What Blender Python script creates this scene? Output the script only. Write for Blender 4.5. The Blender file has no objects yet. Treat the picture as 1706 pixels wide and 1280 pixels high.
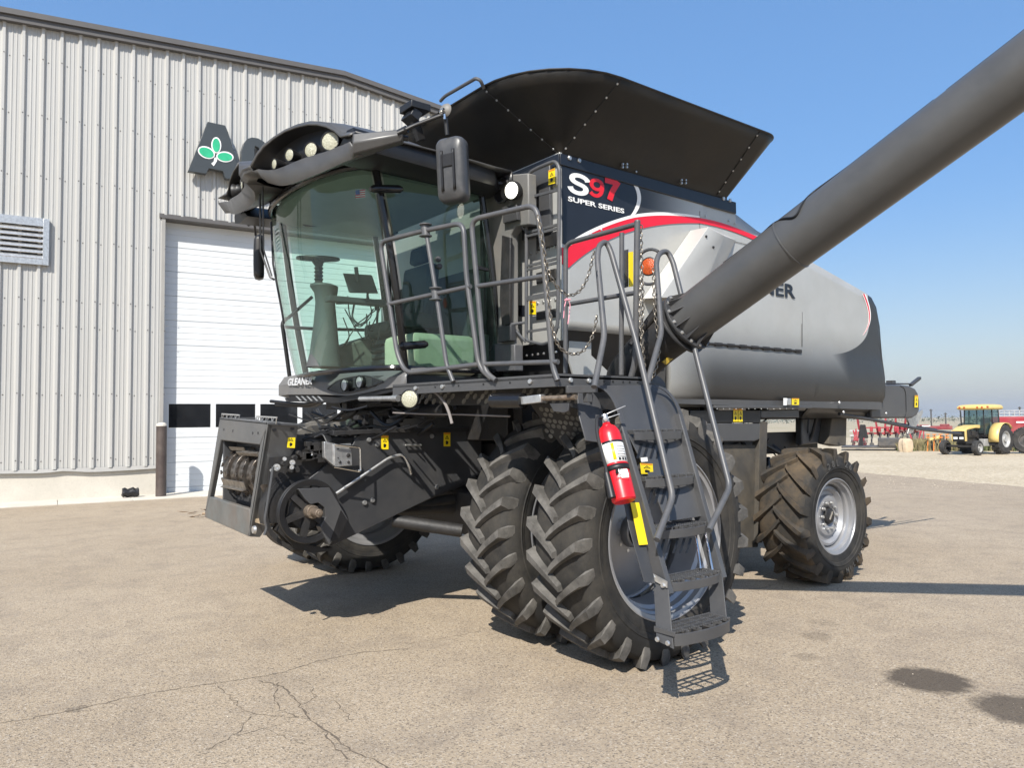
import bpy, bmesh, math, random
from mathutils import Vector as V, Matrix as M
random.seed(7)
S = bpy.context.scene
R = math.radians
PI = math.pi

# ------------------------------------------------------------------ camera
FPX, PITCH, ROLL, YAW = 1279.17, 0.04897, -0.01111, 0.91064
CAM = V((-4.44678, -6.84365, 1.7954))
_F = V((math.cos(YAW), math.sin(YAW), 0)); _R = V((math.sin(YAW), -math.cos(YAW), 0)); _U = V((0, 0, 1))
CF = _F*math.cos(PITCH)+_U*math.sin(PITCH); _u2 = _U*math.cos(PITCH)-_F*math.sin(PITCH)
CR = _R*math.cos(ROLL)+_u2*math.sin(ROLL); CU = _u2*math.cos(ROLL)-_R*math.sin(ROLL)
cd = bpy.data.cameras.new('camera'); cam = bpy.data.objects.new('camera', cd); S.collection.objects.link(cam)
cd.sensor_width = 36; cd.lens = FPX/1706*36; cd.clip_start = .05; cd.clip_end = 9000
m = M((CR, CU, -CF)).transposed().to_4x4(); m.translation = CAM; cam.matrix_world = m
S.camera = cam
# ------------------------------------------------------------------ light
SUN_AZ, SUN_EL = R(38), R(43)          # the light travels towards SUN_AZ (from +X), falling at SUN_EL
w = bpy.data.worlds.new('World'); S.world = w; w.use_nodes = True
nt = w.node_tree; nt.nodes.clear()
sky = nt.nodes.new('ShaderNodeTexSky'); sky.sky_type = 'NISHITA'; sky.sun_disc = False
sky.sun_elevation = SUN_EL
sdir = V((-math.cos(SUN_AZ), -math.sin(SUN_AZ)))          # towards the sun
sky.sun_rotation = math.atan2(sdir.x, sdir.y)
sky.altitude = 0; sky.air_density = 1.0; sky.dust_density = 2.5; sky.ozone_density = 5
bg = nt.nodes.new('ShaderNodeBackground'); bg.inputs[1].default_value = .15
wo = nt.nodes.new('ShaderNodeOutputWorld')
gm = nt.nodes.new('ShaderNodeGamma'); gm.inputs[1].default_value = .45
hs_ = nt.nodes.new('ShaderNodeHueSaturation'); hs_.inputs['Saturation'].default_value = 1.5; hs_.inputs['Value'].default_value = 1.72
nt.links.new(sky.outputs[0], gm.inputs[0]); nt.links.new(gm.outputs[0], hs_.inputs['Color']); tn_ = nt.nodes.new('ShaderNodeMix'); tn_.data_type = 'RGBA'; tn_.blend_type = 'MULTIPLY'; tn_.inputs[0].default_value = 1; 
stc = nt.nodes.new('ShaderNodeTexCoord'); ssx = nt.nodes.new('ShaderNodeSeparateXYZ'); nt.links.new(stc.outputs['Generated'], ssx.inputs[0])
smr = nt.nodes.new('ShaderNodeMapRange'); smr.inputs[1].default_value = .0; smr.inputs[2].default_value = .30; smr.interpolation_type = 'SMOOTHSTEP'; nt.links.new(ssx.outputs[2], smr.inputs[0])
tmx = nt.nodes.new('ShaderNodeMix'); tmx.data_type = 'RGBA'; tmx.inputs[6].default_value = (1.22, 1.14, 1.07, 1); tmx.inputs[7].default_value = (.74, .93, 1.16, 1); nt.links.new(smr.outputs[0], tmx.inputs[0]); nt.links.new(tmx.outputs[2], tn_.inputs[7])
nt.links.new(hs_.outputs[0], tn_.inputs[6]); nt.links.new(tn_.outputs[2], bg.inputs[0]); nt.links.new(bg.outputs[0], wo.inputs[0])
sl = bpy.data.lights.new('sun', 'SUN'); sl.energy = 5.0; sl.angle = R(.53); sl.color = (1, .95, .87)
so = bpy.data.objects.new('sun', sl); S.collection.objects.link(so)
so.rotation_euler = V((math.cos(SUN_AZ)*math.cos(SUN_EL), math.sin(SUN_AZ)*math.cos(SUN_EL), -math.sin(SUN_EL))).to_track_quat('-Z', 'Y').to_euler()
S.view_settings.view_transform = 'Standard'; S.view_settings.look = 'None'
S.view_settings.exposure = 0.56; S.view_settings.gamma = 1
S.render.engine = 'CYCLES'
S.cycles.max_bounces = 8; S.cycles.transparent_max_bounces = 12

# ------------------------------------------------------------------ helpers
def at(u, v, ax, val):
    """point of the plane ax=val that the surveyed pixel (u, v) of the photograph shows"""
    d = CF+CR*((u-853)/FPX)-CU*((v-640)/FPX); i = 'xyz'.index(ax)
    return CAM+d*((val-CAM[i])/d[i])
def onpl(u, v, p0, n):
    d = CF+CR*((u-853)/FPX)-CU*((v-640)/FPX); n = V(n)
    return CAM+d*((V(p0)-CAM).dot(n)/d.dot(n))
SPLIT = {'roof_skirt', 'lower_ladder_plate', 'hydraulic_hoses', 'feeder_chain', 'door_hinge_cover', 'tank_catches', 'corner_bracket', 'valve_blocks_and_brackets', 'control_knobs', 'chassis_rail', 'pin_ends', 'frame_side_plate', 'top_grip_strip', 'gas_spring', 'gas_strut', 'lift_cylinder', 'roof_lamp', 'platform_bolts', 'valve_cluster', 'daylight_ovals', 'extension_bolts', 'extension_seam', 'riser_slots', 'rail_bolts', 'side_rivets', 'ladder_bolts', 'shield_bolts', 'bolts', 'frame_holes', 'platform_holes', 'steering_castings', 'pivot_castings', 'seed_box', 'row_unit', 'coupler_ports', 'panel_seam', 'hopper_railing', 'rear_hose', 'door_jamb', 'grille_frame', 'wheel_nut', 'auger_seam_band', 'auger_seam_strip'}
class MB:
    def __init__(s): s.v = []; s.f = []; s.c = []
    def add(s, vs, fs):
        b = len(s.v); s.c.append((b, len(s.f), len(vs), len(fs))); s.v += [V(q) for q in vs]; s.f += [tuple(b+i for i in f) for f in fs]; return s
    def box(s, a, b, rot=None, c=None):
        a = V(a); b = V(b)
        q = [V((x, y, z)) for x in (a.x, b.x) for y in (a.y, b.y) for z in (a.z, b.z)]
        if rot is not None:
            c = (a+b)/2 if c is None else V(c); q = [c+rot@(p-c) for p in q]
        return s.add(q, [(0, 1, 3, 2), (4, 6, 7, 5), (0, 4, 5, 1), (2, 3, 7, 6), (0, 2, 6, 4), (1, 5, 7, 3)])
    def prism(s, pts, d):
        d = V(d); n = len(pts); q = [V(p) for p in pts]
        return s.add(q+[p+d for p in q], [tuple(range(n)), tuple(range(2*n-1, n-1, -1))]+[(i, i+n, (i+1) % n+n, (i+1) % n) for i in range(n)])
    def bar(s, a, b, w, h, up=(0, 0, 1)):
        a = V(a); b = V(b); d = (b-a).normalized(); x = d.cross(V(up)).normalized(); y = x.cross(d)
        q = [p+x*i*w/2+y*j*h/2 for p in (a, b) for i, j in ((-1, -1), (1, -1), (1, 1), (-1, 1))]
        return s.add(q, [(3, 2, 1, 0), (4, 5, 6, 7)]+[(i, (i+1) % 4, (i+1) % 4+4, i+4) for i in range(4)])
    def tube(s, pts, r, seg=10, fillet=0, caps=True, closed=False, fs=5):
        P = [V(p) for p in pts]
        if fillet and not closed:
            Q = [P[0]]
            for i in range(1, len(P)-1):
                a, b, c = P[i-1], P[i], P[i+1]; la, lc = (a-b).length, (c-b).length
                k = min(fillet, la*.49, lc*.49); p0 = b+(a-b)*k/la; p1 = b+(c-b)*k/lc
                for j in range(fs+1):
                    t = j/fs; Q.append(p0*(1-t)**2+b*2*t*(1-t)+p1*t*t)
            Q.append(P[-1]); P = Q
        n = len(P); rr = r if isinstance(r, (list, tuple)) else [r]*n
        ring = []; x = None
        for i in range(n):
            if closed: d = (P[(i+1) % n]-P[i-1])
            else: d = P[min(i+1, n-1)]-P[max(i-1, 0)]
            d = d.normalized() if d.length > 1e-9 else V((0, 0, 1))
            if x is None:
                x = d.orthogonal().normalized()
            x = (x-d*x.dot(d)); x = x.normalized() if x.length > 1e-6 else d.orthogonal().normalized()
            y = d.cross(x)
            ring.append([P[i]+(x*math.cos(2*PI*k/seg)+y*math.sin(2*PI*k/seg))*rr[i] for k in range(seg)])
        q = [p for g in ring for p in g]; f = []
        for i in range(n if closed else n-1):
            j = (i+1) % n
            for k in range(seg): f.append((i*seg+k, i*seg+(k+1) % seg, j*seg+(k+1) % seg, j*seg+k))
        if caps and not closed: f += [tuple(range(seg-1, -1, -1)), tuple((n-1)*seg+k for k in range(seg))]
        return s.add(q, f)
    def lathe(s, prof, c=(0, 0, 0), ax=(0, 0, 1), seg=32, close=False):
        ax = V(ax).normalized(); x = ax.orthogonal().normalized(); y = ax.cross(x); c = V(c); q = []; f = []
        n = len(prof)
        for k in range(seg):
            a = 2*PI*k/seg; rd = x*math.cos(a)+y*math.sin(a)
            for r, h in prof: q.append(c+rd*r+ax*h)
        for k in range(seg):
            k2 = (k+1) % seg
            for i in range(n if close else n-1):
                j = (i+1) % n; f.append((k*n+i, k2*n+i, k2*n+j, k*n+j))
        return s.add(q, f)
    def loft(s, rings, closed=True, caps=True):
        n = len(rings[0]); q = [p for g in rings for p in g]; f = []
        for i in range(len(rings)-1):
            for k in range(n if closed else n-1):
                k2 = (k+1) % n; f.append((i*n+k, i*n+k2, (i+1)*n+k2, (i+1)*n+k))
        if caps and closed: f += [tuple(range(n-1, -1, -1)), tuple((len(rings)-1)*n+k for k in range(n))]
        return s.add(q, f)
    def pieces(s, g=.012):
        """the separate pieces: pieces whose boxes touch belong together"""
        bx = []
        for b, fb, n, m_ in s.c:
            q = s.v[b:b+n]; bx.append([[min(p[i] for p in q)-g for i in range(3)], [max(p[i] for p in q)+g for i in range(3)]])
        par = list(range(len(bx)))
        def fd(i):
            while par[i] != i: i = par[i]
            return i
        for i in range(len(bx)):
            for j in range(i):
                if all(bx[i][0][k] < bx[j][1][k] and bx[j][0][k] < bx[i][1][k] for k in range(3)): par[fd(i)] = fd(j)
        out = {}
        for i, (b, fb, n, m_) in enumerate(s.c):
            t = out.setdefault(fd(i), MB()); o_ = len(t.v); t.v += s.v[b:b+n]; t.f += [tuple(k-b+o_ for k in f) for f in s.f[fb:fb+m_]]
        return list(out.values())
    def build(s, name, mt, parent=None, bev=0, smooth=35, thick=0, off=-1, sub=0, loc=None):
        if name in SPLIT and len(s.c) > 1 and sum(c[2] for c in s.c) == len(s.v):
            P_ = s.pieces()
            if len(P_) > 1: return [t.build(name, mt, parent, bev, smooth, thick, off, sub, loc) for t in P_][0]
        me = bpy.data.meshes.new(name); me.from_pydata([tuple(p) for p in s.v], [], s.f)
        bm = bmesh.new(); bm.from_mesh(me); bmesh.ops.recalc_face_normals(bm, faces=bm.faces); bm.to_mesh(me); bm.free()
        me.materials.append(mt)
        me.shade_smooth(); me.set_sharp_from_angle(angle=R(smooth))
        o = bpy.data.objects.new(name, me); S.collection.objects.link(o)
        if loc: o.location = loc
        if parent: o.parent = parent
        if sub: md = o.modifiers.new('sub', 'SUBSURF'); md.levels = md.render_levels = sub
        if thick: md = o.modifiers.new('thick', 'SOLIDIFY'); md.thickness = thick; md.offset = off
        if bev:
            md = o.modifiers.new('bevel', 'BEVEL'); md.width = bev; md.segments = 2; md.limit_method = 'ANGLE'; md.angle_limit = R(35); md.use_clamp_overlap = True
        return o
def rod(a, b, r, seg=10): return MB().tube([a, b], r, seg)
def bolt(mb, c, n, r=.014, h=.012):
    mb.lathe([(0, h), (r*.8, h), (r, h*.6), (r, 0)], c, n, 8)
def tag(o, label=None, cat=None, group=None, kind=None):
    if label: o['label'] = label
    if cat: o['category'] = cat
    if group: o['group'] = group
    if kind: o['kind'] = kind
    return o
def thing(name, label, cat, loc=(0, 0, 0), group=None):
    o = bpy.data.objects.new(name, None); S.collection.objects.link(o); o.location = loc; o.empty_display_size = .2
    return tag(o, label, cat, group)
def text(body, size, mt, name, parent, origin, ux, uy, bold=.0, depth=.001, shear=0, sx=1, align='LEFT', sp=1):
    c = bpy.data.curves.new(name, 'FONT'); c.body = body; c.size = size; c.offset = bold; c.extrude = depth; c.shear = shear; c.align_x = align; c.space_character = sp; c.resolution_u = 4
    t = bpy.data.objects.new(name, c); S.collection.objects.link(t)
    dg = bpy.context.evaluated_depsgraph_get(); me = bpy.data.meshes.new_from_object(t.evaluated_get(dg)); bpy.data.objects.remove(t)
    me.name = name; me.materials.clear(); me.materials.append(mt)
    o = bpy.data.objects.new(name, me); S.collection.objects.link(o)
    ux = V(ux).normalized(); uy = V(uy); uy = (uy-ux*uy.dot(ux)).normalized(); uz = ux.cross(uy)
    mm = M((ux*sx, uy, uz)).transposed().to_4x4(); mm.translation = V(origin); me.transform(mm)
    if parent: o.parent = parent
    return o
# ------------------------------------------------------------------ materials
def mat(name, col, rough=.5, metal=0, var=.15, scale=6, bump=0, bscale=60, dust=0, dustcol=(.33, .27, .2), spec=.5, coat=0, emit=None):
    m = bpy.data.materials.new(name); m.use_nodes = True; n = m.node_tree.nodes; l = m.node_tree.links
    p = n['Principled BSDF']; p.inputs['Roughness'].default_value = rough; p.inputs['Metallic'].default_value = metal
    p.inputs['Specular IOR Level'].default_value = spec
    if coat: p.inputs['Coat Weight'].default_value = coat; p.inputs['Coat Roughness'].default_value = .12
    tc = n.new('ShaderNodeTexCoord')
    nz = n.new('ShaderNodeTexNoise'); nz.inputs['Scale'].default_value = scale; nz.inputs['Detail'].default_value = 6; nz.inputs['Roughness'].default_value = .6
    l.new(tc.outputs['Object'], nz.inputs[0])
    mx = n.new('ShaderNodeMix'); mx.data_type = 'RGBA'
    mx.inputs[6].default_value = (*[c*(1-var) for c in col], 1); mx.inputs[7].default_value = (*[min(1, c*(1+var)) for c in col], 1)
    mr = n.new('ShaderNodeMapRange'); mr.inputs[1].default_value = .3; mr.inputs[2].default_value = .7
    l.new(nz.outputs[0], mr.inputs[0]); l.new(mr.outputs[0], mx.inputs[0]); out = mx.outputs[2]
    if dust:
        n2 = n.new('ShaderNodeTexNoise'); n2.inputs['Scale'].default_value = scale*.45; n2.inputs['Detail'].default_value = 8; n2.inputs['Roughness'].default_value = .72
        l.new(tc.outputs['Object'], n2.inputs[0])
        r2 = n.new('ShaderNodeMapRange'); r2.inputs[1].default_value = .42; r2.inputs[2].default_value = .72; r2.inputs[4].default_value = dust
        l.new(n2.outputs[0], r2.inputs[0])
        m2 = n.new('ShaderNodeMix'); m2.data_type = 'RGBA'; m2.inputs[7].default_value = (*dustcol, 1)
        l.new(r2.outputs[0], m2.inputs[0]); l.new(out, m2.inputs[6]); out = m2.outputs[2]
        r3 = n.new('ShaderNodeMapRange'); r3.inputs[3].default_value = rough; r3.inputs[4].default_value = min(1, rough+.35)
        l.new(r2.outputs[0], r3.inputs[0]); l.new(r3.outputs[0], p.inputs['Roughness'])
    l.new(out, p.inputs['Base Color'])
    if bump:
        n3 = n.new('ShaderNodeTexNoise'); n3.inputs['Scale'].default_value = bscale; n3.inputs['Detail'].default_value = 4
        l.new(tc.outputs['Object'], n3.inputs[0])
        b = n.new('ShaderNodeBump'); b.inputs['Strength'].default_value = bump; b.inputs['Distance'].default_value = .01
        l.new(n3.outputs[0], b.inputs['Height']); l.new(b.outputs[0], p.inputs['Normal'])
    if emit: p.inputs['Emission Color'].default_value = (*emit[0], 1); p.inputs['Emission Strength'].default_value = emit[1]
    return m
def glass(name, tint, refl=1.45, base=.0, bcol=(.02, .05, .04)):
    m = bpy.data.materials.new(name); m.use_nodes = True; n = m.node_tree.nodes; l = m.node_tree.links
    n.remove(n['Principled BSDF']); o = n['Material Output']
    t = n.new('ShaderNodeBsdfTransparent'); t.inputs[0].default_value = (*tint, 1)
    g = n.new('ShaderNodeBsdfGlossy'); g.inputs['Roughness'].default_value = .02
    d = n.new('ShaderNodeBsdfDiffuse'); d.inputs[0].default_value = (*bcol, 1)
    lw = n.new('ShaderNodeLayerWeight'); lw.inputs[0].default_value = .5
    pw = n.new('ShaderNodeMath'); pw.operation = 'POWER'; l.new(lw.outputs['Facing'], pw.inputs[0]); pw.inputs[1].default_value = 4.5
    f = n.new('ShaderNodeMath'); f.operation = 'MULTIPLY_ADD'; l.new(pw.outputs[0], f.inputs[0]); f.inputs[1].default_value = .9; f.inputs[2].default_value = .055
    mx = n.new('ShaderNodeMixShader'); mx.inputs[0].default_value = base; l.new(t.outputs[0], mx.inputs[1]); l.new(d.outputs[0], mx.inputs[2])
    m2 = n.new('ShaderNodeMixShader'); l.new(f.outputs[0], m2.inputs[0]); l.new(mx.outputs[0], m2.inputs[1]); l.new(g.outputs[0], m2.inputs[2])
    l.new(m2.outputs[0], o.inputs[0]); return m
CHAR = mat('charcoal paint', (.036, .037, .040), .46, 0, .12, 5, dust=.25, dustcol=(.12, .11, .095), bump=.05, bscale=220)
CHARL = mat('charcoal panel paint', (.056, .057, .060), .36, 0, .08, 3, dust=.22, dustcol=(.15, .14, .125))
RAIL = mat('handrail paint', (.070, .072, .077), .42, 0, .12, 9, dust=.25, dustcol=(.2, .18, .16))
BLK = mat('black plastic', (.008, .008, .009), .45, 0, .2, 8, dust=.1, dustcol=(.1, .09, .08))
BLKG = mat('gloss black trim', (.01, .01, .011), .15)
DARKM = mat('dark machinery', (.014, .014, .015), .55, .0, .4, 9, dust=.3, dustcol=(.07, .058, .045), bump=.3, bscale=40)
TANKB = mat('black tank extension', (.007, .0065, .006), .42, 0, .35, 2.5, dust=.4, dustcol=(.05, .037, .022), bump=.06, bscale=30, spec=.35)
SILV = mat('silver paint', (.42, .42, .40), .32, .3, .06, 3, dust=.22, dustcol=(.30, .27, .23), bump=.5, bscale=1.6)
STEEL = mat('galvanised steel', (.55, .55, .54), .35, .8, .2, 20)
CHROME = mat('bright steel', (.75, .75, .74), .18, 1, .1, 20)
ZINC = mat('zinc chain', (.24, .215, .18), .4, .8, .3, 40)
RUST = mat('bare worn steel', (.22, .18, .14), .5, .6, .5, 30, dust=.4, dustcol=(.16, .09, .05))
RIMM = mat('silver wheel paint', (.30, .305, .32), .36, .45, .06, 5, dust=.2, dustcol=(.4, .36, .3))
RED = mat('red paint', (.62, .012, .02), .32, 0, .08, 8)
REDS = mat('red stripe', (.66, .01, .03), .35, 0, .04, 8)
WHITE = mat('white decal', (.78, .78, .76), .4, 0, .03, 8)
NAVY = mat('black decal', (.010, .012, .017), .3, 0, .1, 4, dust=.05, dustcol=(.1, .1, .1))
YEL = mat('yellow decal', (.80, .60, .01), .45, 0, .05, 8)
ORNG = mat('orange reflector', (.42, .07, .012), .25, 0, .3, 60, bump=.6, bscale=90)
LENS = mat('lamp lens', (.40, .39, .29), .18, 0, .25, 90, bump=.8, bscale=120, coat=.6)
LIT = mat('lit lamp', (.9, .88, .75), .3, emit=((1, .96, .78), 2.6))
PINK = mat('pink ribbon', (.75, .32, .38), .6)
INT = mat('cab interior grey', (.07, .073, .073), .7, 0, .1, 6)
INTD = mat('cab interior dark', (.05, .052, .055), .7, 0, .1, 6)
CREAM = mat('cream seat and paper', (.50, .49, .36), .7, 0, .08, 9)
GLS = glass('tinted cab glass', (.72, .90, .83), 1.5, .05, (.16, .25, .21))
GLSD = glass('tinted door glass', (.52, .68, .62), 1.5, .05, (.06, .10, .085))
MIRR = mat('mirror glass', (.8, .85, .9), .03, 1, 0)
TYRE = mat('tyre rubber', (.019, .0185, .018), .72, 0, .25, 6, dust=.6, dustcol=(.085, .075, .06), bump=.25, bscale=120, spec=.3)
TYREW = mat('dusty lug rubber', (.070, .066, .060), .8, 0, .25, 9, dust=.85, dustcol=(.20, .188, .17), bump=.4, bscale=150, spec=.3)
TYREM = mat('muddy tyre rubber', (.035, .032, .028), .8, 0, .3, 5, dust=.85, dustcol=(.15, .105, .06), bump=.35, bscale=90, spec=.3)
SIDEW = mat('sidewall lettering', (.06, .058, .055), .75, 0, .2, 9)
# ================================================================== GROUND
def ground_mat(name, kind):
    m = bpy.data.materials.new(name); m.use_nodes = True; n = m.node_tree.nodes; l = m.node_tree.links
    p = n['Principled BSDF']; p.inputs['Roughness'].default_value = .88; p.inputs['Specular IOR Level'].default_value = .25
    tc = n.new('ShaderNodeTexCoord'); co = tc.outputs['Object']
    def noise(sc, det=5, ro=.6, vec=None, dist=0):
        q = n.new('ShaderNodeTexNoise'); q.inputs['Scale'].default_value = sc; q.inputs['Detail'].default_value = det; q.inputs['Roughness'].default_value = ro; q.inputs['Distortion'].default_value = dist
        l.new(vec or co, q.inputs[0]); return q.outputs[0]
    def ramp(x, a, b, c=0, d=1):
        q = n.new('ShaderNodeMapRange'); q.inputs[1].default_value = a; q.inputs[2].default_value = b; q.inputs[3].default_value = c; q.inputs[4].default_value = d; l.new(x, q.inputs[0]); return q.outputs[0]
    def mix(f, a, b, mode='MIX'):
        q = n.new('ShaderNodeMix'); q.data_type = 'RGBA'; q.blend_type = mode
        if isinstance(f, float): q.inputs[0].default_value = f
        else: l.new(f, q.inputs[0])
        for i, x in ((6, a), (7, b)):
            if isinstance(x, tuple): q.inputs[i].default_value = (*x, 1)
            else: l.new(x, q.inputs[i])
        return q.outputs[2]
    def math_(op, a, b):
        q = n.new('ShaderNodeMath'); q.operation = op
        for i, x in ((0, a), (1, b)):
            if isinstance(x, (int, float)): q.inputs[i].default_value = x
            else: l.new(x, q.inputs[i])
        return q.outputs[0]
    if kind == 'asphalt':
        big = ramp(noise(.35, 4, .6), .3, .7)
        c = mix(big, (.345, .273, .190), (.415, .336, .242))
        sp = n.new('ShaderNodeTexVoronoi'); sp.inputs['Scale'].default_value = 105; l.new(co, sp.inputs[0])
        sep = n.new('ShaderNodeSeparateColor'); l.new(sp.outputs['Color'], sep.inputs[0])
        c = mix(ramp(sep.outputs[0], .72, .96, 0, .6), c, (.52, .46, .38))
        c = mix(ramp(sep.outputs[1], .75, .95, 0, .75), c, (.10, .082, .066))
        c = mix(ramp(noise(38, 3, .7), .4, .68, 0, .35), c, (.12, .10, .08))
        med = ramp(noise(2.2, 6, .7), .46, .72, 0, .45); c = mix(med, c, (.17, .14, .115))
        # cracks: thin edges of large warped cells, broken up
        wv = n.new('ShaderNodeTexNoise'); wv.inputs['Scale'].default_value = 1.6; wv.inputs['Detail'].default_value = 7; wv.inputs['Roughness'].default_value = .65; l.new(co, wv.inputs[0])
        vm = n.new('ShaderNodeMix'); vm.data_type = 'VECTOR'; vm.inputs[0].default_value = .3; l.new(co, vm.inputs[4]); l.new(wv.outputs[1], vm.inputs[5])
        for sc, wd, lo in ((.55, .0035, .56), (3.5, .009, .66)):
            vo = n.new('ShaderNodeTexVoronoi'); vo.feature = 'DISTANCE_TO_EDGE'; vo.inputs['Scale'].default_value = sc; l.new(vm.outputs[1], vo.inputs[0])
            e = ramp(vo.outputs[0], 0, wd, 1, 0); k = ramp(noise(.5, 3), lo, lo+.08, 0, .8)
            c = mix(math_('MULTIPLY', e, k), c, (.055, .045, .038))
        # oil stains where vehicles stood
        sx = n.new('ShaderNodeSeparateXYZ'); l.new(co, sx.inputs[0])
        dn = noise(9, 5, .7)
        for (x, y, r, st) in ((1.05, -4.36, .27, .86), (.93, -4.97, .28, .8), (1.45, -3.3, .12, .3), (1.9, -3.1, .12, .2), (.9, -3.55, .1, .3), (-3.6, -1.2, .06, .4)):
            dx = math_('SUBTRACT', sx.outputs[0], x); dy = math_('SUBTRACT', sx.outputs[1], y)
            d = math_('SQRT', math_('ADD', math_('MULTIPLY', dx, dx), math_('MULTIPLY', dy, dy)), 0)
            d = math_('ADD', d, math_('MULTIPLY', math_('SUBTRACT', dn, .5), .22))
            c = mix(ramp(d, r*.8, r*1.12, st, 0), c, (.06, .048, .038))
        hgt = math_('ADD', math_('MULTIPLY', sp.outputs[0], .8), noise(60, 3))
        bs, bd = .55, .006
    elif kind == 'gravel':
        sp = n.new('ShaderNodeTexVoronoi'); sp.inputs['Scale'].default_value = 16; l.new(co, sp.inputs[0])
        sep = n.new('ShaderNodeSeparateColor'); l.new(sp.outputs['Color'], sep.inputs[0])
        c = mix(ramp(noise(.3, 5), .35, .7), (.42, .345, .235), (.52, .435, .31))
        c = mix(ramp(sep.outputs[0], .3, 1, 0, .6), c, (.66, .585, .45)); c = mix(ramp(noise(5, 8, .8), .48, .66, 0, .7), c, (.26, .205, .145))
        hgt = math_('ADD', sp.outputs[0], noise(8, 6)); bs, bd = .8, .04
    elif kind == 'dirt':
        c = mix(ramp(noise(.12, 8, .7), .35, .68), (.42, .35, .26), (.27, .24, .14)); hgt = noise(3, 8); bs, bd = .6, .05
    else:
        c = mix(ramp(noise(1.2, 8, .7), .3, .75), (.58, .54, .47), (.46, .43, .37)); c = mix(ramp(noise(30, 4, .7), .5, .75, 0, .4), c, (.34, .31, .27)); hgt = noise(90, 4); bs, bd = .3, .004
    l.new(c, p.inputs['Base Color'])
    b = n.new('ShaderNodeBump'); b.inputs['Strength'].default_value = bs; b.inputs['Distance'].default_value = bd
    l.new(hgt, b.inputs['Height']); l.new(b.outputs[0], p.inputs['Normal'])
    return m
def sheet(name, pts, z, m, kind='structure'):
    return tag(MB().add([(x, y, z) for x, y in pts], [tuple(range(len(pts)))]).build(name, m), kind=kind)
sheet('ground', [(-4000, -4000), (4000, -4000), (4000, 4000), (-4000, 4000)], -.012, ground_mat('dry earth', 'dirt'))
rg = random.Random(3)
edge = [(5, -32), (12.6, -12), (17.67, .64), (19.7, 5.53), (20.92, 7.32), (24.5, 13), (27, 17)]
def wob(pts, amp, n=14):
    o = []
    for (a, b), (c, d) in zip(pts, pts[1:]):
        for k in range(n):
            t = k/n; o.append((a+(c-a)*t+rg.uniform(-amp, amp), b+(d-b)*t+rg.uniform(-amp, amp)))
    return o+[pts[-1]]
we = wob(edge, .12)
sheet('gravel_ground', [(5, -32)]+[(x-.4, y+.1) for x, y in we[1:]]+[(27, 40), (62, 40), (62, -60), (0, -60)], -.004, ground_mat('pale gravel', 'gravel'))
ASP = ground_mat('weathered asphalt', 'asphalt')
sheet('pavement', [(-40, -40), (2, -40)]+we+[(27, 14.2), (-40, 17.5)], .0, ASP)
# ================================================================== BUILDING
BA = R(-6.5); BE = V((math.cos(BA), math.sin(BA), 0)); BN = V((-math.sin(BA), math.cos(BA), 0)); B0 = V((.44, 14.45, 0))
def bl(s, d, z): return B0+BE*s+BN*d+V((0, 0, z))       # s along the wall, d behind its face
def bs(u, v, d=0):
    p = onpl(u, v, B0+BN*d, BN)-B0; return p.dot(BE), p.z
WALLM = mat('light grey ribbed steel', (.435, .43, .41), .42, .1, .06, 2, dust=.14, dustcol=(.36, .34, .30))
_n = WALLM.node_tree.nodes; _mp = _n.new('ShaderNodeMapping'); _mp.inputs['Scale'].default_value = (2.2, 2.2, .10)
_tc = [q for q in _n if q.type == 'TEX_COORD'][0]; WALLM.node_tree.links.new(_tc.outputs['Object'], _mp.inputs[0])
for q in _n:
    if q.type == 'TEX_NOISE': WALLM.node_tree.links.new(_mp.outputs[0], q.inputs[0])
TRIM = mat('taupe trim', (.095, .09, .087), .5, 0, .06, 3)
JAMB = mat('grey door trim', (.30, .29, .27), .5, 0, .06, 3)
CONC = ground_mat('concrete', 'concrete')
DOORM = mat('white door paint', (.60, .62, .63), .45, 0, .03, 2, dust=.08, dustcol=(.6, .57, .5))
bld = thing('building', 'large light grey ribbed metal building with taupe roof trim and white overhead door', 'building', bl(0, 0, 0))
def bpar(o): o.parent = bld; o.matrix_parent_inverse = M.Translation(-bld.location); return o
ds0 = bs(269, 400)[0]; dz1 = 7.31; ds1 = ds0+8.6          # door opening
sp_ = .40; ph = bs(45, 60)[0]
pk = bs(570, 130)
def roofz(s): return pk[1]-.12+(-.047*(pk[0]-s) if s < pk[0] else -.122*(s-pk[0]))
prof = [(0, 0), (.075, 0), (.085, -.012), (.105, -.012), (.115, 0), (.165, 0), (.175, -.012), (.195, -.012), (.205, 0), (.262, 0), (.300, -.058), (.355, -.058), (.392, 0)]
mb = MB(); L = []
k0 = int((-16-ph)/sp_); k1 = int((13-ph)/sp_)
for k in range(k0, k1):
    for a, d in prof: L.append((ph+.012+k*sp_+a-.4, d))
for (s0, d0), (s1, d1) in zip(L, L[1:]):
    sm = (s0+s1)/2; zb = .76 if sm < ds0 or sm > ds1 else dz1
    b = len(mb.v); mb.v += [bl(s0, d0, zb), bl(s1, d1, zb), bl(s1, d1, roofz(s1)), bl(s0, d0, roofz(s0))]; mb.f.append((b, b+1, b+2, b+3))
o = bpar(mb.build('wall', WALLM, None, smooth=10))
mb = MB()
for k in range(k0, k1):                              # screw heads
    s = ph+.012+k*sp_-.4
    for zz in (1.0, 2.6, 4.25, 4.9, 6.4, 7.9, 9.4, 10.8):
        if ds0 < s < ds1 and zz < 7.4: continue
        bolt(mb, bl(s+.33, -.059, zz), -BN, .016, .006); bolt(mb, bl(s+.045, -.001, zz-.04), -BN, .016, .006)
bpar(mb.build('panel_screws', TRIM))
mb = MB()                                            # roof edge trim, two stepped runs
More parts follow.
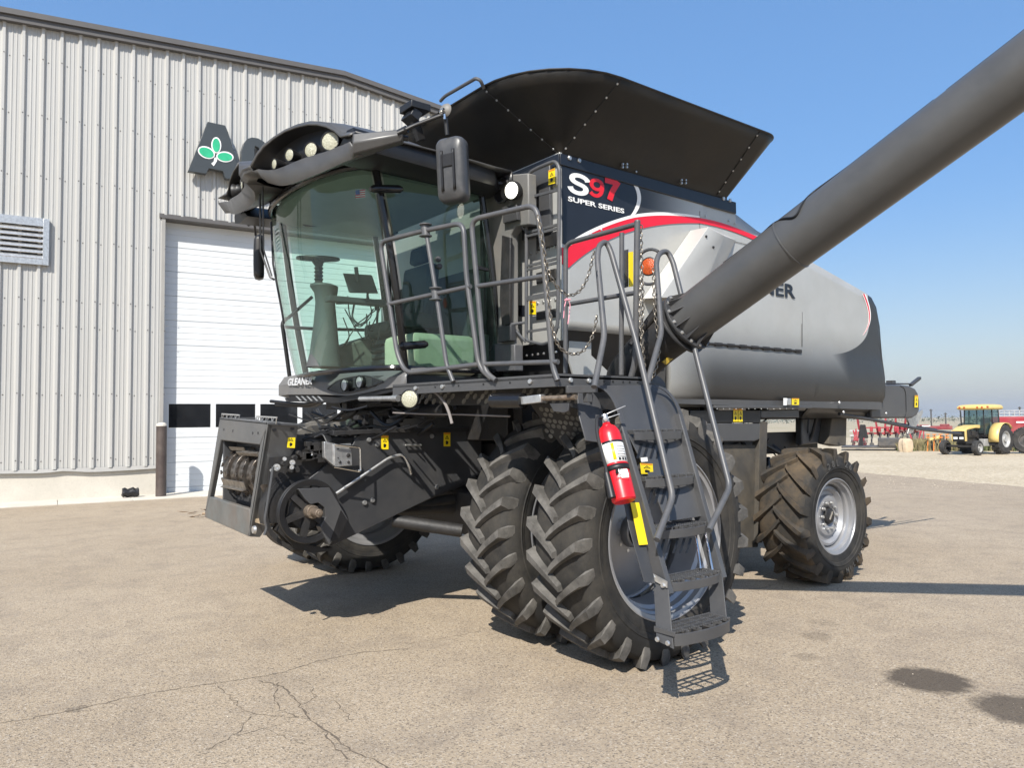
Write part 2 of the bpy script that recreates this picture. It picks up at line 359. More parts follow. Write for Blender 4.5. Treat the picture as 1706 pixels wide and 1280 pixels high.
for a, b_ in ((-16, pk[0]), (pk[0], 13)):
    for dd, z0, z1 in ((-.16, -.02, .12), (-.22, .125, .26)):
        q = [bl(a, dd, roofz(a)+z0), bl(b_, dd, roofz(b_)+z0), bl(b_, dd, roofz(b_)+z1), bl(a, dd, roofz(a)+z1)]
        mb.prism(q, BN*(.3-dd))
bpar(mb.build('roof_trim', TRIM))
bpar(MB().prism([bl(-16, .1, roofz(-16)+.2), bl(pk[0], .1, roofz(pk[0])+.2), bl(13, .1, roofz(13)+.2), bl(13, .1, 9), bl(-16, .1, 9)], BN*30).build('roof', TRIM))
mb = MB()                                            # foundation and sagging base trim
mb.box((0, 0, 0), (0, 0, 0))
mb = MB().prism([bl(-16, .02, -.1), bl(ds0-.02, .02, -.1), bl(ds0-.02, .02, .73), bl(-16, .02, .73)], BN*.4)
bpar(mb.build('foundation', CONC))
mb = MB(); N = 60
q0 = []
for i in range(N+1):
    s = -16+(ds0+16)*i/N; sag = .03*math.sin(s*1.1)+.04*math.exp(-((s+2.0)/.3)**2)*1.2
    q0.append((s, sag))
for (s0, g0), (s1, g1) in zip(q0, q0[1:]):
    b = len(mb.v); mb.v += [bl(s0, -.075, .695+g0), bl(s1, -.075, .695+g1), bl(s1, -.02, .775), bl(s0, -.02, .775), bl(s0, .02, .66+g0), bl(s1, .02, .66+g1)]
    mb.f += [(b, b+1, b+2, b+3), (b, b+1, b+5, b+4)]
bpar(mb.build('base_trim', JAMB))
# door opening trim
mb = MB()
mb.prism([bl(ds0-.0, -.03, 0), bl(ds0+.09, -.03, 0), bl(ds0+.09, -.03, dz1-.02), bl(ds0, -.03, dz1-.02)], BN*.33)
mb.prism([bl(ds1-.09, -.03, 0), bl(ds1, -.03, 0), bl(ds1, -.03, dz1-.02), bl(ds1-.09, -.03, dz1-.02)], BN*.33)
bpar(mb.build('door_jamb', JAMB, bev=.004))
bpar(MB().prism([bl(ds0-.06, -.055, dz1-.09), bl(ds1+.06, -.055, dz1-.09), bl(ds1+.06, -.055, dz1+.03), bl(ds0-.06, -.055, dz1+.03)], BN*.38).build('door_header', TRIM, bev=.004))
# the door: horizontal boards with grooves
DD = .32
mb = MB(); z = 0; pr = []
while z < dz1-.1:
    big = int(round(z/.16)) % 4 == 0
    pr += [(z+.004, DD), (z+.148, DD), (z+.153, DD+(.02 if big else .008)), (z+.160, DD+(.02 if big else .008))]; z += .164
W = [(bs(281, 690, DD)[0], bs(351, 690, DD)[0]), (bs(359.5, 690, DD)[0], bs(425, 690, DD)[0])]
pit = W[1][0]-W[0][0]; wd = W[0][1]-W[0][0]; W = [(W[0][0]+pit*i, W[0][0]+pit*i+wd) for i in range(8)]
wz0, wz1 = bs(300, 713, DD)[1], bs(300, 673, DD)[1]
for (z0, d0), (z1, d1) in zip(pr, pr[1:]):
    zm = (z0+z1)/2; segs = [(ds0+.08, ds1-.08)]
    if wz0-.05 < zm < wz1+.05: continue
    for a, b_ in segs:
        b = len(mb.v); mb.v += [bl(a, d0, z0), bl(b_, d0, z0), bl(b_, d1, z1), bl(a, d1, z1)]; mb.f.append((b, b+1, b+2, b+3))
mb.box((0, 0, -50), (0, 0, -50)) if False else None
door = bpar(mb.build('overhead_door', DOORM, smooth=8))
door['label'] = 'white overhead door with a row of dark windows'
mb = MB(); za, zb = wz0-.14, wz1+.14
mb.prism([bl(ds0+.08, DD-.004, za), bl(ds1-.08, DD-.004, za), bl(ds1-.08, DD-.004, wz0), bl(ds0+.08, DD-.004, wz0)], BN*.05)
mb.prism([bl(ds0+.08, DD-.004, wz1), bl(ds1-.08, DD-.004, wz1), bl(ds1-.08, DD-.004, zb), bl(ds0+.08, DD-.004, zb)], BN*.05)
xs = [ds0+.08]+[x for w_ in W for x in w_]+[ds1-.08]
for a, b_ in zip(xs[::2], xs[1::2]):
    if b_ > a: mb.prism([bl(a, DD-.004, wz0), bl(b_, DD-.004, wz0), bl(b_, DD-.004, wz1), bl(a, DD-.004, wz1)], BN*.05)
fr = mb.build('window_frame', DOORM); fr.parent = door
WGL = mat('dark window glass', (.012, .013, .015), .06, 0, .3, 3, spec=.6)
for a, b_ in W:
    if b_ < ds1:
        p_ = MB().prism([bl(a+.004, DD+.02, wz0+.004), bl(b_-.004, DD+.02, wz0+.004), bl(b_-.004, DD+.02, wz1-.004), bl(a+.004, DD+.02, wz1-.004)], BN*.01).build('window_pane', WGL); p_.parent = door
# louvre vent
lv = [bs(82.5, 367), bs(82.5, 444)]; s1 = lv[0][0]; s0 = s1-2.3; zt = lv[0][1]; z0 = lv[1][1]
vent = MB()
for q in (((s0, z0), (s0+.13, zt)), ((s1-.13, z0), (s1, zt)), ((s0+.13, z0), (s1-.13, z0+.14)), ((s0+.13, zt-.2), (s1-.13, zt))):
    (a, c), (b_, d) = q; vent.prism([bl(a, -.12, c), bl(b_, -.12, c), bl(b_, -.12, d), bl(a, -.12, d)], BN*.1)
vt = thing('wall_vent', 'galvanised louvred vent set high in the ribbed wall of the building', 'vent', bl(s0, 0, z0))
def kid(o, par): o.parent = par; o.matrix_parent_inverse = M.Translation(-par.location); return o
kid(vent.build('vent_frame', STEEL, bev=.004), vt)
vb = MB().prism([bl(s0+.1, -.045, z0+.05), bl(s1-.1, -.045, z0+.05), bl(s1-.1, -.045, zt-.05), bl(s0+.1, -.045, zt-.05)], BN*.02)
kid(vb.build('vent_backing', BLK), vt)
vs = MB(); nsl = 6
for i in range(nsl):
    zc = z0+.14+(zt-.2-z0-.14)*(i+.35)/nsl
    vs.prism([bl(s0+.13, -.118, zc-.03), bl(s0+.13, -.112, zc-.045), bl(s0+.13, -.055, zc+.055), bl(s0+.13, -.06, zc+.07)], BE*(s1-s0-.26))
kid(vs.build('vent_slats', STEEL), vt)
# sign letters
SGN = mat('dark grey sign face', (.045, .052, .056), .4, 0, .05, 3)
SGR = mat('green leaf', (.03, .40, .20), .4)
def letter(name, label, pts, d=-.30, th=.16):
    q = [onpl(u, v, B0+BN*d, BN) for u, v in pts]
    if 'round' in label: return tag(MB().prism(q, BN*th).build(name, SGN, bev=.008), label, 'sign letter', 'letters of the sign on the building wall')
    t = thing(name, label, 'sign letter', bl(*[bs(pts[0][0], pts[0][1], d)[0], d, bs(pts[0][0], pts[0][1], d)[1]]), 'letters of the sign on the building wall')
    kid(MB().prism(q, BN*th).build('letter_body', SGN, bev=.008), t); return t
A = letter('sign_letter', 'dark grey letter A with green and white three leaf emblem on the ribbed wall', [(345.7, 202.3), (375.4, 208.7), (380, 219.5), (404, 301), (375.4, 297), (371.5, 284.8), (348.3, 280.3), (343.8, 289.3), (313.5, 284.8)])
G = letter('sign_letter', 'round topped dark grey letter half hidden behind the cab roof', [(402, 300), (402.5, 250), (406, 238), (412, 231), (420, 228.5), (430, 230), (440, 236), (447, 245), (449, 262), (437, 262), (436, 253), (430, 245), (425, 243), (424, 250), (424, 290), (430, 297), (437, 292), (437, 284), (449, 286), (448, 300), (440, 312), (425, 315), (408, 311)])
def ell(cu, cv, a, b_, ang, d, n=28):
    return [onpl(cu+a*math.cos(t)*math.cos(ang)-b_*math.sin(t)*math.sin(ang), cv+a*math.cos(t)*math.sin(ang)+b_*math.sin(t)*math.cos(ang), B0+BN*d, BN) for t in [2*PI*k/n for k in range(n)]]
wl = MB(); gl = MB()
for cu, cv, a, b_, ang in ((360.3, 241.6, 8.3, 13.4, -.05), (343.9, 253.8, 15, 9.6, .42), (374.8, 261.0, 14.5, 8.9, .12)):
    wl.prism(ell(cu, cv, a, b_, ang, -.312), BN*.012); gl.prism(ell(cu, cv, a-2.1, b_-2.1, ang, -.320), BN*.008)
wl.prism([onpl(u, v, B0+BN*-.312, BN) for u, v in ((357.5, 262), (362, 262.5), (361.6, 268), (358.5, 273), (356.2, 276.6), (352, 272), (356, 269))], BN*.012)
kid(wl.build('emblem_outline', WHITE), A); kid(gl.build('emblem_leaf', SGR), A)
# slab along the wall, bollard, black box
mb = MB(); q = [at(0, 852, 'z', 0), at(330, 829, 'z', 0)]
for i in range(-8, 16):
    a = i*1.55-.6
    mb.prism([bl(a, .3, -.05), bl(a+1.54, .3, -.05), bl(a+1.54, .3, .03), bl(a, .3, .03)], -BN*1.5)
tag(mb.build('path', CONC, bev=.01), kind='structure')
bo = at(268, 829, 'z', 0)
t = thing('bollard', 'dark brown steel bollard with pale cap beside the white door', 'bollard', (bo.x, bo.y, 0))
BRN = mat('brown bollard paint', (.055, .040, .035), .55, 0, .25, 3, dust=.3, dustcol=(.2, .17, .14))
kid(MB().lathe([(0, 0), (.125, 0), (.125, 1.78)], (bo.x, bo.y, 0), seg=28).build('post', BRN), t)
kid(MB().lathe([(.128, 1.78), (.128, 1.8), (.11, 1.84), (.06, 1.865), (0, 1.87)], (bo.x, bo.y, 0), seg=28).build('cap', CONC), t)
c = at(217, 829, 'z', .03)
mb = MB(); rr = random.Random(5); rings = []
for i in range(7):
    x = (i/6-.5)*.36; g = []
    for k in range(14):
        a = 2*PI*k/14; e = .8+.2*abs(math.cos(2*a))
        g.append(c+BE*x+BN*(.12*math.cos(a)*e)+V((0, 0, .12+.115*math.sin(a)*e+.02*math.sin(i*2.1)))+V([rr.uniform(-.01, .01) for _ in range(3)]))
    rings.append(g)
tag(mb.loft(rings).build('rubber_block', BLK, bev=.01), 'small black lump of rubber lying against the concrete foundation', 'rubber block')
# paper scrap by the feeder
c = at(325, 862, 'z', 0); mb = MB(); rr = random.Random(9)
for i in range(9):
    a = c+V((rr.uniform(-.25, .25), rr.uniform(-.15, .15), .005+.012*i)); g = [a+V((rr.uniform(-.12, .12), rr.uniform(-.09, .09), rr.uniform(0, .05))) for _ in range(4)]
    mb.add(g, [(0, 1, 2, 3)])
tag(mb.build('dry_leaf_litter', mat('dry leaves', (.30, .22, .15), .8, 0, .3, 12), thick=.004), 'scrap of dry leaves on the asphalt beyond the feeder house', 'debris')

# cracks in the old pavement, as the photograph shows them, raised by a hair
def gxy(u, v): p = at(u, v, 'z', 0); return V((p.x, p.y, .0015))
rc = random.Random(17)
CRK = mat('dirt filled crack', (.12, .095, .07), .95, 0, .4, 30)
cm_ = MB()
def crack(pts, w_):
    P = [gxy(0+x/1.4877, 1000+y/1.4877) for x, y in pts]; Q = []
    for a, b in zip(P, P[1:]):
        n = max(2, int((b-a).length/.035))
        for k in range(n): Q.append(a.lerp(b, k/n)+V((rc.gauss(0, .007), rc.gauss(0, .007), 0)))
    Q.append(P[-1]); L_ = []; R_ = []
    for i, q in enumerate(Q):
        d = (Q[min(i+1, len(Q)-1)]-Q[max(i-1, 0)]).normalized(); n = V((-d.y, d.x, 0)); w2 = w_*rc.uniform(.15, 1)*.5; L_.append(q+n*w2); R_.append(q-n*w2)
    cm_.loft([[l_, r_] for l_, r_ in zip(L_, R_)], closed=False, caps=False)
crack([(-40, 310), (60, 298), (210, 268), (330, 240), (480, 215), (620, 195), (700, 180), (790, 152), (900, 130), (1010, 122)], .014)
crack([(1010, 110), (1100, 95), (1190, 78)], .007)
crack([(540, 215), (575, 245), (600, 275), (640, 285), (740, 292)], .008); crack([(620, 290), (595, 325), (540, 360), (510, 372)], .010); crack([(585, 340), (660, 318), (720, 300)], .006)
crack([(640, 200), (700, 215), (740, 255), (770, 300), (830, 340), (870, 375), (930, 400), (960, 417)], .018); crack([(690, 205), (680, 240), (690, 270), (740, 292)], .010); crack([(740, 195), (775, 215), (778, 245), (750, 260)], .007)
crack([(830, 250), (850, 275), (875, 300)], .008); crack([(800, 325), (820, 350), (860, 395)], .012); crack([(660, 318), (690, 335), (760, 360)], .006)
crack([(1030, 720), (1100, 690)], .005) if False else None
tag(cm_.build('pavement_cracks', CRK), kind='structure')
# ================================================================== COMBINE HARVESTER
CB = thing('combine_harvester', 'large charcoal and silver combine harvester with dual front tyres and its unloading auger swung out', 'combine harvester')
def tyre_mesh(name, Rt, Wt, rb, nl, dirn, lugh, lugw, slant, m0, m1, m2, zc):
    """Rt lug tip radius, Wt width, rb bead radius, nl lugs a side; dirn +1: chevron tips lead downwards at the front"""
    mb = MB(); Rc = Rt-lugh; h = Wt/2
    prof = []
    for t in range(-6, 7):
        y = h*.86*t/6; prof.append((Rc-.028*(abs(t)/6)**2.2, y))
    side = [(Rc-.055, h*.96), (Rc-.10, h*1.02), (Rc-(Rc-rb)*.42, h*1.065), (Rc-(Rc-rb)*.5, h*1.07), (Rc-(Rc-rb)*.55, h*1.068), (Rc-(Rc-rb)*.56, h*1.085), (Rc-(Rc-rb)*.58, h*1.085), (Rc-(Rc-rb)*.59, h*1.06), (rb+.095, h*1.03), (rb+.09, h*1.0), (rb+.075, h*1.0), (rb+.045, h*.97), (rb+.02, h*.95), (rb-.005, h*.86), (rb-.02, h*.72)]
    full = [(r, -y) for r, y in reversed(side)]+prof+side
    mb.lathe(full, ax=(0, 1, 0), seg=120); nc = len(mb.f)
    # local frame used by lathe
    ax = V((0, 1, 0)); x = ax.orthogonal().normalized(); yy = ax.cross(x)
    def P3(th, r, y):
        # th measured from +Z about Y, positive towards the front (-X)
        return V((-math.sin(th)*r, y, math.cos(th)*r))
    for i in range(nl):
        for s in (-1, 1):
            th0 = 2*PI*(i+(.5 if s > 0 else 0))/nl
            st = []
            N = 7
            for k in range(N+1):
                t = k/N; y = s*(-.035+t*(h*1.0+.035)); bend = slant*(1-(1-t)**1.0*1.0)
                th = th0-dirn*(slant*(t**.85)); wv = lugw*(.75+.45*t)/Rt
                st.append((th, y, Rt-.012*t*t-.004*(1-t), wv))
            for k, (th, y, r, wv) in enumerate(st):
                b0 = Rc-.05
                for (dt, rr_) in ((-.72, b0), (-.42, r), (.42, r), (.72, b0)):
                    mb.v.append(P3(th+dt*wv, rr_, y))
            b = len(mb.v)-4*(N+1)
            for k in range(N):
                for j in range(3): mb.f.append((b+k*4+j, b+k*4+j+1, b+k*4+5+j, b+k*4+4+j))
            mb.f.append((b, b+1, b+2, b+3))
            # shoulder foot running down the sidewall
            th, y, r, wv = st[-1]; yo = s*h*1.075; th2 = th-dirn*slant*.10
            e = len(mb.v)
            for dt, rr_, y2 in ((-.5, Rc-.15, yo*.965), (-.34, Rc-.06, yo*.985), (.34, Rc-.06, yo*.985), (.5, Rc-.15, yo*.965)): mb.v.append(P3(th2+dt*wv, rr_, y2))
            q = b+N*4
            mb.f += [(q+1, q+2, e+2, e+1), (q+0, q+1, e+1, e+0), (q+2, q+3, e+3, e+2), (e+1, e+2, e+3, e+0)]
    me = bpy.data.meshes.new(name)
    vs = [V(v) for v in mb.v]
    for v in vs:                       # the tyre flattens where it stands on the ground
        if v.z < -zc+.002: v.z = -zc+.002
    me.from_pydata([tuple(v) for v in vs], [], mb.f)
    bm = bmesh.new(); bm.from_mesh(me); bmesh.ops.recalc_face_normals(bm, faces=bm.faces); bm.to_mesh(me); bm.free()
    for m_ in (m0, m1, m2): me.materials.append(m_)
    for i, p in enumerate(me.polygons):
        if i >= nc: p.material_index = 2
        else:
            c = p.center; p.material_index = 1 if (math.hypot(c.x, c.z) > Rc-.05) else 0
    me.shade_smooth(); me.set_sharp_from_angle(angle=R(38)); return me
FT = tyre_mesh('tyre', .975, .52, .62, 25, 1, .048, .064, .215, TYRE, TYRE, TYREW, .93)
RT = tyre_mesh('tyre', .75, .56, .40, 18, -1, .046, .062, .36, TYRE, TYREM, TYREM, .72)
def rim_parts(rf, h, disc_y, hubr, nbolt, parent_wheel):
    """barrel with flanges; the disc stands at disc_y (outboard is -Y)"""
    b = MB(); prof = [(rf-.0, -h), (rf+.012, -h+.006), (rf+.004, -h+.022), (rf-.025, -h+.03), (rf-.03, -h+.07), (rf-.05, -h+.085), (rf-.058, -h+.13), (rf-.085, -h+.15), (rf-.10, -.02), (rf-.10, h-.16), (rf-.06, h-.13), (rf-.05, h-.08), (rf-.03, h-.03), (rf+.01, h)]
    b.lathe(prof, ax=(0, 1, 0), seg=96)
    return b
def wheel(loc, side, big, disc, label=None):
    w_ = bpy.data.objects.new('wheel', bpy.data.meshes.new('wheel'))
    if big:
        rf, h, me = .615, .245, FT
    else: rf, h, me = .405, .27, RT
    d = MB()
    if big:
        d.lathe([(.0, disc-.02), (.17, disc-.02), (.19, disc-.015), (.36, disc+.0), (.42, disc+.04), (.52, disc+.05), (.535, disc+.02)], ax=(0, 1, 0), seg=72)
        d.lathe([(0, disc-.12), (.09, disc-.12), (.12, disc-.09), (.13, disc-.02)], ax=(0, 1, 0), seg=32)
        nb, br = 10, .155
    else:
        d.lathe([(.095, disc+.005), (.20, disc), (.215, disc+.004), (.235, disc+.03), (.27, disc+.035), (.30, disc-.005), (.325, disc+.0), (.335, disc+.05)], ax=(0, 1, 0), seg=72)
        nb, br = 10, .145
    wo_ = d.build('wheel', RIMM, CB, thick=.008)
    wo_.location = loc
    if side > 0: wo_.rotation_euler.z = PI
    t = bpy.data.objects.new('tyre', me); S.collection.objects.link(t); t.parent = wo_
    if side > 0: t.rotation_euler.z = -PI
    rim_parts(rf, h, disc, 0, 0, None).build('rim', RIMM, wo_, thick=.006)
    nb_ = MB()
    for k in range(nb):
        a = 2*PI*k/nb; bolt(nb_, (br*math.cos(a), disc-.004, br*math.sin(a)), (0, -1, 0), .018, .028)
    nb_.build('wheel_nut', STEEL, wo_)
    if not big:
        MB().lathe([(0, disc-.03), (.07, disc-.03), (.085, disc-.022), (.09, disc+.01)], ax=(0, 1, 0), seg=28).build('hub', DARKM, wo_)
        MB().bar((-.028, disc-.033, -.04), (.03, disc-.033, .045), .02, .004, up=(0, 1, 0)).build('hub_plate', CHROME, wo_)
        for i, ch in enumerate('MICHELIN'):
            a = R(-62+i*7.5); rr_ = .60
            p = V((math.sin(a)*rr_*-1, -.302, -math.cos(a)*rr_)); ux = V((math.cos(a), 0, -math.sin(a))); uy = V((math.sin(a), 0, math.cos(a)))
            text(ch, .075, SIDEW, 'sidewall_letter', wo_, p-uy*.03, ux, uy, bold=.002, depth=.002)
        for i, ch in enumerate('28L 26'):
            a = R(22-i*9); rr_ = .55
            if ch == ' ': continue
            p = V((-math.sin(a)*rr_, -.306, math.cos(a)*rr_)); ux = V((math.cos(a), 0, math.sin(a))); uy = V((-math.sin(a), 0, math.cos(a)))
            text(ch, .10, SIDEW, 'sidewall_letter', wo_, p, ux, uy, bold=.002, depth=.002)
    return wo_
wheel((0, -2.755, .93), -1, True, .16)
wheel((0, -1.904, .93), -1, True, -.1)
wheel((0, 1.904, .93), 1, True, -.1)
wheel((0, 2.755, .93), 1, True, .16)
wheel((3.52, -2.07, .72), -1, False, -.17)
wheel((3.52, 2.07, .72), 1, False, -.17)

# ---------------------------------------------------------------- frame, axles and dark innards
ax_ = MB()
ax_.tube([(0, -2.8, .93), (0, 2.8, .93)], .11, 20); ax_.box((-.28, -1.2, .72), (.28, 1.2, 1.12))
ax_.box((-.22, -1.62, .70), (.22, -1.1, 1.2)); ax_.box((-.22, 1.1, .70), (.22, 1.62, 1.2))
ax_.build('front_axle', DARKM, CB, bev=.01)
ax_ = MB(); ax_.bar((3.52, -1.8, .78), (3.52, 1.8, .78), .2, .22); ax_.box((3.35, -.3, .7), (3.7, .3, 1.5)); ax_.tube([(3.3, -1.6, .72), (3.3, 1.6, .72)], .035)
ax_.build('rear_axle', DARKM, CB, bev=.01)
fr = MB()
for y in (-1.15, 1.05): fr.box((.0, y, 1.35), (5.2, y+.1, 1.62))
for x in (.1, .6, 2.0, 3.2, 4.4): fr.box((x, -1.1, 1.38), (x+.1, 1.1, 1.58))
fr.box((-.2, -1.3, 1.62), (1.6, 1.3, 2.1)); fr.box((-.95, -.5, 1.95), (-.2, .95, 2.1)); fr.box((1.6, -1.35, 1.95), (5.0, 1.35, 2.3))
fr.box((-.15, -1.45, .95), (.2, -1.32, 2.0)); fr.box((.9, -1.25, .95), (2.6, 1.25, 1.95)); fr.box((2.6, -.6, 1.3), (3.3, .9, 1.95))
fr.build('chassis', DARKM, CB, bev=.01)
rn = random.Random(11); hz = MB()
for i in range(26):                                   # hoses and lines slung under the cab
    x = rn.uniform(-1.25, -.5); z = rn.uniform(1.75, 2.05); y0 = rn.uniform(-1.2, .4); L_ = rn.uniform(.4, 1.3)
    hz.tube([(x, y0, z), (x+rn.uniform(-.1, .1), y0+L_*.5, z-rn.uniform(.03, .18)), (x+rn.uniform(-.2, .2), y0+L_, z)], rn.choice([.008, .012, .018]), 7, fillet=.2)
for i in range(16):
    x = rn.uniform(2.4, 4.6); z = rn.uniform(1.2, 1.8); hz.tube([(x, -1.2, z), (x+rn.uniform(-.3, .5), -1.25, z-rn.uniform(.1, .3)), (x+rn.uniform(.2, .8), -1.1, z)], rn.choice([.01, .016, .03]), 7, fillet=.2)
hz.build('hydraulic_hoses', BLK, CB)
mc = MB()
for i in range(18):
    x, y, z = rn.uniform(-1.2, -.4), rn.uniform(-1.1, .0), rn.uniform(1.78, 2.05); a, b, c = [rn.uniform(.03, .12) for _ in range(3)]
    mc.box((x, y, z), (x+a, y+b, z+c))
for i in range(16):
    x, y, z = rn.uniform(2.6, 4.3), rn.uniform(-1.2, -.8), rn.uniform(1.15, 1.9); a, b, c = [rn.uniform(.05, .25) for _ in range(3)]
    mc.box((x, y, z), (x+a, y+b, z+c))
mc.tube([(3.1, -.9, 1.75), (3.1, .6, 1.75)], .17, 20); mc.tube([(-.75, -1.15, 1.9), (-.75, .9, 1.9)], .06, 14)
mc.build('valve_blocks_and_brackets', DARKM, CB, bev=.004)
# light steel cylinder under the console
s_ = MB(); a = at(600, 665, 'x', -1.35); b = at(655, 664, 'x', -1.35); s_.tube([a, b], .022, 12); s_.tube([b, b+(b-a)*.15], .028, 12)
s_.build('cylinder_rod', STEEL, CB)

# ---------------------------------------------------------------- body sides
YS = -1.7
def ysurf(x, z):
    """the side shell: flat above, a soft belly below, tucked under at the bottom"""
    if z > 2.62: return YS+.007
    t = (2.62-z)/.72
    return YS+.007-.035*math.sin(min(1, t*1.1)*PI/1.1) + .10*max(0, t-.75)**1.5/.125
def body_mat():
    m = mat('silver to charcoal fade paint', (.42, .42, .40), .36, .25, .05, 3, dust=.2, dustcol=(.30, .27, .23), bump=.5, bscale=1.6); n = m.node_tree.nodes; l = m.node_tree.links; p = n['Principled BSDF']
    src = p.inputs['Base Color'].links[0].from_socket
    tc = n.new('ShaderNodeTexCoord'); sx = n.new('ShaderNodeSeparateXYZ'); l.new(tc.outputs['Object'], sx.inputs[0])
    # printed fade: silver above, charcoal along the bottom and the rear corner
    r = n.new('ShaderNodeMapRange'); r.interpolation_type = 'SMOOTHSTEP'; r.inputs[1].default_value = 2.18; r.inputs[2].default_value = 3.02; r.inputs[3].default_value = 1; r.inputs[4].default_value = 0
    l.new(sx.outputs[2], r.inputs[0])
    def mt(op, x, y):
        q = n.new('ShaderNodeMath'); q.operation = op
        for i, z in ((0, x), (1, y)):
            if isinstance(z, (int, float)): q.inputs[i].default_value = z
            else: l.new(z, q.inputs[i])
        return q.outputs[0]
    pD, pB = at(1372, 590, 'y', YS), at(1447, 540, 'y', YS); ex_ = mt('DIVIDE', mt('MAXIMUM', mt('SUBTRACT', sx.outputs[0], pD.x), 0), pB.x-pD.x); ez_ = mt('DIVIDE', mt('MAXIMUM', mt('SUBTRACT', pB.z, sx.outputs[2]), 0), pB.z-pD.z)
    dd = mt('SQRT', mt('ADD', mt('MULTIPLY', ex_, ex_), mt('MULTIPLY', ez_, ez_)), 0)
    cr = n.new('ShaderNodeMapRange'); cr.inputs[1].default_value = 1.0; cr.inputs[2].default_value = 1.012; l.new(dd, cr.inputs[0])
    cx_ = n.new('ShaderNodeMapRange'); cx_.inputs[1].default_value = pD.x-.25; cx_.inputs[2].default_value = pD.x+.6; l.new(sx.outputs[0], cx_.inputs[0]); cx_.interpolation_type = 'SMOOTHSTEP'
    cz_ = mt('MULTIPLY', cr.outputs[0], cx_.outputs[0])
    class A_: pass
    a = A_(); fx = n.new('ShaderNodeMapRange'); fx.interpolation_type = 'SMOOTHSTEP'; fx.inputs[1].default_value = 1.2; fx.inputs[2].default_value = 2.3; l.new(sx.outputs[0], fx.inputs[0])
    a.outputs = [mt('MULTIPLY', mt('MAXIMUM', mt('MULTIPLY', r.outputs[0], fx.outputs[0]), cz_), .96)]
    mx = n.new('ShaderNodeMix'); mx.data_type = 'RGBA'; mx.inputs[7].default_value = (.024, .024, .025, 1); l.new(a.outputs[0], mx.inputs[0]); l.new(src, mx.inputs[6]); l.new(mx.outputs[2], p.inputs['Base Color'])
    return m
BODY = body_mat()
_p = BODY.node_tree.nodes['Principled BSDF']
# outline of the side shell, surveyed on the plane y = YS
top = [(934, 262), (1080, 300), (1224, 342), (1226, 357), (1262, 385), (1330, 424), (1400, 464), (1440, 487), (1452, 496), (1460, 512), (1466, 545), (1469, 590), (1471, 640)]
T3 = [at(u, v, 'y', YS) for u, v in top]
def topz(x):
    for a, b in zip(T3, T3[1:]):
        if a.x <= x <= b.x and b.x > a.x: return a.z+(b.z-a.z)*(x-a.x)/(b.x-a.x)
    return T3[0].z if x < T3[0].x else 2.0
def botz(x): return 2.62 if x < 1.55 else (1.93 if x < 4.2 else 1.80)
for sgn in (1, -1):
    mb = MB(); xs = sorted(set([T3[0].x+(T3[-1].x-T3[0].x)*i/60 for i in range(61)]+[p.x for p in T3]+[1.549, 1.551, 4.199, 4.201])); cols = []
    for x in xs:
        zt, zb = topz(x), botz(x); c = []
        for k in range(19):
            z = zb+(zt-zb)*k/18; c.append(V((x, sgn*ysurf(x, z), z)))
        cols.append(c)
    mb.loft(cols, closed=False, caps=False)
    o = mb.build('side_shell', BODY, CB, smooth=30, thick=.012, off=0)
# core box closing the body (top, rear, front)
cx0, cx1 = T3[0].x+.02, T3[-1].x-.02
core = MB()
pr = [V((cx0, 0, 2.64)), V((cx0, 0, topz(cx0)-.02))]+[V((p.x-.03, 0, p.z-.02)) for p in T3[1:]]+[V((cx1, 0, 1.9)), V((1.6, 0, 1.96)), V((1.6, 0, 2.64))]
core.prism([p+V((0, YS+.014, 0)) for p in pr], (0, -2*YS-.028, 0)); core.build('body_core', CHARL, CB, smooth=30)
# seams, hinge and rivets on the side shell
sm = MB()
def seam(u0, v0, u1, v1, w_=.006):
    a = at(u0, v0, 'y', YS-.008); b = at(u1, v1, 'y', YS-.008); sm.bar((a.x, YS-.007, a.z), (b.x, YS-.007, b.z), w_, .004, up=(0, 1, 0)) if False else sm.prism([V((a.x, YS-.0075, a.z)), V((b.x, YS-.0075, b.z)), V((b.x+w_*.6, YS-.0075, b.z+w_)), V((a.x+w_*.6, YS-.0075, a.z+w_))], (0, .003, 0))
seam(1166, 352, 1166, 378); seam(1336, 540, 1336, 578); seam(1166, 378, 1168, 400); seam(1199, 398, 1230, 404, .004); seam(1230, 404, 1262, 412, .004); seam(1337, 520, 1337, 578, .003)
sm.build('panel_seam', DARKM, CB)
hg = MB(); a = at(1176, 572, 'y', YS-.02); b = at(1331, 585, 'y', YS-.02)
hg.tube([a, b], .012, 8)
for k in range(9):
    p = a.lerp(b, k/8); hg.box(p-V((.06, .004, .022)), p+V((.06, .012, .018)))
hg.build('panel_hinge', DARKM, CB)
lip = MB(); a = at(1190, 678, 'y', YS); lip.box((a.x, YS-.01, 1.915), (4.15, YS+.06, 1.945)); lip.build('lower_lip', CHARL, CB, bev=.004)

# ---------------------------------------------------------------- printed stripes and lettering on the side
def decal(name, px, m, off=.006, par=None, th=.002):
    q = [at(u, v, 'y', YS-off) for u, v in px]; mb = MB().prism(q, (0, th, 0)); return mb.build(name, m, par or CB, smooth=10)
def q2(p0, p1, p2, n=14): return [(p0[0]*(1-t)**2+2*p1[0]*t*(1-t)+p2[0]*t*t, p0[1]*(1-t)**2+2*p1[1]*t*(1-t)+p2[1]*t*t) for t in [i/n for i in range(n+1)]]
def c3(p0, p1, p2, p3, n=18): return [tuple(p0[i]*(1-t)**3+3*p1[i]*t*(1-t)**2+3*p2[i]*t*t*(1-t)+p3[i]*t**3 for i in (0, 1)) for t in [j/n for j in range(n+1)]]
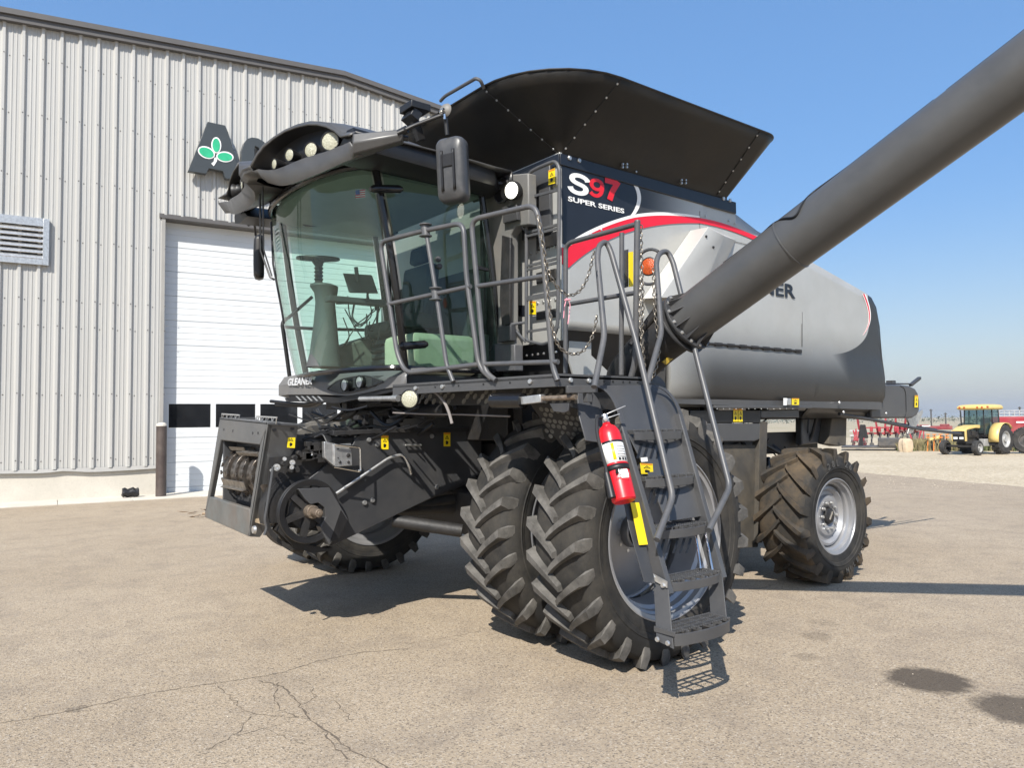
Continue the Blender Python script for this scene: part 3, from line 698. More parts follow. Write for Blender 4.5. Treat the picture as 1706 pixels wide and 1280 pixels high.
# crop factors of the survey: (x, y) -> photo
def K(x, y): return (920+x/4.739, 250+y/4.739)
arc_out = c3(K(610, 218), K(720, 290), K(725, 420), K(655, 508))
arc_in = c3(K(585, 218), K(690, 290), K(698, 420), K(620, 515))
redtop = c3(K(190, 722), K(420, 560), K(760, 460), K(1166, 535))+c3(K(1166, 535), K(1330, 560), K(1480, 620), K(1680, 712))[1:]
redbot = c3(K(130, 930), K(330, 740), K(640, 560), K(1166, 577))+c3(K(1166, 577), K(1330, 600), K(1450, 640), K(1600, 712))[1:]
whitetop = c3(K(108, 750), K(400, 510), K(760, 440), K(1166, 522))
dark = [K(76, 95), K(585, 210)]+arc_in[1:]+c3(K(620, 515), K(440, 560), K(250, 640), K(108, 748))[1:]+[K(80, 735)]
decal('dark_decal', dark, NAVY)
decal('white_outline_decal', arc_in+arc_out[::-1], WHITE, .0085)
wp = c3(K(108, 748), K(250, 640), K(440, 560), K(620, 515))+c3(K(655, 508), K(830, 478), K(1000, 490), K(1166, 522))
wl2 = c3(K(128, 768), K(265, 665), K(450, 583), K(620, 540))+c3(K(655, 532), K(830, 505), K(1000, 515), K(1166, 534))
decal('white_outline_decal', wp+wl2[::-1], WHITE, .0085)
wrong = c3(K(80, 770), K(100, 770), K(118, 775), K(135, 780))
rp = [K(77, 768), K(108, 778), K(128, 770)]+c3(K(128, 768), K(265, 665), K(450, 583), K(620, 540))+c3(K(655, 533), K(830, 506), K(1000, 516), K(1166, 536))+c3(K(1166, 536), K(1330, 560), K(1480, 620), K(1700, 720))[1:]
rb_ = c3(K(130, 930), K(330, 740), K(640, 560), K(1166, 577))+c3(K(1166, 577), K(1330, 605), K(1450, 645), K(1600, 712))[1:]
decal('red_swoosh_decal', rp+rb_[::-1]+[K(77, 895)], REDS, .0075)
# fading patch behind the arc
def fade_mat():
    m = mat('dark to silver fade print', (.42, .42, .40), .34, .2, .04, 3); n = m.node_tree.nodes; l = m.node_tree.links; p = n['Principled BSDF']
    tc = n.new('ShaderNodeTexCoord'); sx = n.new('ShaderNodeSeparateXYZ'); l.new(tc.outputs['Object'], sx.inputs[0])
    r = n.new('ShaderNodeMapRange'); r.interpolation_type = 'SMOOTHSTEP'
    a, b = at(*K(700, 350), 'y', YS).x, at(*K(1180, 400), 'y', YS).x
    r.inputs[1].default_value = a; r.inputs[2].default_value = b; l.new(sx.outputs[0], r.inputs[0])
    mx = n.new('ShaderNodeMix'); mx.data_type = 'RGBA'; mx.inputs[6].default_value = (.045, .046, .048, 1); mx.inputs[7].default_value = (.42, .42, .40, 1)
    l.new(r.outputs[0], mx.inputs[0]); l.new(mx.outputs[2], p.inputs['Base Color']); return m
decal('fade_decal', [K(600, 205)]+[K(640, 215)]+[K(1190, 385)]+[K(1190, 530)]+[K(1100, 510), K(900, 485), K(655, 508)]+arc_out[::-1][1:-1], fade_mat(), .0045)
# rear corner: charcoal sweep with white and red edge lines
def J(x, y): return (1100+x/3.7087, 440+y/3.7087)
sw = c3(J(1270, 185), J(1330, 330), J(1280, 540), J(1000, 556))
CORN = mat('charcoal corner print', (.055, .055, .055), .36, .1, .06, 4, dust=.2)
sweep = sw+[J(1120, 640), J(1160, 780), J(1290, 900), J(1368, 930), J(1380, 730), J(1372, 560), J(1362, 400), J(1340, 280), J(1318, 222), J(1300, 203)]
def shifted(cv, dx): return [(u+dx, v) for u, v in cv]
for nm, a, b, m_, of in (('white_line_decal', -.3, -2.0, WHITE, .0065), ('red_line_decal', -2.4, -4.6, REDS, .0065), ('white_line_decal', -4.9, -6.0, WHITE, .0065)):
    cv = c3(J(1270, 185), J(1330, 330), J(1295, 390), J(1255, 440)); n_ = len(cv)
    A_ = [(u+a*(1-i/n_*.9), v) for i, (u, v) in enumerate(cv)]; B_ = [(u+b*(1-i/n_*.9), v) for i, (u, v) in enumerate(cv)]
    decal(nm, A_+B_[::-1], m_, of)
ux = V((1, 0, 0)); uz = V((0, 0, 1))
o_ = at(*K(122, 330), 'y', YS-.010)
def fit(o, p0, p1, mirror=False):
    xs = [v.co.x for v in o.data.vertices]; zs = [v.co.z for v in o.data.vertices]
    a, b, c, d = min(xs), max(xs), min(zs), max(zs)
    for v in o.data.vertices:
        v.co.x = p0.x+(v.co.x-a)/(b-a)*(p1.x-p0.x); v.co.z = p0.z+(v.co.z-c)/(d-c)*(p1.z-p0.z)
def fitpx(o, xl, vt, vb, xr, Kf, Y):
    a = at(*Kf(xl, vb), 'y', Y); t = at(*Kf(xl, vt), 'y', Y); r_ = at(*Kf(xr, vt), 'y', Y)
    fit(o, V((a.x, 0, a.z)), V((r_.x, 0, t.z)))
def stroke(path, w0, w1, name, m, box, off, grow=0, shear=0):
    """heavy letter: a band of horizontal thickness w0 / vertical thickness w1 along a unit-square path"""
    P = path; L_ = []; Rr = []; n_ = len(P)
    for i, (x, y) in enumerate(P):
        dx = P[min(i+1, n_-1)][0]-P[max(i-1, 0)][0]; dy = P[min(i+1, n_-1)][1]-P[max(i-1, 0)][1]; q = math.hypot(dx, dy); nx, ny = -dy/q, dx/q
        L_.append((x+nx*(w0/2+grow), y+ny*(w1/2+grow))); Rr.append((x-nx*(w0/2+grow), y-ny*(w1/2+grow)))
    x0, z0, x1, z1 = box; mb = MB()
    def W3(p, e): return V((x0+(x1-x0)*(p[0]+shear*p[1]), YS-off+e, z0+(z1-z0)*p[1]))
    vs = [W3(p, 0) for p in L_]+[W3(p, 0) for p in Rr]; mb.add(vs, [(i, i+1, n_+i+1, n_+i) for i in range(n_-1)])
    return mb.build(name, m, CB)
def bez(*pts): return c3(*pts, n=10)
def kb(xl, vt, vb, xr): a = at(*K(xl, vb), 'y', YS); t = at(*K(xl, vt), 'y', YS); r_ = at(*K(xr, vt), 'y', YS); return (a.x, a.z, r_.x, t.z)
SP = bez((.96, .70), (.94, .98), (.10, 1.02), (.14, .70))+bez((.14, .70), (.18, .46), (.86, .56), (.86, .30))[1:]+bez((.86, .30), (.86, -.02), (.06, -.02), (.04, .30))[1:]
NP = [( .5+.36*math.sin(a), .66+.24*math.cos(a)) for a in [2*PI*k/24+1.2 for k in range(25)]]
NT = bez((.86, .62), (.90, .02), (.30, -.02), (.10, .22))
SV = [(.04, .88), (.80, .88)]; S7 = [(.86, .96), (.52, .45), (.36, .02)]
bS = kb(132, 172, 335, 280); b9 = kb(285, 208, 362, 400); b7 = kb(400, 215, 388, 525)
stroke(SP, .30, .20, 'lettering_S', WHITE, bS, .0085)
for i_, (p_, w0, w1, b_) in enumerate(((NP, .27, .17, b9), (NT, .27, .18, b9), (SV, .2, .24, b7), (S7, .34, .2, b7))):
    if i_ == 2:
        for k_, q_ in enumerate(((SV), (S7))): stroke(q_, .2 if k_ == 0 else .34, .24 if k_ == 0 else .2, 'lettering_outline', NAVY, b_, .0104+.0003*k_, grow=.06, shear=.06)
    stroke(p_, w0, w1, 'lettering_97', RED, b_, .0090+.0003*i_+(.0016 if i_ > 1 else 0), shear=.06)
o4 = text('SUPER SERIES', .07, WHITE, 'lettering_super_series', CB, o_, ux, uz, bold=.0016, depth=.0012); fitpx(o4, 126, 362, 402, 566, K, YS-.010)
GL = text('GLEANER', .3, NAVY, 'lettering_maker', CB, o_, ux, uz, bold=.006, depth=.0012)
a = at(1186, 471, 'y', YS-.008); b = at(*J(835, 215), 'y', YS-.008); t_ = at(*J(835, 130), 'y', YS-.008)
fit(GL, V((a.x, 0, b.z)), V((b.x, 0, t_.z)))
# warning stickers
def sticker(px, ax, v0, m=None, marks=True, vert=True, par=None, nrm=None):
    q = [at(u, v, ax, v0) for u, v in px]; n_ = (q[1]-q[0]).cross(q[3]-q[0]).normalized()
    if n_.dot(CAM-q[0]) < 0: n_ = -n_
    o = MB().prism([p+n_*.001 for p in q], n_*.0015).build('warning_sticker', m or YEL, par or CB)
    if marks:
        mk = MB(); ex = (q[1]-q[0]); ey = (q[3]-q[0])     # px order: TL, TR, BR, BL
        def P2(x, y): return q[0]+ex*x+ey*y+n_*.0032
        def rect(x0, y0, x1, y1): mk.prism([P2(x0, y0), P2(x1, y0), P2(x1, y1), P2(x0, y1)], n_*.0006)
        tri = [P2(.2, .47), P2(.8, .47), P2(.5, .2)]; tri2 = [P2(.32, .43), P2(.68, .43), P2(.5, .27)]
        for i in range(3):
            j = (i+1) % 3; mk.add([tri[i], tri[j], tri2[j], tri2[i]], [(0, 1, 2, 3)])
        rect(.47, .32, .53, .4)
        mk.add([P2(.3, .85), P2(.3, .62), P2(.45, .58), P2(.7, .66), P2(.68, .8), P2(.5, .88)], [tuple(range(6))])
        mk.build('sticker_symbol', BLK, o)
        MB().prism([P2(.05, .02), P2(.95, .02), P2(.95, .12), P2(.05, .12)], n_*.0006).build('sticker_band', mat('orange band', (.7, .22, .02), .5), o)
    return o
# ---------------------------------------------------------------- grain tank front, hopper, extension
XF = T3[0].x; YR = 1.7
tf = MB()                                             # silver front wall with bolt rows
f0 = at(858, 345, 'x', XF-.01)
tf.box((XF-.012, YS+.0, 2.52), (XF+.02, 1.7, 4.24)); tf.build('tank_front_wall', SILV, CB, bev=.004)
bt = MB()
for v_ in range(12):
    z = 2.5+v_*.14
    for y in (-1.05,): bolt(bt, (XF-.014, y, z), (-1, 0, 0), .014)
for k in range(6):
    for z in (2.42, 2.9, 3.38): bolt(bt, (XF-.014, -1.62+k*.085, z), (-1, 0, 0), .012)
bt.build('bolts', STEEL, CB)
# dark louvre panels behind the tank ladder
dk = MB(); dk.box((XF-.05, -1.60, 3.52), (XF-.014, -1.18, 4.18)); dk.build('dark_access_panel', CHARL, CB, bev=.006)
dk = MB()
for (u0, v0, u1, v1) in ((893, 395, 928, 408), (893, 455, 925, 466), (893, 520, 925, 528)):
    a = at(u0, v0, 'x', XF-.03); b = at(u1, v1, 'x', XF-.03); dk.box((XF-.03, a.y, b.z), (XF-.012, b.y, a.z))
dk.build('tank_catches', DARKM, CB, bev=.004)
# hopper (dark sloping underside of the tank)
hp = MB(); H = [V((XF, YS+.01, 2.63)), V((1.6, YS+.01, 2.63)), V((1.6, -1.0, 2.0)), V((XF+.25, -1.0, 2.0))]
hp.loft([[V((XF-.01, YS+.01, 2.64)), V((XF-.01, 1.69, 2.64)), V((1.62, 1.69, 2.64)), V((1.62, YS+.01, 2.64))], [V((XF+.35, -1.15, 2.0)), V((XF+.35, 1.15, 2.0)), V((1.62, 1.15, 2.0)), V((1.62, -1.15, 2.0))]]); hp.build('tank_hopper', CHAR, CB)
pl = MB(); q = [at(u, v, 'y', -1.60) for u, v in ((948, 522), (985, 522), (985, 592), (1012, 618), (1012, 640), (960, 640), (948, 600))]
pl.prism([p for p in q], (0, .02, 0)); pl.build('silver_gusset', SILV, CB)
# notice plate
sticker([(955, 530), (974, 532), (974, 549), (955, 547)], 'y', -1.605, WHITE, False)
sticker([(860, 509), (875, 509), (875, 527), (860, 527)], 'x', XF-.014, NAVY, False)
sticker([(882, 502), (893, 502), (893, 524), (882, 524)], 'x', XF-.016)
sticker([(914, 284), (925, 280), (925, 305), (914, 308)], 'x', XF-.06)
# top rail of the tank
tr = MB(); a = T3[0]; b = T3[2]
tr.prism([V((a.x-.02, YS-.02, a.z-.075)), V((b.x, YS-.02, b.z-.1)), V((b.x, YS-.02, b.z+.03)), V((a.x-.02, YS-.02, a.z+.03))], (0, .06, 0))
tr.prism([V((a.x-.03, YS-.01, a.z-.075)), V((a.x-.03, 1.7, a.z-.075)), V((a.x-.03, 1.7, a.z+.03)), V((a.x-.03, YS-.01, a.z+.03))], (.05, 0, 0))
tr.build('tank_top_rail', NAVY, CB, bev=.004)
bt = MB()
for u, v in ((948.5, 263.5), (964.5, 267.5), (1205, 331), (1216, 334)): bolt(bt, at(u, v, 'y', YS-.02), (0, -1, 0), .022, .014)
for k in range(4):
    for u in (1039, 1137): p = at(u+(k % 2)*7-3, 274+(u-1039)*.27+(k//2)*5, 'y', YS-.03); bolt(bt, p, (0, -1, 0), .013, .02)
bt.build('rail_bolts', STEEL, CB)
# flared black extension: bottom loop -> top loop
ZB = 4.27
def loop(x0, x1, y0, y1, z, rr, n=8, zf=lambda x, y: 0, r2=None):
    P = []; rf_ = rr; r2 = r2 or rr
    for cx, cy, a0, rr in ((x0+rf_, y0+rf_, PI, rf_), (x1-r2, y0+r2, 1.5*PI, r2), (x1-r2, y1-r2, 0, r2), (x0+rf_, y1-rf_, .5*PI, rf_)):
        for k in range(n+1):
            a = a0+.5*PI*k/n; x = cx+rr*math.cos(a); y = cy+rr*math.sin(a); P.append(V((x, y, z+zf(x, y))))
    return P
x0, x1 = XF+.0, 2.60
topf = lambda x, y: 0
rings = [loop(x0, x1, YS+.01, 1.69, ZB-.1, .03)]
for k in range(7):
    t = k/6; rings.append(loop(x0+(-.52-x0)*t, x1+(2.80-x1)*t, YS+.01+(-2.28-YS)*t, 1.69+(2.28-1.7)*t, ZB-.02+(4.80-ZB)*t, .03+.84*t, r2=.02+.24*t, zf=lambda x, y, t=t: t*t*topf(x, y)))
ex = MB(); ex.loft(rings, closed=True, caps=False)
n0 = len(rings[0])
ex.f = [f for f in ex.f]
exo = ex.build('tank_extension', TANKB, CB, smooth=50, thick=.012, off=0)
rim_ = MB(); rim_.tube(rings[-1], .011, 8, closed=True); rim_.build('extension_rim', TANKB, CB)
bt = MB()                                             # seams and bolts of the extension panels
rg_ = lambda i, t: rings[1+int(t*6)][i].lerp(rings[min(7, 2+int(t*6))][i], t*6-int(t*6))
n_ = 9
def foot(fr_, side):                                  # a point running along the side edge
    i0, i1 = n_-1, n_                                 # end of front-left corner, start of rear-left corner
    return lambda t: rg_(i0, t).lerp(rg_(i1, t), fr_)
for fr_ in (.0, .93):
    g = foot(fr_, 0)
    for t in (.05, .2, .38, .56, .74, .92): bolt(bt, g(t)+V((0, -.008, 0)), (0, -.75, -.66), .011, .008)
for t in (.05, .2, .35, .5, .65, .8, .93): bolt(bt, rg_(0, t)+V((-.008, 0, 0)), (-.7, 0, -.7), .011, .008)
bt.build('extension_bolts', STEEL, CB)
se = MB()
for fr_ in (.0, .93):
    g = foot(fr_, 0); se.tube([g(t)+V((0, -.006, -.004)) for t in (0, .25, .5, .75, .99)], .006, 6)
se.tube([rg_(0, t)+V((-.006, 0, -.004)) for t in (0, .25, .5, .75, .99)], .006, 6); se.build('extension_seam', TANKB, CB)
# window slot in the front panel
def fpl(u, v, e=0):                                   # on the sloping front panel
    n = V((-(4.80-ZB), 0, -(.52+x0))).normalized(); return onpl(u, v, V((x0, 0, ZB))+n*e, n)
sl_ = MB().prism([fpl(u, v, .012) for u, v in ((797, 180), (806, 175), (811, 176), (833, 217), (832, 224), (826, 225), (818, 222), (796, 184))], (-.002, 0, 0))
sl_.build('inspection_window', mat('painted sky pane', (.10, .16, .24), .08, 0, .02, 3, spec=.9), CB)  # opaque pane, the light of the sky is put into its blue colour
MB().tube([fpl(u, v, .03) for u, v in ((734, 168), (741, 160), (793, 130), (801, 134), (806, 147))], .016, 10, fillet=.05).build('extension_handle', RAIL, CB)
fr2 = MB().tube([fpl(u, v, .012) for u, v in ((690, 216), (745, 184), (811, 147))], .006, 6); fr2.build('extension_edge_strip', STEEL, CB)
# small camera / beacon bracket left of the extension
bk = MB(); c = at(690, 184, 'y', -.35)
bk.box(c-V((.10, .12, .02)), c+V((.12, .12, .05))); bk.box(c-V((.08, .1, .12)), c+V((.02, .1, -.02)), rot=M.Rotation(.5, 3, 'Y')); bk.box(c-V((.02, .03, .3)), c+V((.06, .03, 0)), rot=M.Rotation(-.4, 3, 'Y'))
bk.build('roof_bracket', BLK, CB, bev=.006)
# ---------------------------------------------------------------- ladder on the tank front
XL = XF-.16
lad = MB()
def L3(u, v, x=None): return at(u, v, 'x', x if x is not None else XL)
lad.tube([L3(877, 566), L3(877, 335), L3(881, 288), L3(893, 281), L3(925, 268), L3(932, 280), L3(931, 400), L3(929, 545), L3(920, 566)], .017, 10, fillet=.06)
for va, vb in ((330, 316), (388, 374), (394, 380), (444, 430), (450, 437), (496, 486), (500, 490), (553, 545)): lad.bar(L3(877, va), L3(931, vb), .02, .022)
lad.tube([L3(877, 553), L3(878, 568), L3(903, 574), L3(929, 566)], .014, 8, fillet=.03)
for (u0, v0, u1, v1) in ((852, 360, 876, 384), (850, 541, 876, 570)):
    lad.tube([at(u0, v0, 'x', -.12), L3(u1, v1)], .013, 8); lad.tube([at(u0, v0, 'x', -.12), L3(877, v0-4)], .013, 8)
lad.build('tank_ladder', RAIL, CB)
for v_ in (390, 445, 497):
    pass
# ---------------------------------------------------------------- cab
ZG0, ZG1 = 2.27, 3.97
def cabx(t): return -1.10-.28*t                       # pillar line
BOW = .36
HW = 1.05
def shell(t, s):
    """cab glass shell; s 0..1 from left rear, along the door, round the windscreen to the right rear"""
    xc = cabx(t); bul = .05*math.sin(t*PI); XR = -.05-.22*t**1.3
    if s < .28:
        k = s/.28; return V((XR+(xc-XR)*k, -(HW-.03*(1-k)**2+bul*k), 0))
    if s > .72:
        k = (1-s)/.28; return V((XR+(xc-XR)*k, (HW-.10*(1-k)**2+bul*k), 0))
    a = (s-.28)/.44*PI; return V((xc-(BOW+bul)*math.sin(a)**.9, -(HW+bul)*math.cos(a), 0))
def cabz(t): return ZG0+(ZG1-ZG0)*t
def patch(s0, s1, t0, t1, ns, ntt, off=0, low=None):
    cols = []
    for i in range(ns+1):
        s = s0+(s1-s0)*i/ns; c = []
        for j in range(ntt+1):
            t = t0+(t1-t0)*j/ntt
            if low: t = max(t, low(s))
            p = shell(t, s); p.z = cabz(t); c.append(p+V((0, 0, 0)))
        cols.append(c)
    return MB().loft(cols, closed=False, caps=False)
cab = MB()                                            # cab: floor pan, rear wall, lower frame
fl = [V((-.2+(shell(0, i/40).x+.2)*.86, shell(0, i/40).y*.93, 2.12)) for i in range(41)]
cab.prism(fl, (0, 0, .10))
cab.box((-.26, -.98, 2.2), (-.16, .98, 2.62))
cab = cab.build('cab', CHAR, CB, bev=.006)
patch(.30, .70, 0, 1, 26, 10).build('windscreen', GLS, cab, smooth=60)
patch(.0, .27, 0, 1, 14, 12, low=lambda s: .13*(1-s/.07)**2 if s < .07 else 0).build('door_window', GLSD, cab, smooth=60)
patch(.73, .97, 0, 1, 10, 10).build('side_window', GLS, cab, smooth=60)
pil = MB()
def edge_tube(s, r, t0=0, t1=1, n=12):
    P = []
    for j in range(n+1):
        t = t0+(t1-t0)*j/n; p = shell(t, s); p.z = cabz(t); P.append(p)
    return pil.tube(P, r, 8)
edge_tube(.285, .034); edge_tube(.715, .034); edge_tube(.0, .03); edge_tube(.98, .03); 
for t in (0.0, 1.0):
    P = []
    for i in range(61):
        p = shell(t, .98*i/60); p.z = cabz(t)+(-.0 if t == 0 else .0); P.append(p)
    pil.tube(P, .026, 8)
pil.build('pillar_frame', BLKG, cab)
# black band under the roof
bd = MB(); r0 = [shell(1.0, .02+.96*i/60)+V((0, 0, ZG1-.02)) for i in range(61)]; r1 = [shell(1.08, .02+.96*i/60)*1.0+V((0, 0, ZG1+.14)) for i in range(61)]
bd.loft([r0, r1], closed=False, caps=False); bd.build('roof_band', BLK, cab, thick=.02)
POSTM = mat('grey cab cover', (.135, .134, .128), .5, 0, .06, 4, dust=.2)
# rear wall window and B post, rear corner pillar (grey cover between cab and tank)
rw = MB(); rw.box((-.2, -.95, 2.55), (-.17, -.9, 3.95)); rw.box((-.2, .9, 2.55), (-.17, .95, 3.95)); rw.build('rear_post', BLK, cab)
rp_ = MB().box((-.155, -.92, 2.55), (-.15, .92, 3.3)); rp_.build('rear_wall', INT, cab)
# rear tank wall seen through the rear window exists already
cp = MB(); A = [at(u, v, 'x', -.10) for u, v in ((795, 298), (835, 292), (880, 288), (881, 374), (858, 377), (850, 392), (850, 545), (858, 565), (858, 612), (812, 620), (818, 590), (822, 560), (822, 500), (816, 420), (806, 360))]
cp.prism(A, (.10, 0, 0)); cp.build('corner_post', POSTM, CB, bev=.012)
cp2 = MB(); A = [at(u, v, 'x', -.135) for u, v in ((836, 392), (850, 396), (849, 540), (836, 545), (832, 500))]; cp2.prism(A, (.03, 0, 0)); cp2.build('corner_recess', DARKM, CB, bev=.006)
cp3 = MB(); cp3.box(at(830, 545, 'x', -.16)-V((0, 0, 0)), at(860, 568, 'x', -.10)); A = [at(u, v, 'x', -.15) for u, v in ((836, 345), (860, 340), (862, 366), (838, 372))]; cp3.prism(A, (.04, 0, 0)); cp3.build('corner_bracket', CHAR, CB, bev=.005)
MB().prism([at(u, v, 'x', -.125) for u, v in ((839, 561), (853, 561), (853, 568), (839, 567))], (.004, 0, 0)).build('light_plate', WHITE, CB)
lo = MB(); A = [at(u, v, 'x', -.13) for u, v in ((820, 573), (857, 574), (858, 618), (808, 620))]; lo.prism(A, (.1, 0, 0)); lo.build('lower_post_cover', RAIL, CB, bev=.01)
# lit work light on the corner post
lc = at(852, 317, 'x', -.2)
wl_ = MB(); dirv = V((-.97, -.22, -.12)).normalized()
wl_.lathe([(0, -.12), (.05, -.11), (.085, -.05), (.09, 0), (.078, .004), (.07, -.005)], lc, dirv, 24); wk = wl_.build('work_light', BLK, CB)
MB().lathe([(0, .012), (.04, .01), (.075, 0)], lc, dirv, 24).build('light_lens', LIT, wk)
wr = MB().lathe([(.075, -.03), (.12, .0), (.125, .02), (.11, .03)], at(838, 318, 'x', -.13), (-1, 0, 0), 24); wr.build('light_recess', BLK, CB)
# second work light under the platform corner
lc = at(682, 665, 'x', -1.34); wk = MB().lathe([(0, -.08), (.06, -.07), (.078, 0), (.07, .006)], lc, (-.8, -.6, 0), 24).build('work_light', BLK, CB)
MB().lathe([(0, .014), (.04, .012), (.068, 0)], lc, (-.8, -.6, 0), 24).build('light_lens', LENS, wk)
# ---- interior
it = MB(); it.box((-1.25, -.3, 2.22), (-.3, .3, 2.3)); 
it.box((-.52, -.28, 2.62), (-.30, .28, 2.75)); 
seat = MB()
seat.box((-.85, -.27, 2.66), (-.38, .27, 2.80)); seat.box((-.42, -.27, 2.75), (-.28, .27, 3.42), rot=M.Rotation(.12, 3, 'Y')); seat.box((-.38, -.15, 3.44), (-.28, .15, 3.62), rot=M.Rotation(.12, 3, 'Y'))
seat.build('seat', INTD, cab, bev=.04)
sb = MB(); 
for k in range(6): sb.box((-.8+.01*(k % 2), -.23, 2.24+k*.068), (-.4, .23, 2.24+k*.068+.05))
sb.build('seat_suspension', INTD, cab, bev=.01)
dp = MB().box((-1.0, -.99, 2.22), (-.30, -.42, 2.60)); dp.build('instructor_seat', CREAM, cab, bev=.06)
fm = MB().box((-1.16, -.62, 2.225), (-.9, .3, 2.245)); fm.build('floor_mat', CREAM, cab, bev=.01)
# steering column from the surveyed silhouette, standing on the floor at y ~ 0
colm = MB(); yq = .05; cx = at(540, 560, 'y', yq)
def Cp(u, v): return at(u, v, 'y', yq)
colm.loft([[p+V((0, .09*math.cos(a)*wdt, 0))+V((.09*math.sin(a)*wdt, 0, 0)) for a in [2*PI*k/14 for k in range(14)]] for p, wdt in ((Cp(540, 612), 1.9), (Cp(541, 590), 1.6), (Cp(542, 540), 1.25), (Cp(542, 505), 1.05), (Cp(543, 488), 1.25), (Cp(540, 478), 1.5), (Cp(536, 474), 1.2))])
colm.build('steering_column', INT, cab)
bl_ = MB(); P = [Cp(531, 475).lerp(Cp(531, 438), k/12) for k in range(13)]; bl_.tube(P, [.045 if k % 2 else .032 for k in range(13)], 14); bl_.build('column_boot', BLK, cab)
sw_ = MB(); hc = Cp(530, 431); ax_n = V((-.05, -.12, 1)).normalized(); xx = V((1, 0, .05)).normalized(); yy_ = V((0, 1, .12)).normalized()
sw_.tube([hc+xx*.19*math.cos(a)+yy_*.19*math.sin(a) for a in [2*PI*k/32 for k in range(32)]], .017, 8, closed=True)
for a in (0, 2.1, 4.2): sw_.bar(hc-ax_n*.03, hc+xx*.19*math.cos(a)+yy_*.19*math.sin(a), .05, .015)
sw_.lathe([(0, .02), (.05, .015), (.06, -.03), (.04, -.06)], hc, ax_n, 18); sw_.build('steering_wheel', BLK, cab)
cn = MB(); q = [at(u, v, 'y', -.28) for u, v in ((571, 455), (618, 458), (628, 488), (581, 487))]; cn.prism(q, (.03, .03, 0)); cn.box(at(590, 505, 'y', -.3)-V((.25, .02, 0)), at(590, 505, 'y', -.3)+V((.45, .1, .05)))
cn.tube([at(596, 470, 'y', -.3), at(593, 445, 'y', -.3)], .02, 8); cn.tube([at(560, 504, 'y', -.2), at(640, 502, 'y', -.25)], .02, 8); cn.tube([at(590, 507, 'y', -.25), at(586, 530, 'y', -.25), at(600, 543, 'y', -.25), at(612, 535, 'y', -.25)], .01, 8, fillet=.04)
cn.box((-.85, -.45, 2.72), (-.35, -.31, 2.86)); cn.build('armrest_console', INTD, cab, bev=.01)
hl = MB().prism([shell(1, i/40)*.97+V((0, 0, ZG1-.05)) for i in range(41)], (0, 0, .05)); hl.build('headliner', mat('headliner', (.24, .25, .24), .8, 0, .05, 4), cab)
c2_ = MB(); c2_.prism([at(u, v, 'y', .2) for u, v in ((552, 606), (560, 580), (600, 566), (645, 552), (700, 556), (700, 612), (556, 612))], (0, .35, 0)); c2_.build('side_console', mat('dusty console', (.10, .095, .085), .7, 0, .2, 9, dust=.4, dustcol=(.2, .18, .15)), cab, bev=.03)
lv = MB()
for u, v in ((612, 470), (640, 480), (650, 505), (628, 512)): p = at(u, v, 'y', -.22); lv.tube([p+V((0, 0, -.16)), p+V((.01, 0, 0))], .012, 8); lv.lathe([(0, .03), (.022, .02), (.024, -.02), (0, -.03)], p, (0, 0, 1), 10)
lv.build('control_levers', BLK, cab)
wi_ = MB(); rw_ = random.Random(77)
for k in range(9):
    p = at(rw_.uniform(560, 660), rw_.uniform(490, 530), 'y', rw_.uniform(-.35, .1)); wi_.tube([p, p+V((rw_.uniform(-.1, .1), rw_.uniform(-.1, .1), -.2)), p+V((rw_.uniform(-.2, .2), rw_.uniform(-.1, .1), -.32)), p+V((rw_.uniform(.1, .3), 0, -.1))], .006, 6, fillet=.08)
wi_.build('cab_wiring', BLK, cab)
hb = MB(); hb.tube([at(498, 362, 'y', .9), at(505, 375, 'y', .9), at(610, 380, 'y', .9), at(612, 366, 'y', .9)], .012, 8, fillet=.04); hb.tube([at(474, 545, 'y', 1.0), at(525, 548, 'y', 1.0), at(650, 551, 'y', 1.0)], .018, 8); hb.tube([at(480, 530, 'y', 1.0), at(520, 495, 'y', 1.0)], .018, 8)
hb.tube([at(523, 614, 'x', -1.25), at(524, 580, 'x', -1.25), at(535, 557, 'x', -1.25), at(560, 556, 'x', -1.25)], .018, 8, fillet=.06)
hb.build('grab_bars', BLK, cab)
fg = MB().prism([onpl(u, v, (-1.62, -.6, 3.7), (-.86, -.5, .1)) for u, v in ((592, 317), (608, 315.5), (608.5, 328.5), (593, 330))], (.002, 0, 0)); fg.build('flag_sticker', WHITE, cab)
fs_ = MB()
for k in range(4):
    v0 = 317+k*3.6; fs_.prism([onpl(u, v, (-1.625, -.6, 3.7), (-.86, -.5, .1)) for u, v in ((592, v0), (608, v0-1.5), (608, v0+.3), (592, v0+1.8))], (.001, 0, 0))
fs_.build('flag_stripes', RED, cab); MB().prism([onpl(u, v, (-1.63, -.6, 3.7), (-.86, -.5, .1)) for u, v in ((592, 317), (599, 316.3), (599.3, 323.5), (592.6, 324.3))], (.001, 0, 0)).build('flag_canton', mat('flag blue', (.05, .08, .3), .5), cab)
dh = MB()                                             # door seals and handles
for (u0, u1, v0) in ((616, 671, 315), (664, 713, 577)):
    p0 = at(u0+6, v0, 'y', -1.13); p1 = at(u1-6, v0-(0 if v0 < 400 else 3), 'y', -1.13); dh.tube([p0-(p1-p0).normalized()*.03, p0, p1, p1+(p1-p0).normalized()*.03], [.02, .036, .036, .02], 12)
dh.build('door_hinge_cover', BLKG, cab)
dl = MB().bar(at(792, 445, 'y', -1.12), at(813, 450, 'y', -1.12), .03, .03); dl.build('door_handle', BLK, cab, bev=.004)
MB().lathe([(0, .03), (.02, .025), (.028, 0)], at(730, 432, 'y', -1.08), (-.2, -1, 0), 14).lathe([(0, .03), (.02, .025), (.028, 0)], at(732, 444, 'y', -1.08), (-.2, -1, 0), 14).build('control_knobs', INTD, cab)
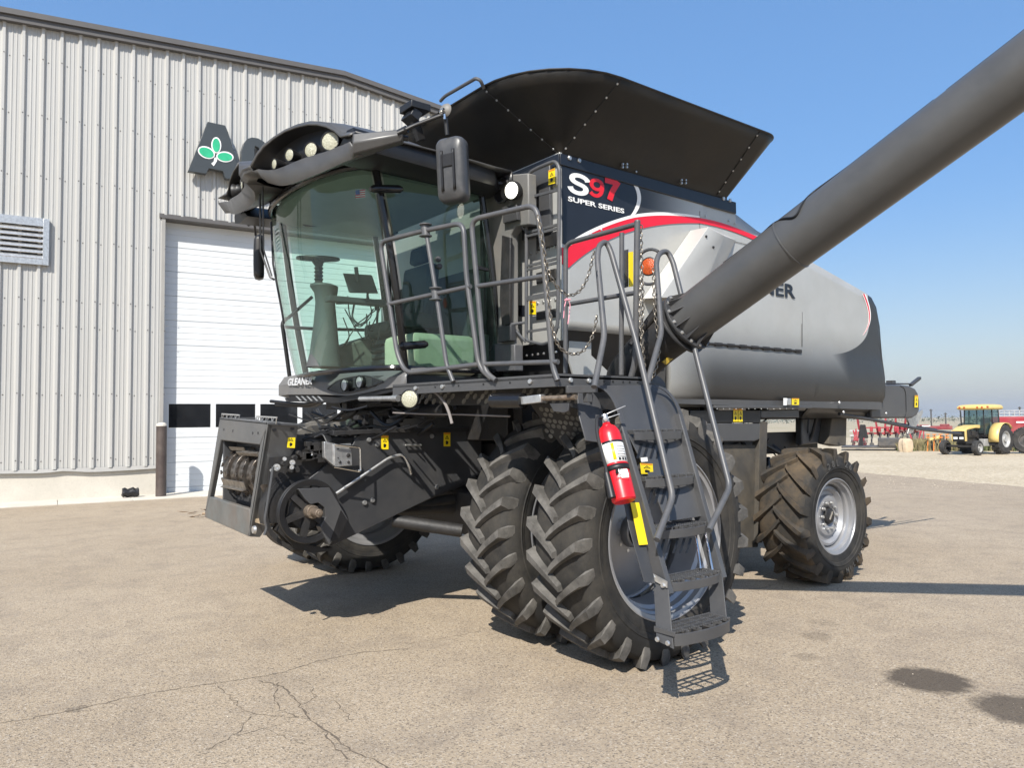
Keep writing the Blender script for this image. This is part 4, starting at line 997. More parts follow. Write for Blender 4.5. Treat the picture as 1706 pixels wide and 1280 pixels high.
# ---------------------------------------------------------------- cab roof and light brow
RY = lambda u: -1.45+(589-u)/(589-413)*1.30 if u > 413 else -.15+(413-u)/(60)*1.40
def rf(u, v, y=None): return at(u, v, 'y', RY(u) if y is None else y)
# fascia: closed strips between an upper edge, the lamp opening and a lower edge
upL = [(589, 219), (575, 221), (565, 220), (554, 213), (543, 206), (528, 202.5), (513, 202), (492, 207), (471, 216), (452, 228), (434, 242), (424, 255), (417, 268), (413, 276)]
opT = [(583, 226), (574, 227), (567, 229), (556, 218.5), (543, 212), (528, 208.5), (513, 208.5), (494, 213), (475, 220.5), (457, 232), (441, 246), (430, 260), (424.5, 271), (420, 280)]
opB = [(583, 236), (574, 240), (565, 243.5), (552, 249), (540, 253.5), (525, 258), (509, 262.5), (490, 270), (475, 276.5), (460, 282), (447, 284), (437, 283.5), (430, 282), (421, 285)]
loB = [(592, 258), (580, 263), (569, 267), (556, 273), (545, 278), (530, 285), (514, 291.5), (498, 298), (482, 304), (470, 307), (460, 307), (450, 304.5), (441, 302), (424, 290)]
roof = MB()
n_ = len(upL)
def strip(a, b, da=0, db=0):
    ra = [rf(*p)+V((da, 0, 0)) for p in a]; rb = [rf(*p)+V((db, 0, 0)) for p in b]; return ra, rb
Ya = [RY(p[0]) for p in upL]
UA = [at(*upL[i], 'y', Ya[i])+V((.02, 0, 0)) for i in range(n_)]
TA = [at(*opT[i], 'y', Ya[i])-V((.0, 0, 0)) for i in range(n_)]
BA_ = [at(*opB[i], 'y', Ya[i])-V((.0, 0, 0)) for i in range(n_)]
LA = [at(*loB[i], 'y', Ya[i])+V((.03, 0, 0)) for i in range(n_)]
BK = [p+V((.13, .0, .02)) for p in BA_]; TK = [p+V((.13, 0, -.01)) for p in TA]
LB = [V((p.x+.32, p.y*.93, 4.03)) for p in LA]
def mirrored(P): return [V((p.x-.15*(abs(p.y)/1.45)**2, -p.y*.93, p.z+.15*(abs(p.y)/1.45)**2)) for p in P]
# centre and right hand pod (mirror of the left, about the centre line)
for mir in (False, True):
    f = mirrored if mir else (lambda P: P)
    roof.loft([f(UA), f(TA)], closed=False, caps=False); roof.loft([f(BA_), f(LA), f(LB)], closed=False, caps=False)
o = None
ctr = [(UA[-1], mirrored(UA)[-1]), (TA[-1], mirrored(TA)[-1]), (BA_[-1], mirrored(BA_)[-1]), (LA[-1], mirrored(LA)[-1]), (LB[-1], mirrored(LB)[-1])]
roof.loft([[a, (a+b)/2+V((-.02, 0, .01)), b] for a, b in ctr], closed=False, caps=False)
# roof top skin: from the upper edge back to the rear
cols = []
edgeP = UA+mirrored(UA)[::-1]
for k in range(9):
    t = k/8; row = []
    for p in edgeP:
        yy = p.y*(1-.10*t); X = p.x+(-.12-p.x)*t; base = p.z*(1-t)+4.12*t
        dome = .16*math.sin(min(1, t*1.15)*PI)**.8*(1-(abs(p.y)/1.5)**2.5) if t < .87 else .0
        row.append(V((X, yy, base+max(0, dome))))
    cols.append(row)
roof.loft(cols, closed=False, caps=False)
rb_ = [V((p.x, p.y, p.z-.12)) for p in cols[-1]]
roof.loft([cols[-1], rb_], closed=False, caps=False)
rfm = mat('roof grey plastic', (.060, .059, .058), .36, 0, .08, 5, dust=.25, dustcol=(.16, .155, .15))
ro = roof.build('cab_roof', rfm, CB, smooth=32, thick=.014, off=0)
# side skirts of the roof, black, rounded
sk = MB()
for s in (-1, 1):
    Rr = []
    for k in range(12):
        t = k/11; x = -1.78+(1.62)*t; hw = 1.44-.16*t-.12*(1 if t > .93 else 0)
        Rr.append([V((x, s*(hw-.14), 4.13)), V((x, s*(hw-.03), 4.12)), V((x, s*hw, 4.03-.02*t)), V((x, s*(hw-.02), 3.96)), V((x, s*(hw-.14), 3.93)), V((x, s*(hw-.42), 3.95))])
    sk.loft(Rr, closed=True)
sk.build('roof_skirt', BLK, ro, smooth=50)
un = MB(); un.prism([V((p.x+.02, p.y*.98, 4.02)) for p in LA]+[V((-.15, -1.2, 4.02)), V((-.15, 1.2, 4.02))]+[V((p.x+.02, -p.y*.98, 4.02)) for p in LA[::-1]], (0, 0, .02)); un.build('roof_underside', BLK, ro)
# dark box behind the lamps
for mir in (False, True):
    f = mirrored if mir else (lambda P: P)
    rec = MB().loft([f(TA), f(TK), f(BK), f(BA_)], closed=False, caps=False); rec.build('lamp_recess', BLK, ro, smooth=50)
lamps = ((448.6, 271.3, .045, .30), (473.6, 256, .052, .22), (509, 247.5, .062, .12), (541, 233, .075, .05))
for i, (u, v, r_, k) in enumerate(lamps):
    for s in (1, -1):
        y = RY(u); c = at(u, v, 'y', y)+V((.05, 0, 0)); c = c if s > 0 else mirrored([c])[0]; d = V((-1, -s*(.15+i*.22), -.08)).normalized()
        hs = MB().lathe([(0, -.11), (r_*.7, -.1), (r_, -.02), (r_*1.1, .0), (r_*1.08, .012), (r_*.98, .012)], c, d, 28).build('roof_lamp', BLK, ro)
        MB().lathe([(0, .014), (r_*.6, .012), (r_*.99, .004)], c, d, 28).build('lamp_glass', LENS, hs)
# arms of the fascia reaching back along the side, and mirror arm
am = MB(); a0 = at(588, 240, 'y', -1.46); a1 = at(670, 225, 'y', -1.72)
am.loft([[a0+V((0, 0, .085)), a0+V((-.02, -.03, .0)), a0+V((0, 0, -.08)), a0+V((.05, .14, -.08)), a0+V((.05, .14, .085))], [a1+V((0, 0, .05)), a1+V((0, -.03, 0)), a1+V((0, 0, -.05)), a1+V((.05, .06, -.045)), a1+V((.05, .06, .05))]])
am.build('mirror_mount', rfm, ro, bev=.012)
YM = -1.95
ml = MB(); ml.tube([at(662, 222, 'y', -1.72), at(690, 209, 'y', -1.8), at(735, 192, 'y', YM), at(742, 190, 'y', YM), at(745, 225, 'y', YM)], .016, 10, fillet=.03); ml.tube([at(665, 222, 'y', -1.7), at(678, 215, 'y', -1.76)], .03, 12); ml.tube([at(672, 230, 'y', -1.7), at(680, 231, 'y', -1.72)], .022, 10)
mo = ml.build('mirror', BLK, CB)
cv = at(742, 184, 'y', YM); MB().lathe([(0, .03), (.03, .026), (.05, .012), (.058, 0), (.05, -.01), (0, -.012)], cv, (-.9, -.3, .1), 24).build('round_mirror', POSTM, mo)
MB().lathe([(0, .01), (.009, .01), (.009, -.02)], cv+V((-.04, 0, -.03)), (1, 0, 0), 8).lathe([(0, .02), (.009, .02), (.009, -.02)], cv+V((-.02, -.02, -.06)), (0, 0, 1), 8).lathe([(0, .02), (.009, .02), (.009, -.02)], cv+V((-.04, -.02, -.01)), (0, 1, 0), 8).build('mirror_clamp', CHROME, mo)
def rounded(w_, h_, r_, n=6):
    return [(sx*(w_/2-r_)+r_*math.cos(a0+PI/2*k/n), sy*(h_/2-r_)+r_*math.sin(a0+PI/2*k/n)) for sx, sy, a0 in ((1, 1, 0), (-1, 1, PI/2), (-1, -1, PI), (1, -1, 1.5*PI)) for k in range(n+1)]
tl, br = at(722, 222, 'y', YM), at(784, 344, 'y', YM); cm = (tl+br)/2; hh = tl.z-br.z; ww = .25; MHM = mat('mirror shell plastic', (.045, .046, .048), .38, 0, .1, 6, dust=.3, dustcol=(.2, .19, .18))
mx_, my_ = V((.42, -.91, 0)).normalized(), V((-.06, -.02, 1)).normalized(); mn = V((-.91, -.42, 0)).normalized()
Rg = []
for d_, sc in ((.062, .0), (.06, .55), (.05, .86), (.03, .97), (-.005, 1.0), (-.05, .98), (-.055, .93)):
    Rg.append([cm+mx_*x*max(sc, .01)+my_*y*max(sc, .01)*(1 if sc > .9 else 1.03)+mn*d_ for x, y in rounded(ww*1.0, hh, .065)])
MH = MB().loft(Rg).build('mirror_housing', MHM, mo, smooth=50)
rb2 = MB()
for dx in (-.055, .05): rb2.loft([[cm+mx_*(dx+a*.014)+my_*(hh*t)+mn*(.060+b*.01) for a, b in ((-1, 0), (-.5, 1), (.5, 1), (1, 0))] for t in (-.33, -.25, .0, .2, .28)], closed=False, caps=False)
rb2.loft([[cm+mx_*a*.045+my_*(hh*.12+b*.05)+mn*.066 for a, b in ((-1, -1), (1, -1), (1, 1), (-1, 1))], [cm+mx_*a*.04+my_*(hh*.12+b*.045)+mn*.072 for a, b in ((-1, -1), (1, -1), (1, 1), (-1, 1))]])
rb2.build('housing_ribs', BLK, mo, thick=.002)
MB().loft([[cm+mx_*x*.92+my_*y*.95-mn*.056 for x, y in rounded(ww, hh, .06)], [cm+mx_*x*.91+my_*y*.94-mn*.058 for x, y in rounded(ww, hh, .06)]]).build('mirror_glass', MIRR, mo)
# far side mirror, edge on
YM2 = 1.75; mr2 = MB(); mr2.tube([at(414, 375, 'y', 1.4), at(424, 372, 'y', 1.6), at(426, 392, 'y', YM2)], .014, 8)
m2 = mr2.build('mirror', BLK, CB); tl, br = at(421, 391, 'y', YM2), at(440, 467, 'y', YM2); cm = (tl+br)/2; hh = tl.z-br.z
Rg = [[cm+V((.30, .95, 0))*x*sc+V((0, 0, 1))*y*sc+V((-.95, .30, 0))*d_ for x, y in rounded(.22, hh, .06)] for d_, sc in ((.055, .3), (.05, .8), (.03, .96), (-.01, 1), (-.05, .96), (-.06, .9))]
MB().loft(Rg).build('mirror_housing', BLK, m2, smooth=50)
MB().lathe([(0, -.03), (.05, -.02), (.058, 0)], at(430, 360, 'y', 1.6), (-.6, .2, -.2), 20).build('round_mirror', STEEL, m2)
wp_ = MB(); wp_.tube([at(433, 310, 'x', -1.95), at(434, 418, 'x', -1.9), at(450, 462, 'x', -1.85), at(457, 466, 'x', -1.82)], .010, 8); wp_.tube([at(438, 310, 'x', -1.95), at(439, 415, 'x', -1.9), at(453, 460, 'x', -1.85)], .008, 8); wp_.tube([at(452, 370, 'x', -1.75), at(455, 440, 'x', -1.75), at(470, 520, 'x', -1.68), at(473, 540, 'x', -1.66)], .011, 8)
wp_.build('wiper', BLK, CB)
MB().tube([at(478, 530, 'y', 1.3), at(470, 538, 'y', 1.3), at(476, 580, 'y', 1.3), at(483, 632, 'y', 1.3)], .022, 10, fillet=.06).build('far_handrail', BLK, CB)
# ---------------------------------------------------------------- front console under the windscreen
def CY(u): return -1.12+(677-u)/(677-480)*1.75
def cs(u, v, dx=0): p = at(u, v, 'y', CY(u)); return p+V((dx, 0, 0))
us = [677, 668, 655, 636, 620, 600, 580, 560, 540, 520, 500, 482]
vt = [616, 614, 615, 616, 617.5, 619, 620, 620.5, 621, 622, 623, 626]
vb = [641, 643, 645, 648, 652, 656, 659, 658, 657, 657, 657, 657]
def pline(u): return None
TP = [cs(u, v, .06) for u, v in zip(us, vt)]; MD = [cs(u, v*.55+w_*.45) for u, v, w_ in zip(us, vt, vb)]; BT = [cs(u, v) for u, v in zip(us, vb)]; UB = [p+V((.25, 0, -.06)) for p in BT]
def ex2(P): q = P[-1]; return P+[V((q.x+.03, q.y+.35, q.z)), V((q.x+.22, q.y+.6, q.z))]
cs_ = MB().loft([[p+V((.2, 0, .02)) for p in ex2(TP)], ex2(TP), ex2(MD), ex2(BT), ex2(UB)], closed=False, caps=False)
co_ = cs_.build('front_console', mat('console grey paint', (.115, .116, .118), .34, 0, .06, 4, dust=.2), CB, smooth=30, thick=.012, off=0)
def cpp(u, v, dx): return cs(u, v, dx)
op = MB(); O = [(550, 648), (555, 641), (568, 633), (590, 628), (608, 625), (622, 628), (638, 635), (634, 640), (618, 646), (598, 651), (575, 655), (560, 654)]
oT = [(548, 648), (555, 641.5), (562, 636), (570, 632.5), (580, 630), (590, 628), (600, 626.5), (610, 626), (620, 627.5), (630, 631), (640, 635.5)]; oB = [(548, 649), (555, 652.5), (562, 654), (570, 655), (580, 654.5), (590, 653), (600, 650.5), (610, 648), (620, 644.5), (630, 640.5), (640, 636.5)]
op.loft([[cpp(u, v0+(v1-v0)*k/4, -.014) for (u, v0), (_, v1) in zip(oT, oB)] for k in range(5)], closed=False, caps=False); op.build('lamp_pocket', BLKG, co_)
ol = MB(); ol.tube([cpp(u, v, -.014) for u, v in oT+oB[::-1]], .007, 7, closed=True); ol.build('pocket_rim', CHARL, co_)
for u, v in ((583, 642), (608, 637)):
    c = cpp(u, v, -.055); d = V((-1, -.1, 0)).normalized(); h_ = MB().lathe([(0, -.06), (.05, -.05), (.062, 0), (.054, .012)], c, d, 24).build('headlight', BLK, co_); MB().lathe([(0, .01), (.02, .01), (.053, .004)], c, d, 24).build('lamp_glass', mat('clear lens', (.5, .52, .52), .1, .4, .4, 80, bump=.6, bscale=150), h_)
un = MB(); U_ = [(478, 658), (560, 662), (600, 657), (680, 641), (682, 646), (600, 664), (560, 672), (500, 670), (480, 666)]
un.prism([cs(u, v, .02) for u, v in U_], (.3, 0, 0)); un.build('console_underside', BLK, co_)
slt = MB()
for k in range(5): slt.prism([cs(u+k*9, v, .012) for u, v in ((490, 660), (493, 660), (501, 668), (498, 668))], (.004, 0, 0))
slt.build('console_slots', STEEL, co_)
pe = MB().prism([cs(u, v, .1) for u, v in ((458, 663), (485, 662), (490, 669), (461, 669))], (.2, .1, 0)); pe.build('far_step_edge', CHAR, CB)
gt = text('GLEANER', .1, mat('silver lettering', (.6, .6, .6), .4, .3), 'lettering_maker', co_, (0, 0, 0), (1, 0, 0), (0, 0, 1), bold=.003, shear=.25, depth=.001)
g0, g1, g2 = cs(483, 643, -.022), cs(527, 641, -.045), cs(483, 631, -.022)
xs = [v.co.x for v in gt.data.vertices]; zs = [v.co.z for v in gt.data.vertices]; a, b, c, d = min(xs), max(xs), min(zs), max(zs)
for v in gt.data.vertices:
    t = (v.co.x-a)/(b-a); k = (v.co.z-c)/(d-c); v.co = g0+(g1-g0)*t+(g2-g0)*k+V((0, 0, 0))+(V((v.co.y, 0, 0)))
# ---------------------------------------------------------------- feeder house
YF = -.62
fb = MB(); fb.prism([V((-2.05, YF+.03, 1.72)), V((-1.3, YF+.03, 1.66)), V((-.05, YF+.03, 1.70)), V((-.05, YF+.03, 1.22)), V((-1.45, YF+.03, .82)), V((-2.05, YF+.03, .95))], (0, 1.24, 0)); 
fo = fb.build('feeder_house', CHAR, CB, bev=.008)
fs2 = MB(); q = [(497, 812), (589, 740), (592, 730), (600, 724.5), (618, 721), (630, 724), (640, 722), (802, 718), (802, 790), (553, 910), (545, 902), (520, 860)]
fs2.prism([at(u, v, 'y', YF-.02) for u, v in q], (0, .03, 0)); fs2.build('side_shield', CHAR, fo, bev=.004)
MB().prism([at(u, v, 'y', YF-.06) for u, v in ((555, 718), (635, 715), (802, 712), (802, 719), (635, 722), (555, 726))], (0, .1, 0)).build('shield_top_edge', DARKM, fo, bev=.003)
sp2 = MB(); sp2.prism([at(u, v, 'y', YF-.16) for u, v in ((497, 815), (549, 813), (580, 866), (549, 909), (541, 894), (534, 878), (543, 862), (541, 846), (530, 838), (518, 841), (508, 832))], (0, .10, 0)); sp2.build('pulley_guard', CHARL, fo, bev=.004)
MB().prism([at(u, v, 'y', YF-.163) for u, v in ((568, 850), (579, 867), (565, 898), (550, 903))], (0, .004, 0)).build('guard_cutout', BLK, fo)
bar_ = MB().tube([at(560, 823, 'y', YF-.07), at(650, 762, 'y', YF-.07), at(672, 757, 'y', YF-.09), at(680, 772, 'y', YF-.09), at(685, 790, 'y', YF-.07)], .014, 10, fillet=.08); bar_.build('support_rod', STEEL, fo)
MB().tube([at(676, 742, 'y', YF-.02), at(676, 742, 'y', YF-.06), at(701, 742, 'y', YF-.06), at(701, 742, 'y', YF-.02)], .010, 8).build('grab_handle', STEEL, fo)
sticker([(635, 726), (647, 726), (647, 749), (635, 749)], 'y', YF-.022, par=fo); sticker([(739, 721), (750, 721), (750, 744), (739, 744)], 'y', YF-.022, par=fo)
bt = MB()
for u, v in ((614, 733), (628, 741), (719, 727), (727, 812), (620, 834), (607, 838)): bolt(bt, at(u, v, 'y', YF-.022), (0, -1, 0), .022, .02)
bt.build('shield_bolts', STEEL, fo)
# big pulley at the front
pc = at(514, 852, 'y', YF-.10); pu = MB()
Rp = .262
pu.lathe([(Rp-.05, .03), (Rp, .035), (Rp+.005, .015), (Rp-.025, .0), (Rp+.005, -.015), (Rp, -.035), (Rp-.05, -.03), (Rp-.05, .03)], pc, (0, 1, 0), 72)
spk = MB()
for k in range(6):
    a = 2*PI*k/6+.3; spk.bar(pc, pc+V((math.cos(a)*(Rp-.04), 0, math.sin(a)*(Rp-.04))), .05, .045, up=(0, 1, 0))
spk.lathe([(.05, .02), (.15, .03), (.155, .045)], pc, (0, 1, 0), 24)
pu.lathe([(.0, -.02), (.07, -.02), (.07, .03)], pc, (0, 1, 0), 24); po = pu.build('drive_pulley', BLK, fo, bev=.002); spk.build('pulley_spokes', DARKM, po)
sh = MB(); sh.tube([pc+V((0, .1, 0)), pc+V((0, -.10, 0))], .055, 16); sh.tube([pc+V((0, -.10, 0)), pc+V((0, -.22, 0))], .034, 16); sh.tube([pc+V((0, -.22, 0)), pc+V((0, -.235, 0))], .02, 16); sh.build('drive_shaft', RUST, fo, bev=.003)
MB().lathe([(.30, -.03), (.335, -.03), (.335, .10), (.30, .10)], pc+V((0, .14, 0)), (0, 1, 0), 56, close=True).build('pulley_housing', DARKM, fo)
rk = MB(); rk.prism([at(u, v, 'y', YF-.03) for u, v in ((470, 870), (500, 905), (545, 915), (554, 912), (555, 918), (520, 922), (490, 912), (462, 885))], (0, .12, 0)); rk.build('lower_skid', DARKM, fo)
# multi-coupler plate, blocks and hoses
XQ = -1.78
mq = MB(); q = [at(u, v, 'y', -.80) for u, v in ((556, 741), (585, 739), (587, 776), (558, 778))]; mq.prism(q, (0, .03, 0)); q = [at(u, v, 'y', -.78) for u, v in ((540, 736), (557, 739), (558, 778), (541, 763))]; mq.prism(q, (0, .05, 0))
mo_ = mq.build('coupler_plate', STEEL, fo, bev=.004)
MB().tube([at(u, v, 'y', -.83) for u, v in ((557, 741), (600, 746), (601, 786), (556, 778))], .009, 8, fillet=.02).build('coupler_handle', CHROME, mo_)
cq = MB()
for u, v, r_ in ((580, 759, .018), (566, 770, .012), (580, 770, .012), (563, 748, .007), (583, 746, .007), (563, 763, .006)): cq.lathe([(0, .012), (r_*.6, .012), (r_, .008), (r_, 0)], at(u, v, 'y', -.80), (0, -1, 0), 12)
cq.build('coupler_ports', DARKM, mo_)
hz = MB(); rn = random.Random(21)
for i in range(10):
    u, v = rn.uniform(500, 540), rn.uniform(718, 735); P = [at(u+k*14, v-6*math.sin(k*.9+i)+rn.uniform(-2, 2), 'y', -.55+.05*math.sin(i)) for k in range(6)]; hz.tube(P, rn.choice([.008, .012]), 7, fillet=.05)
for i in range(7):
    P = [at(545+i, 738, 'y', -.72), at(538+i*2, 722+i, 'y', -.66), at(525+i*4, 730, 'y', -.6), at(500+i*8, 728-i, 'y', -.55)]; hz.tube(P, .010, 7, fillet=.05)
hz.build('feeder_hoses', BLK, fo)
vb_ = MB()
for i in range(12):
    u, v = rn.uniform(508, 538), rn.uniform(738, 765); c = at(u, v, 'y', -.68); a = rn.uniform(.015, .045); vb_.box(c-V((a, .03, a*.8)), c+V((a, .03, a*.8)))
for i in range(8):
    c = at(rn.uniform(470, 505), rn.uniform(755, 785), 'y', -.66); vb_.lathe([(0, .03), (.02, .03), (.024, 0)], c, (0, -1, 0), 10)
vb_.build('valve_cluster', DARKM, fo, bev=.003)
vb_ = MB()
for u, v, r_ in ((461, 779, .028), (487, 771, .022), (474, 765, .016), (486, 779, .018), (452, 784, .012), (518, 757, .02)): vb_.lathe([(0, .03), (r_*.5, .032), (r_*.55, .02), (r_, .02), (r_, -.03)], at(u, v, 'y', -.68), (-.3, -1, 0), 14)
vb_.build('pin_ends', STEEL, fo)
# header frame
HFM = mat('header frame paint', (.088, .090, .092), .42, 0, .1, 4, dust=.35, dustcol=(.2, .185, .16))
XH = -2.20; YA, YB = .70, -.53
def hz_(u, v, x=XH): return at(u, v, 'x', x)
TL, TR, BL, BR = (366, 696), (446, 704), (340, 862), (415, 895)
OTL, OTR, OBL, OBR = (367, 734), (433, 742), (349, 828), (416, 849)
def hp3(p, x=XH): return at(p[0], p[1], 'x', x)
X0 = XH
hf = MB()
def quad(a, b, c, d): hf.prism([hp3(a), hp3(b), hp3(c), hp3(d)], (.05, 0, 0))
quad(TL, TR, OTR, OTL); quad(TL, OTL, OBL, BL); quad(OTR, TR, BR, OBR)
MB().prism([hp3(OBL), hp3(OBR), hp3(BR), hp3(BL)], (.05, 0, 0)).build('frame_sill', mat('scuffed sill paint', (.12, .125, .12), .5, .1, .2, 5, dust=.8, dustcol=(.17, .13, .10)), fo, bev=.008)
hfo = hf.build('header_frame', HFM, fo, bev=.010)
SN = (hp3(BR)-hp3(TR)).cross(V((1, 0, 0))).normalized()
def sdp(u, v, e=0): return onpl(u, v, hp3(TR)+SN*(e if SN.y > 0 else -e), SN)
sd = MB(); sd.prism([sdp(u, v) for u, v in ((446, 704), (497, 710), (493, 745), (482, 765), (462, 800), (447, 860), (441, 885), (433, 896), (415, 895))], SN*(.03 if SN.y > 0 else -.03)); sd.build('frame_side_plate', HFM, fo, bev=.006)
sd = MB(); pL = hp3(TL); sd.box((XH+.03, pL.y-.03, 1.0), (XH+.33, pL.y, pL.z)); sd.build('frame_side_plate', CHARL, fo, bev=.006)
a, b = hp3(TL), hp3(TR); MB().prism([a, b, b+V((.32, 0, -.02)), a+V((.32, 0, -.02))], (0, 0, -.02)).build('frame_top_plate', CHARL, fo, bev=.004)
MB().tube([at(u, v, 'y', -.74) for u, v in ((455, 778), (452, 800), (441, 868), (445, 880), (440, 892))], .012, 8, fillet=.03).build('latch_rod', CHARL, fo)
MB().lathe([(0, .02), (.03, .02), (.036, 0)], at(425, 883, 'x', XH), (-1, 0, 0), 16).build('latch_pin', STEEL, fo)
st_ = MB()
for (u0, u1, v0) in ((370, 399, 690), (428, 461, 694)):
    a = hp3((u0, v0), XH+.05); b = hp3((u1, v0+2), XH+.05); c = a.lerp(b, .5)
    st_.bar(a, b, .012, .012); n = 4
    for k in range(n+1):
        p = a.lerp(b, k/n); st_.bar(p, p+V((.0, (-.02 if k % 2 else .02), -.05)), .006, .006)
        st_.bar(a.lerp(b, (k+.5)/n) if k < n else b, p+V((0, 0, -.05)), .006, .006)
st_.build('top_grip_strip', STEEL, fo)
sticker([(480, 725), (492, 726), (491, 747), (478, 746)], 'y', sdp(486, 736).y-.012, par=fo)
bt = MB()
for u, v in ((373, 716), (388, 718), (421, 722), (430, 722)): bt.lathe([(0, .001), (.012, .001), (.012, -.01)], hp3((u, v))-V((.001, 0, 0)), (-1, 0, 0), 12)
for u, v in ((457, 716), (487, 714)): bt.lathe([(0, .001), (.018, .001), (.018, -.01)], sdp(u, v, -.002), (0, -1, 0), 14)
bt.build('frame_holes', BLK, fo)
# mouth of the feeder: walls, rusty floor, drum with slats
inn = MB(); yl, yr = hp3(OTR).y, hp3(OTL).y; zb, zt = .98, hp3(OTL).z
inn.box((XH+.06, yr+.02, zb), (-1.35, yr+.05, zt)); inn.box((XH+.06, yl-.05, zb), (-1.35, yl-.02, zt)); inn.box((XH+.06, yl, zt), (-1.35, yr, zt+.03)); inn.build('feeder_throat', DARKM, fo)
MB().prism([V((XH+.03, yl-.03, 1.0)), V((XH+.03, yr+.03, 1.0)), V((-1.3, yr+.03, 1.12)), V((-1.3, yl-.03, 1.12))], (0, 0, -.03)).build('feeder_floor', mat('worn tan floor', (.30, .23, .15), .6, .1, .3, 6, dust=.4, dustcol=(.4, .32, .2)), fo)
dr = MB(); dc = V((XH+.215, 0, at(390, 790, 'x', XH).z)); Rd = .19
for k in range(5):
    y = yl+.10+(yr-yl-.2)*k/4; dr.lathe([(.1, -.05), (Rd, -.05), (Rd+.015, -.045), (Rd+.015, .045), (Rd, .05), (.1, .05)], dc+V((0, y, 0)), (0, 1, 0), 36)
dr.tube([dc+V((0, yl+.03, 0)), dc+V((0, yr, 0))], .14, 28)
WORN = mat('worn dark steel', (.15, .135, .12), .32, .85, .5, 14, dust=.6, dustcol=(.10, .06, .035)); dro = dr.build('feeder_drum', WORN, fo, bev=.003)
chn = MB()
for y in (yl+.16, yl+.40, yl+.56, yl+.80, yl+.98):
    for k in range(20):
        a = 2*PI*k/20; c = dc+V((math.cos(a)*(Rd+.035), y, math.sin(a)*(Rd+.035))); chn.box(c-V((.020, .008, .006)), c+V((.020, .008, .006)), rot=M.Rotation(-a+PI/2, 3, 'Y')); bolt(chn, c+V((0, -.016, 0)), (0, -1, 0), .011, .008)
chn.build('feeder_chain', WORN, dro)
sl2 = MB()
for a, y0, y1 in ((R(130), yl+.1, yl+.62), (R(118), yl+.55, yr-.08), (R(200), yl+.3, yr-.15), (R(75), yl+.1, yl+.5)):
    c = dc+V((math.cos(a)*(Rd+.06), 0, math.sin(a)*(Rd+.06))); rt = M.Rotation(-a+PI/2, 3, 'Y')
    sl2.box(c+V((-.035, y0, -.004)), c+V((.035, y1, .004)), rot=rt, c=c); sl2.box(c+V((-.035, y0, 0)), c+V((-.028, y1, .035)), rot=rt, c=c)
sl2.build('feeder_slat', mat('worn slat steel', (.30, .28, .25), .35, .8, .4, 20, dust=.5, dustcol=(.16, .11, .07)), dro)
fl_ = MB(); fl_.tube([V((-1.7, -.35, .95)), V((-.3, -.55, 1.05))], .05, 16); fl_.tube([V((-1.0, -.45, 1.0)), V((-.2, -.5, .98))], .075, 16); fl_.tube([V((-1.7, .35, .95)), V((-.3, .55, 1.05))], .05, 16)
q0, q1 = at(655, 868, 'y', -.55), at(770, 885, 'y', -.95)
fl_.tube([q0, q1], .06, 14); fl_.build('lift_cylinder', DARKM, CB)
# ---------------------------------------------------------------- driver's platform
ZP = 2.10
PA, PB, PC, PD, PE = V((-1.35, -1.25, ZP)), V((-1.07, -3.0, ZP)), V((-.22, -3.0, ZP)), V((-.1, -1.72, ZP)), V((-.1, -1.25, ZP))
pf = MB(); pf.prism([PA, PB, PC, PD+V((.3, 0, 0)), PE+V((.3, .2, 0))], (0, 0, -.02))
for a, b in ((PA, PB), (PB, PC), (PC, PD+V((.2, 0, 0)))):
    d = (b-a).normalized(); n = V((d.y, -d.x, 0)); pf.prism([a+V((0, 0, .012)), b+V((0, 0, .012)), b+V((0, 0, -.075)), a+V((0, 0, -.075))], -n*.012)
pfo = pf.build('platform', CHARL, CB, bev=.003)
bt = MB(); d = (PB-PA)
for k in (.17, .35, .86): bolt(bt, PA+d*k+V((-.002, 0, -.03)), (-.98, -.16, 0), .018, .014)
for k in (.12, .32): bolt(bt, PB+(PC-PB)*k+V((0, -.002, -.03)), (0, -1, 0), .018, .014)
bt.build('platform_bolts', STEEL, pfo)
bt = MB()
for k in (.3, .45, .6, .75): bt.lathe([(0, .001), (.008, .001), (.008, -.01)], PA+d*k+V((-.002, 0, -.03)), (-.98, -.16, 0), 8)
for k in (.5, .6, .72, .8, .9): bt.lathe([(0, .001), (.008, .001), (.008, -.01)], PB+(PC-PB)*k+V((0, -.002, -.03)), (0, -1, 0), 8)
bt.build('platform_holes', BLK, pfo)
DN = V((.988, .158, 0))
def dp_(u, v, e=0): return onpl(u, v, PA-DN*(.02+e), DN)
# perforated shields below the platform edge
def perf(name, poly, pts, p0, n, rw=7, rh=12, ang=0):
    p0 = V(p0); q = [onpl(u, v, p0, n) for u, v in poly]; n = V(n).normalized()
    o = MB().prism(q, n*.006).build(name, DARKM, CB)
    h = MB()
    for (u, v) in pts:
        h.prism([onpl(u+rw*math.cos(a)*math.cos(ang)-rh*math.sin(a)*math.sin(ang), v+rw*math.cos(a)*math.sin(ang)+rh*math.sin(a)*math.cos(ang), p0-n*.001, n) for a in [2*PI*k/12 for k in range(12)]], -n*.001)
    h.build('daylight_ovals', mat('painted daylight ovals', (.14, .135, .12), .7, 0, .5, 12), o)  # pale ovals laid on the solid plate stand in for light through holes
rp = random.Random(4)
pts = [(698+i*12.5+(j % 2)*6, 653+j*8-i*.05) for i in range(22) for j in range(3) if rp.random() < .8]
perf('perforated_shield', [(690, 648), (985, 645), (985, 672), (745, 676), (715, 668)], pts, PA+V((.25, .1, 0)), DN, 3.0, 5.4, .45)
pts = [(902+i*9+(j % 2)*4.5+j*2.2, 682+j*9+i*1.2) for i in range(8) for j in range(6) if 896 < 902+i*9+j*2.2 < 968-0 and rp.random() < .9]
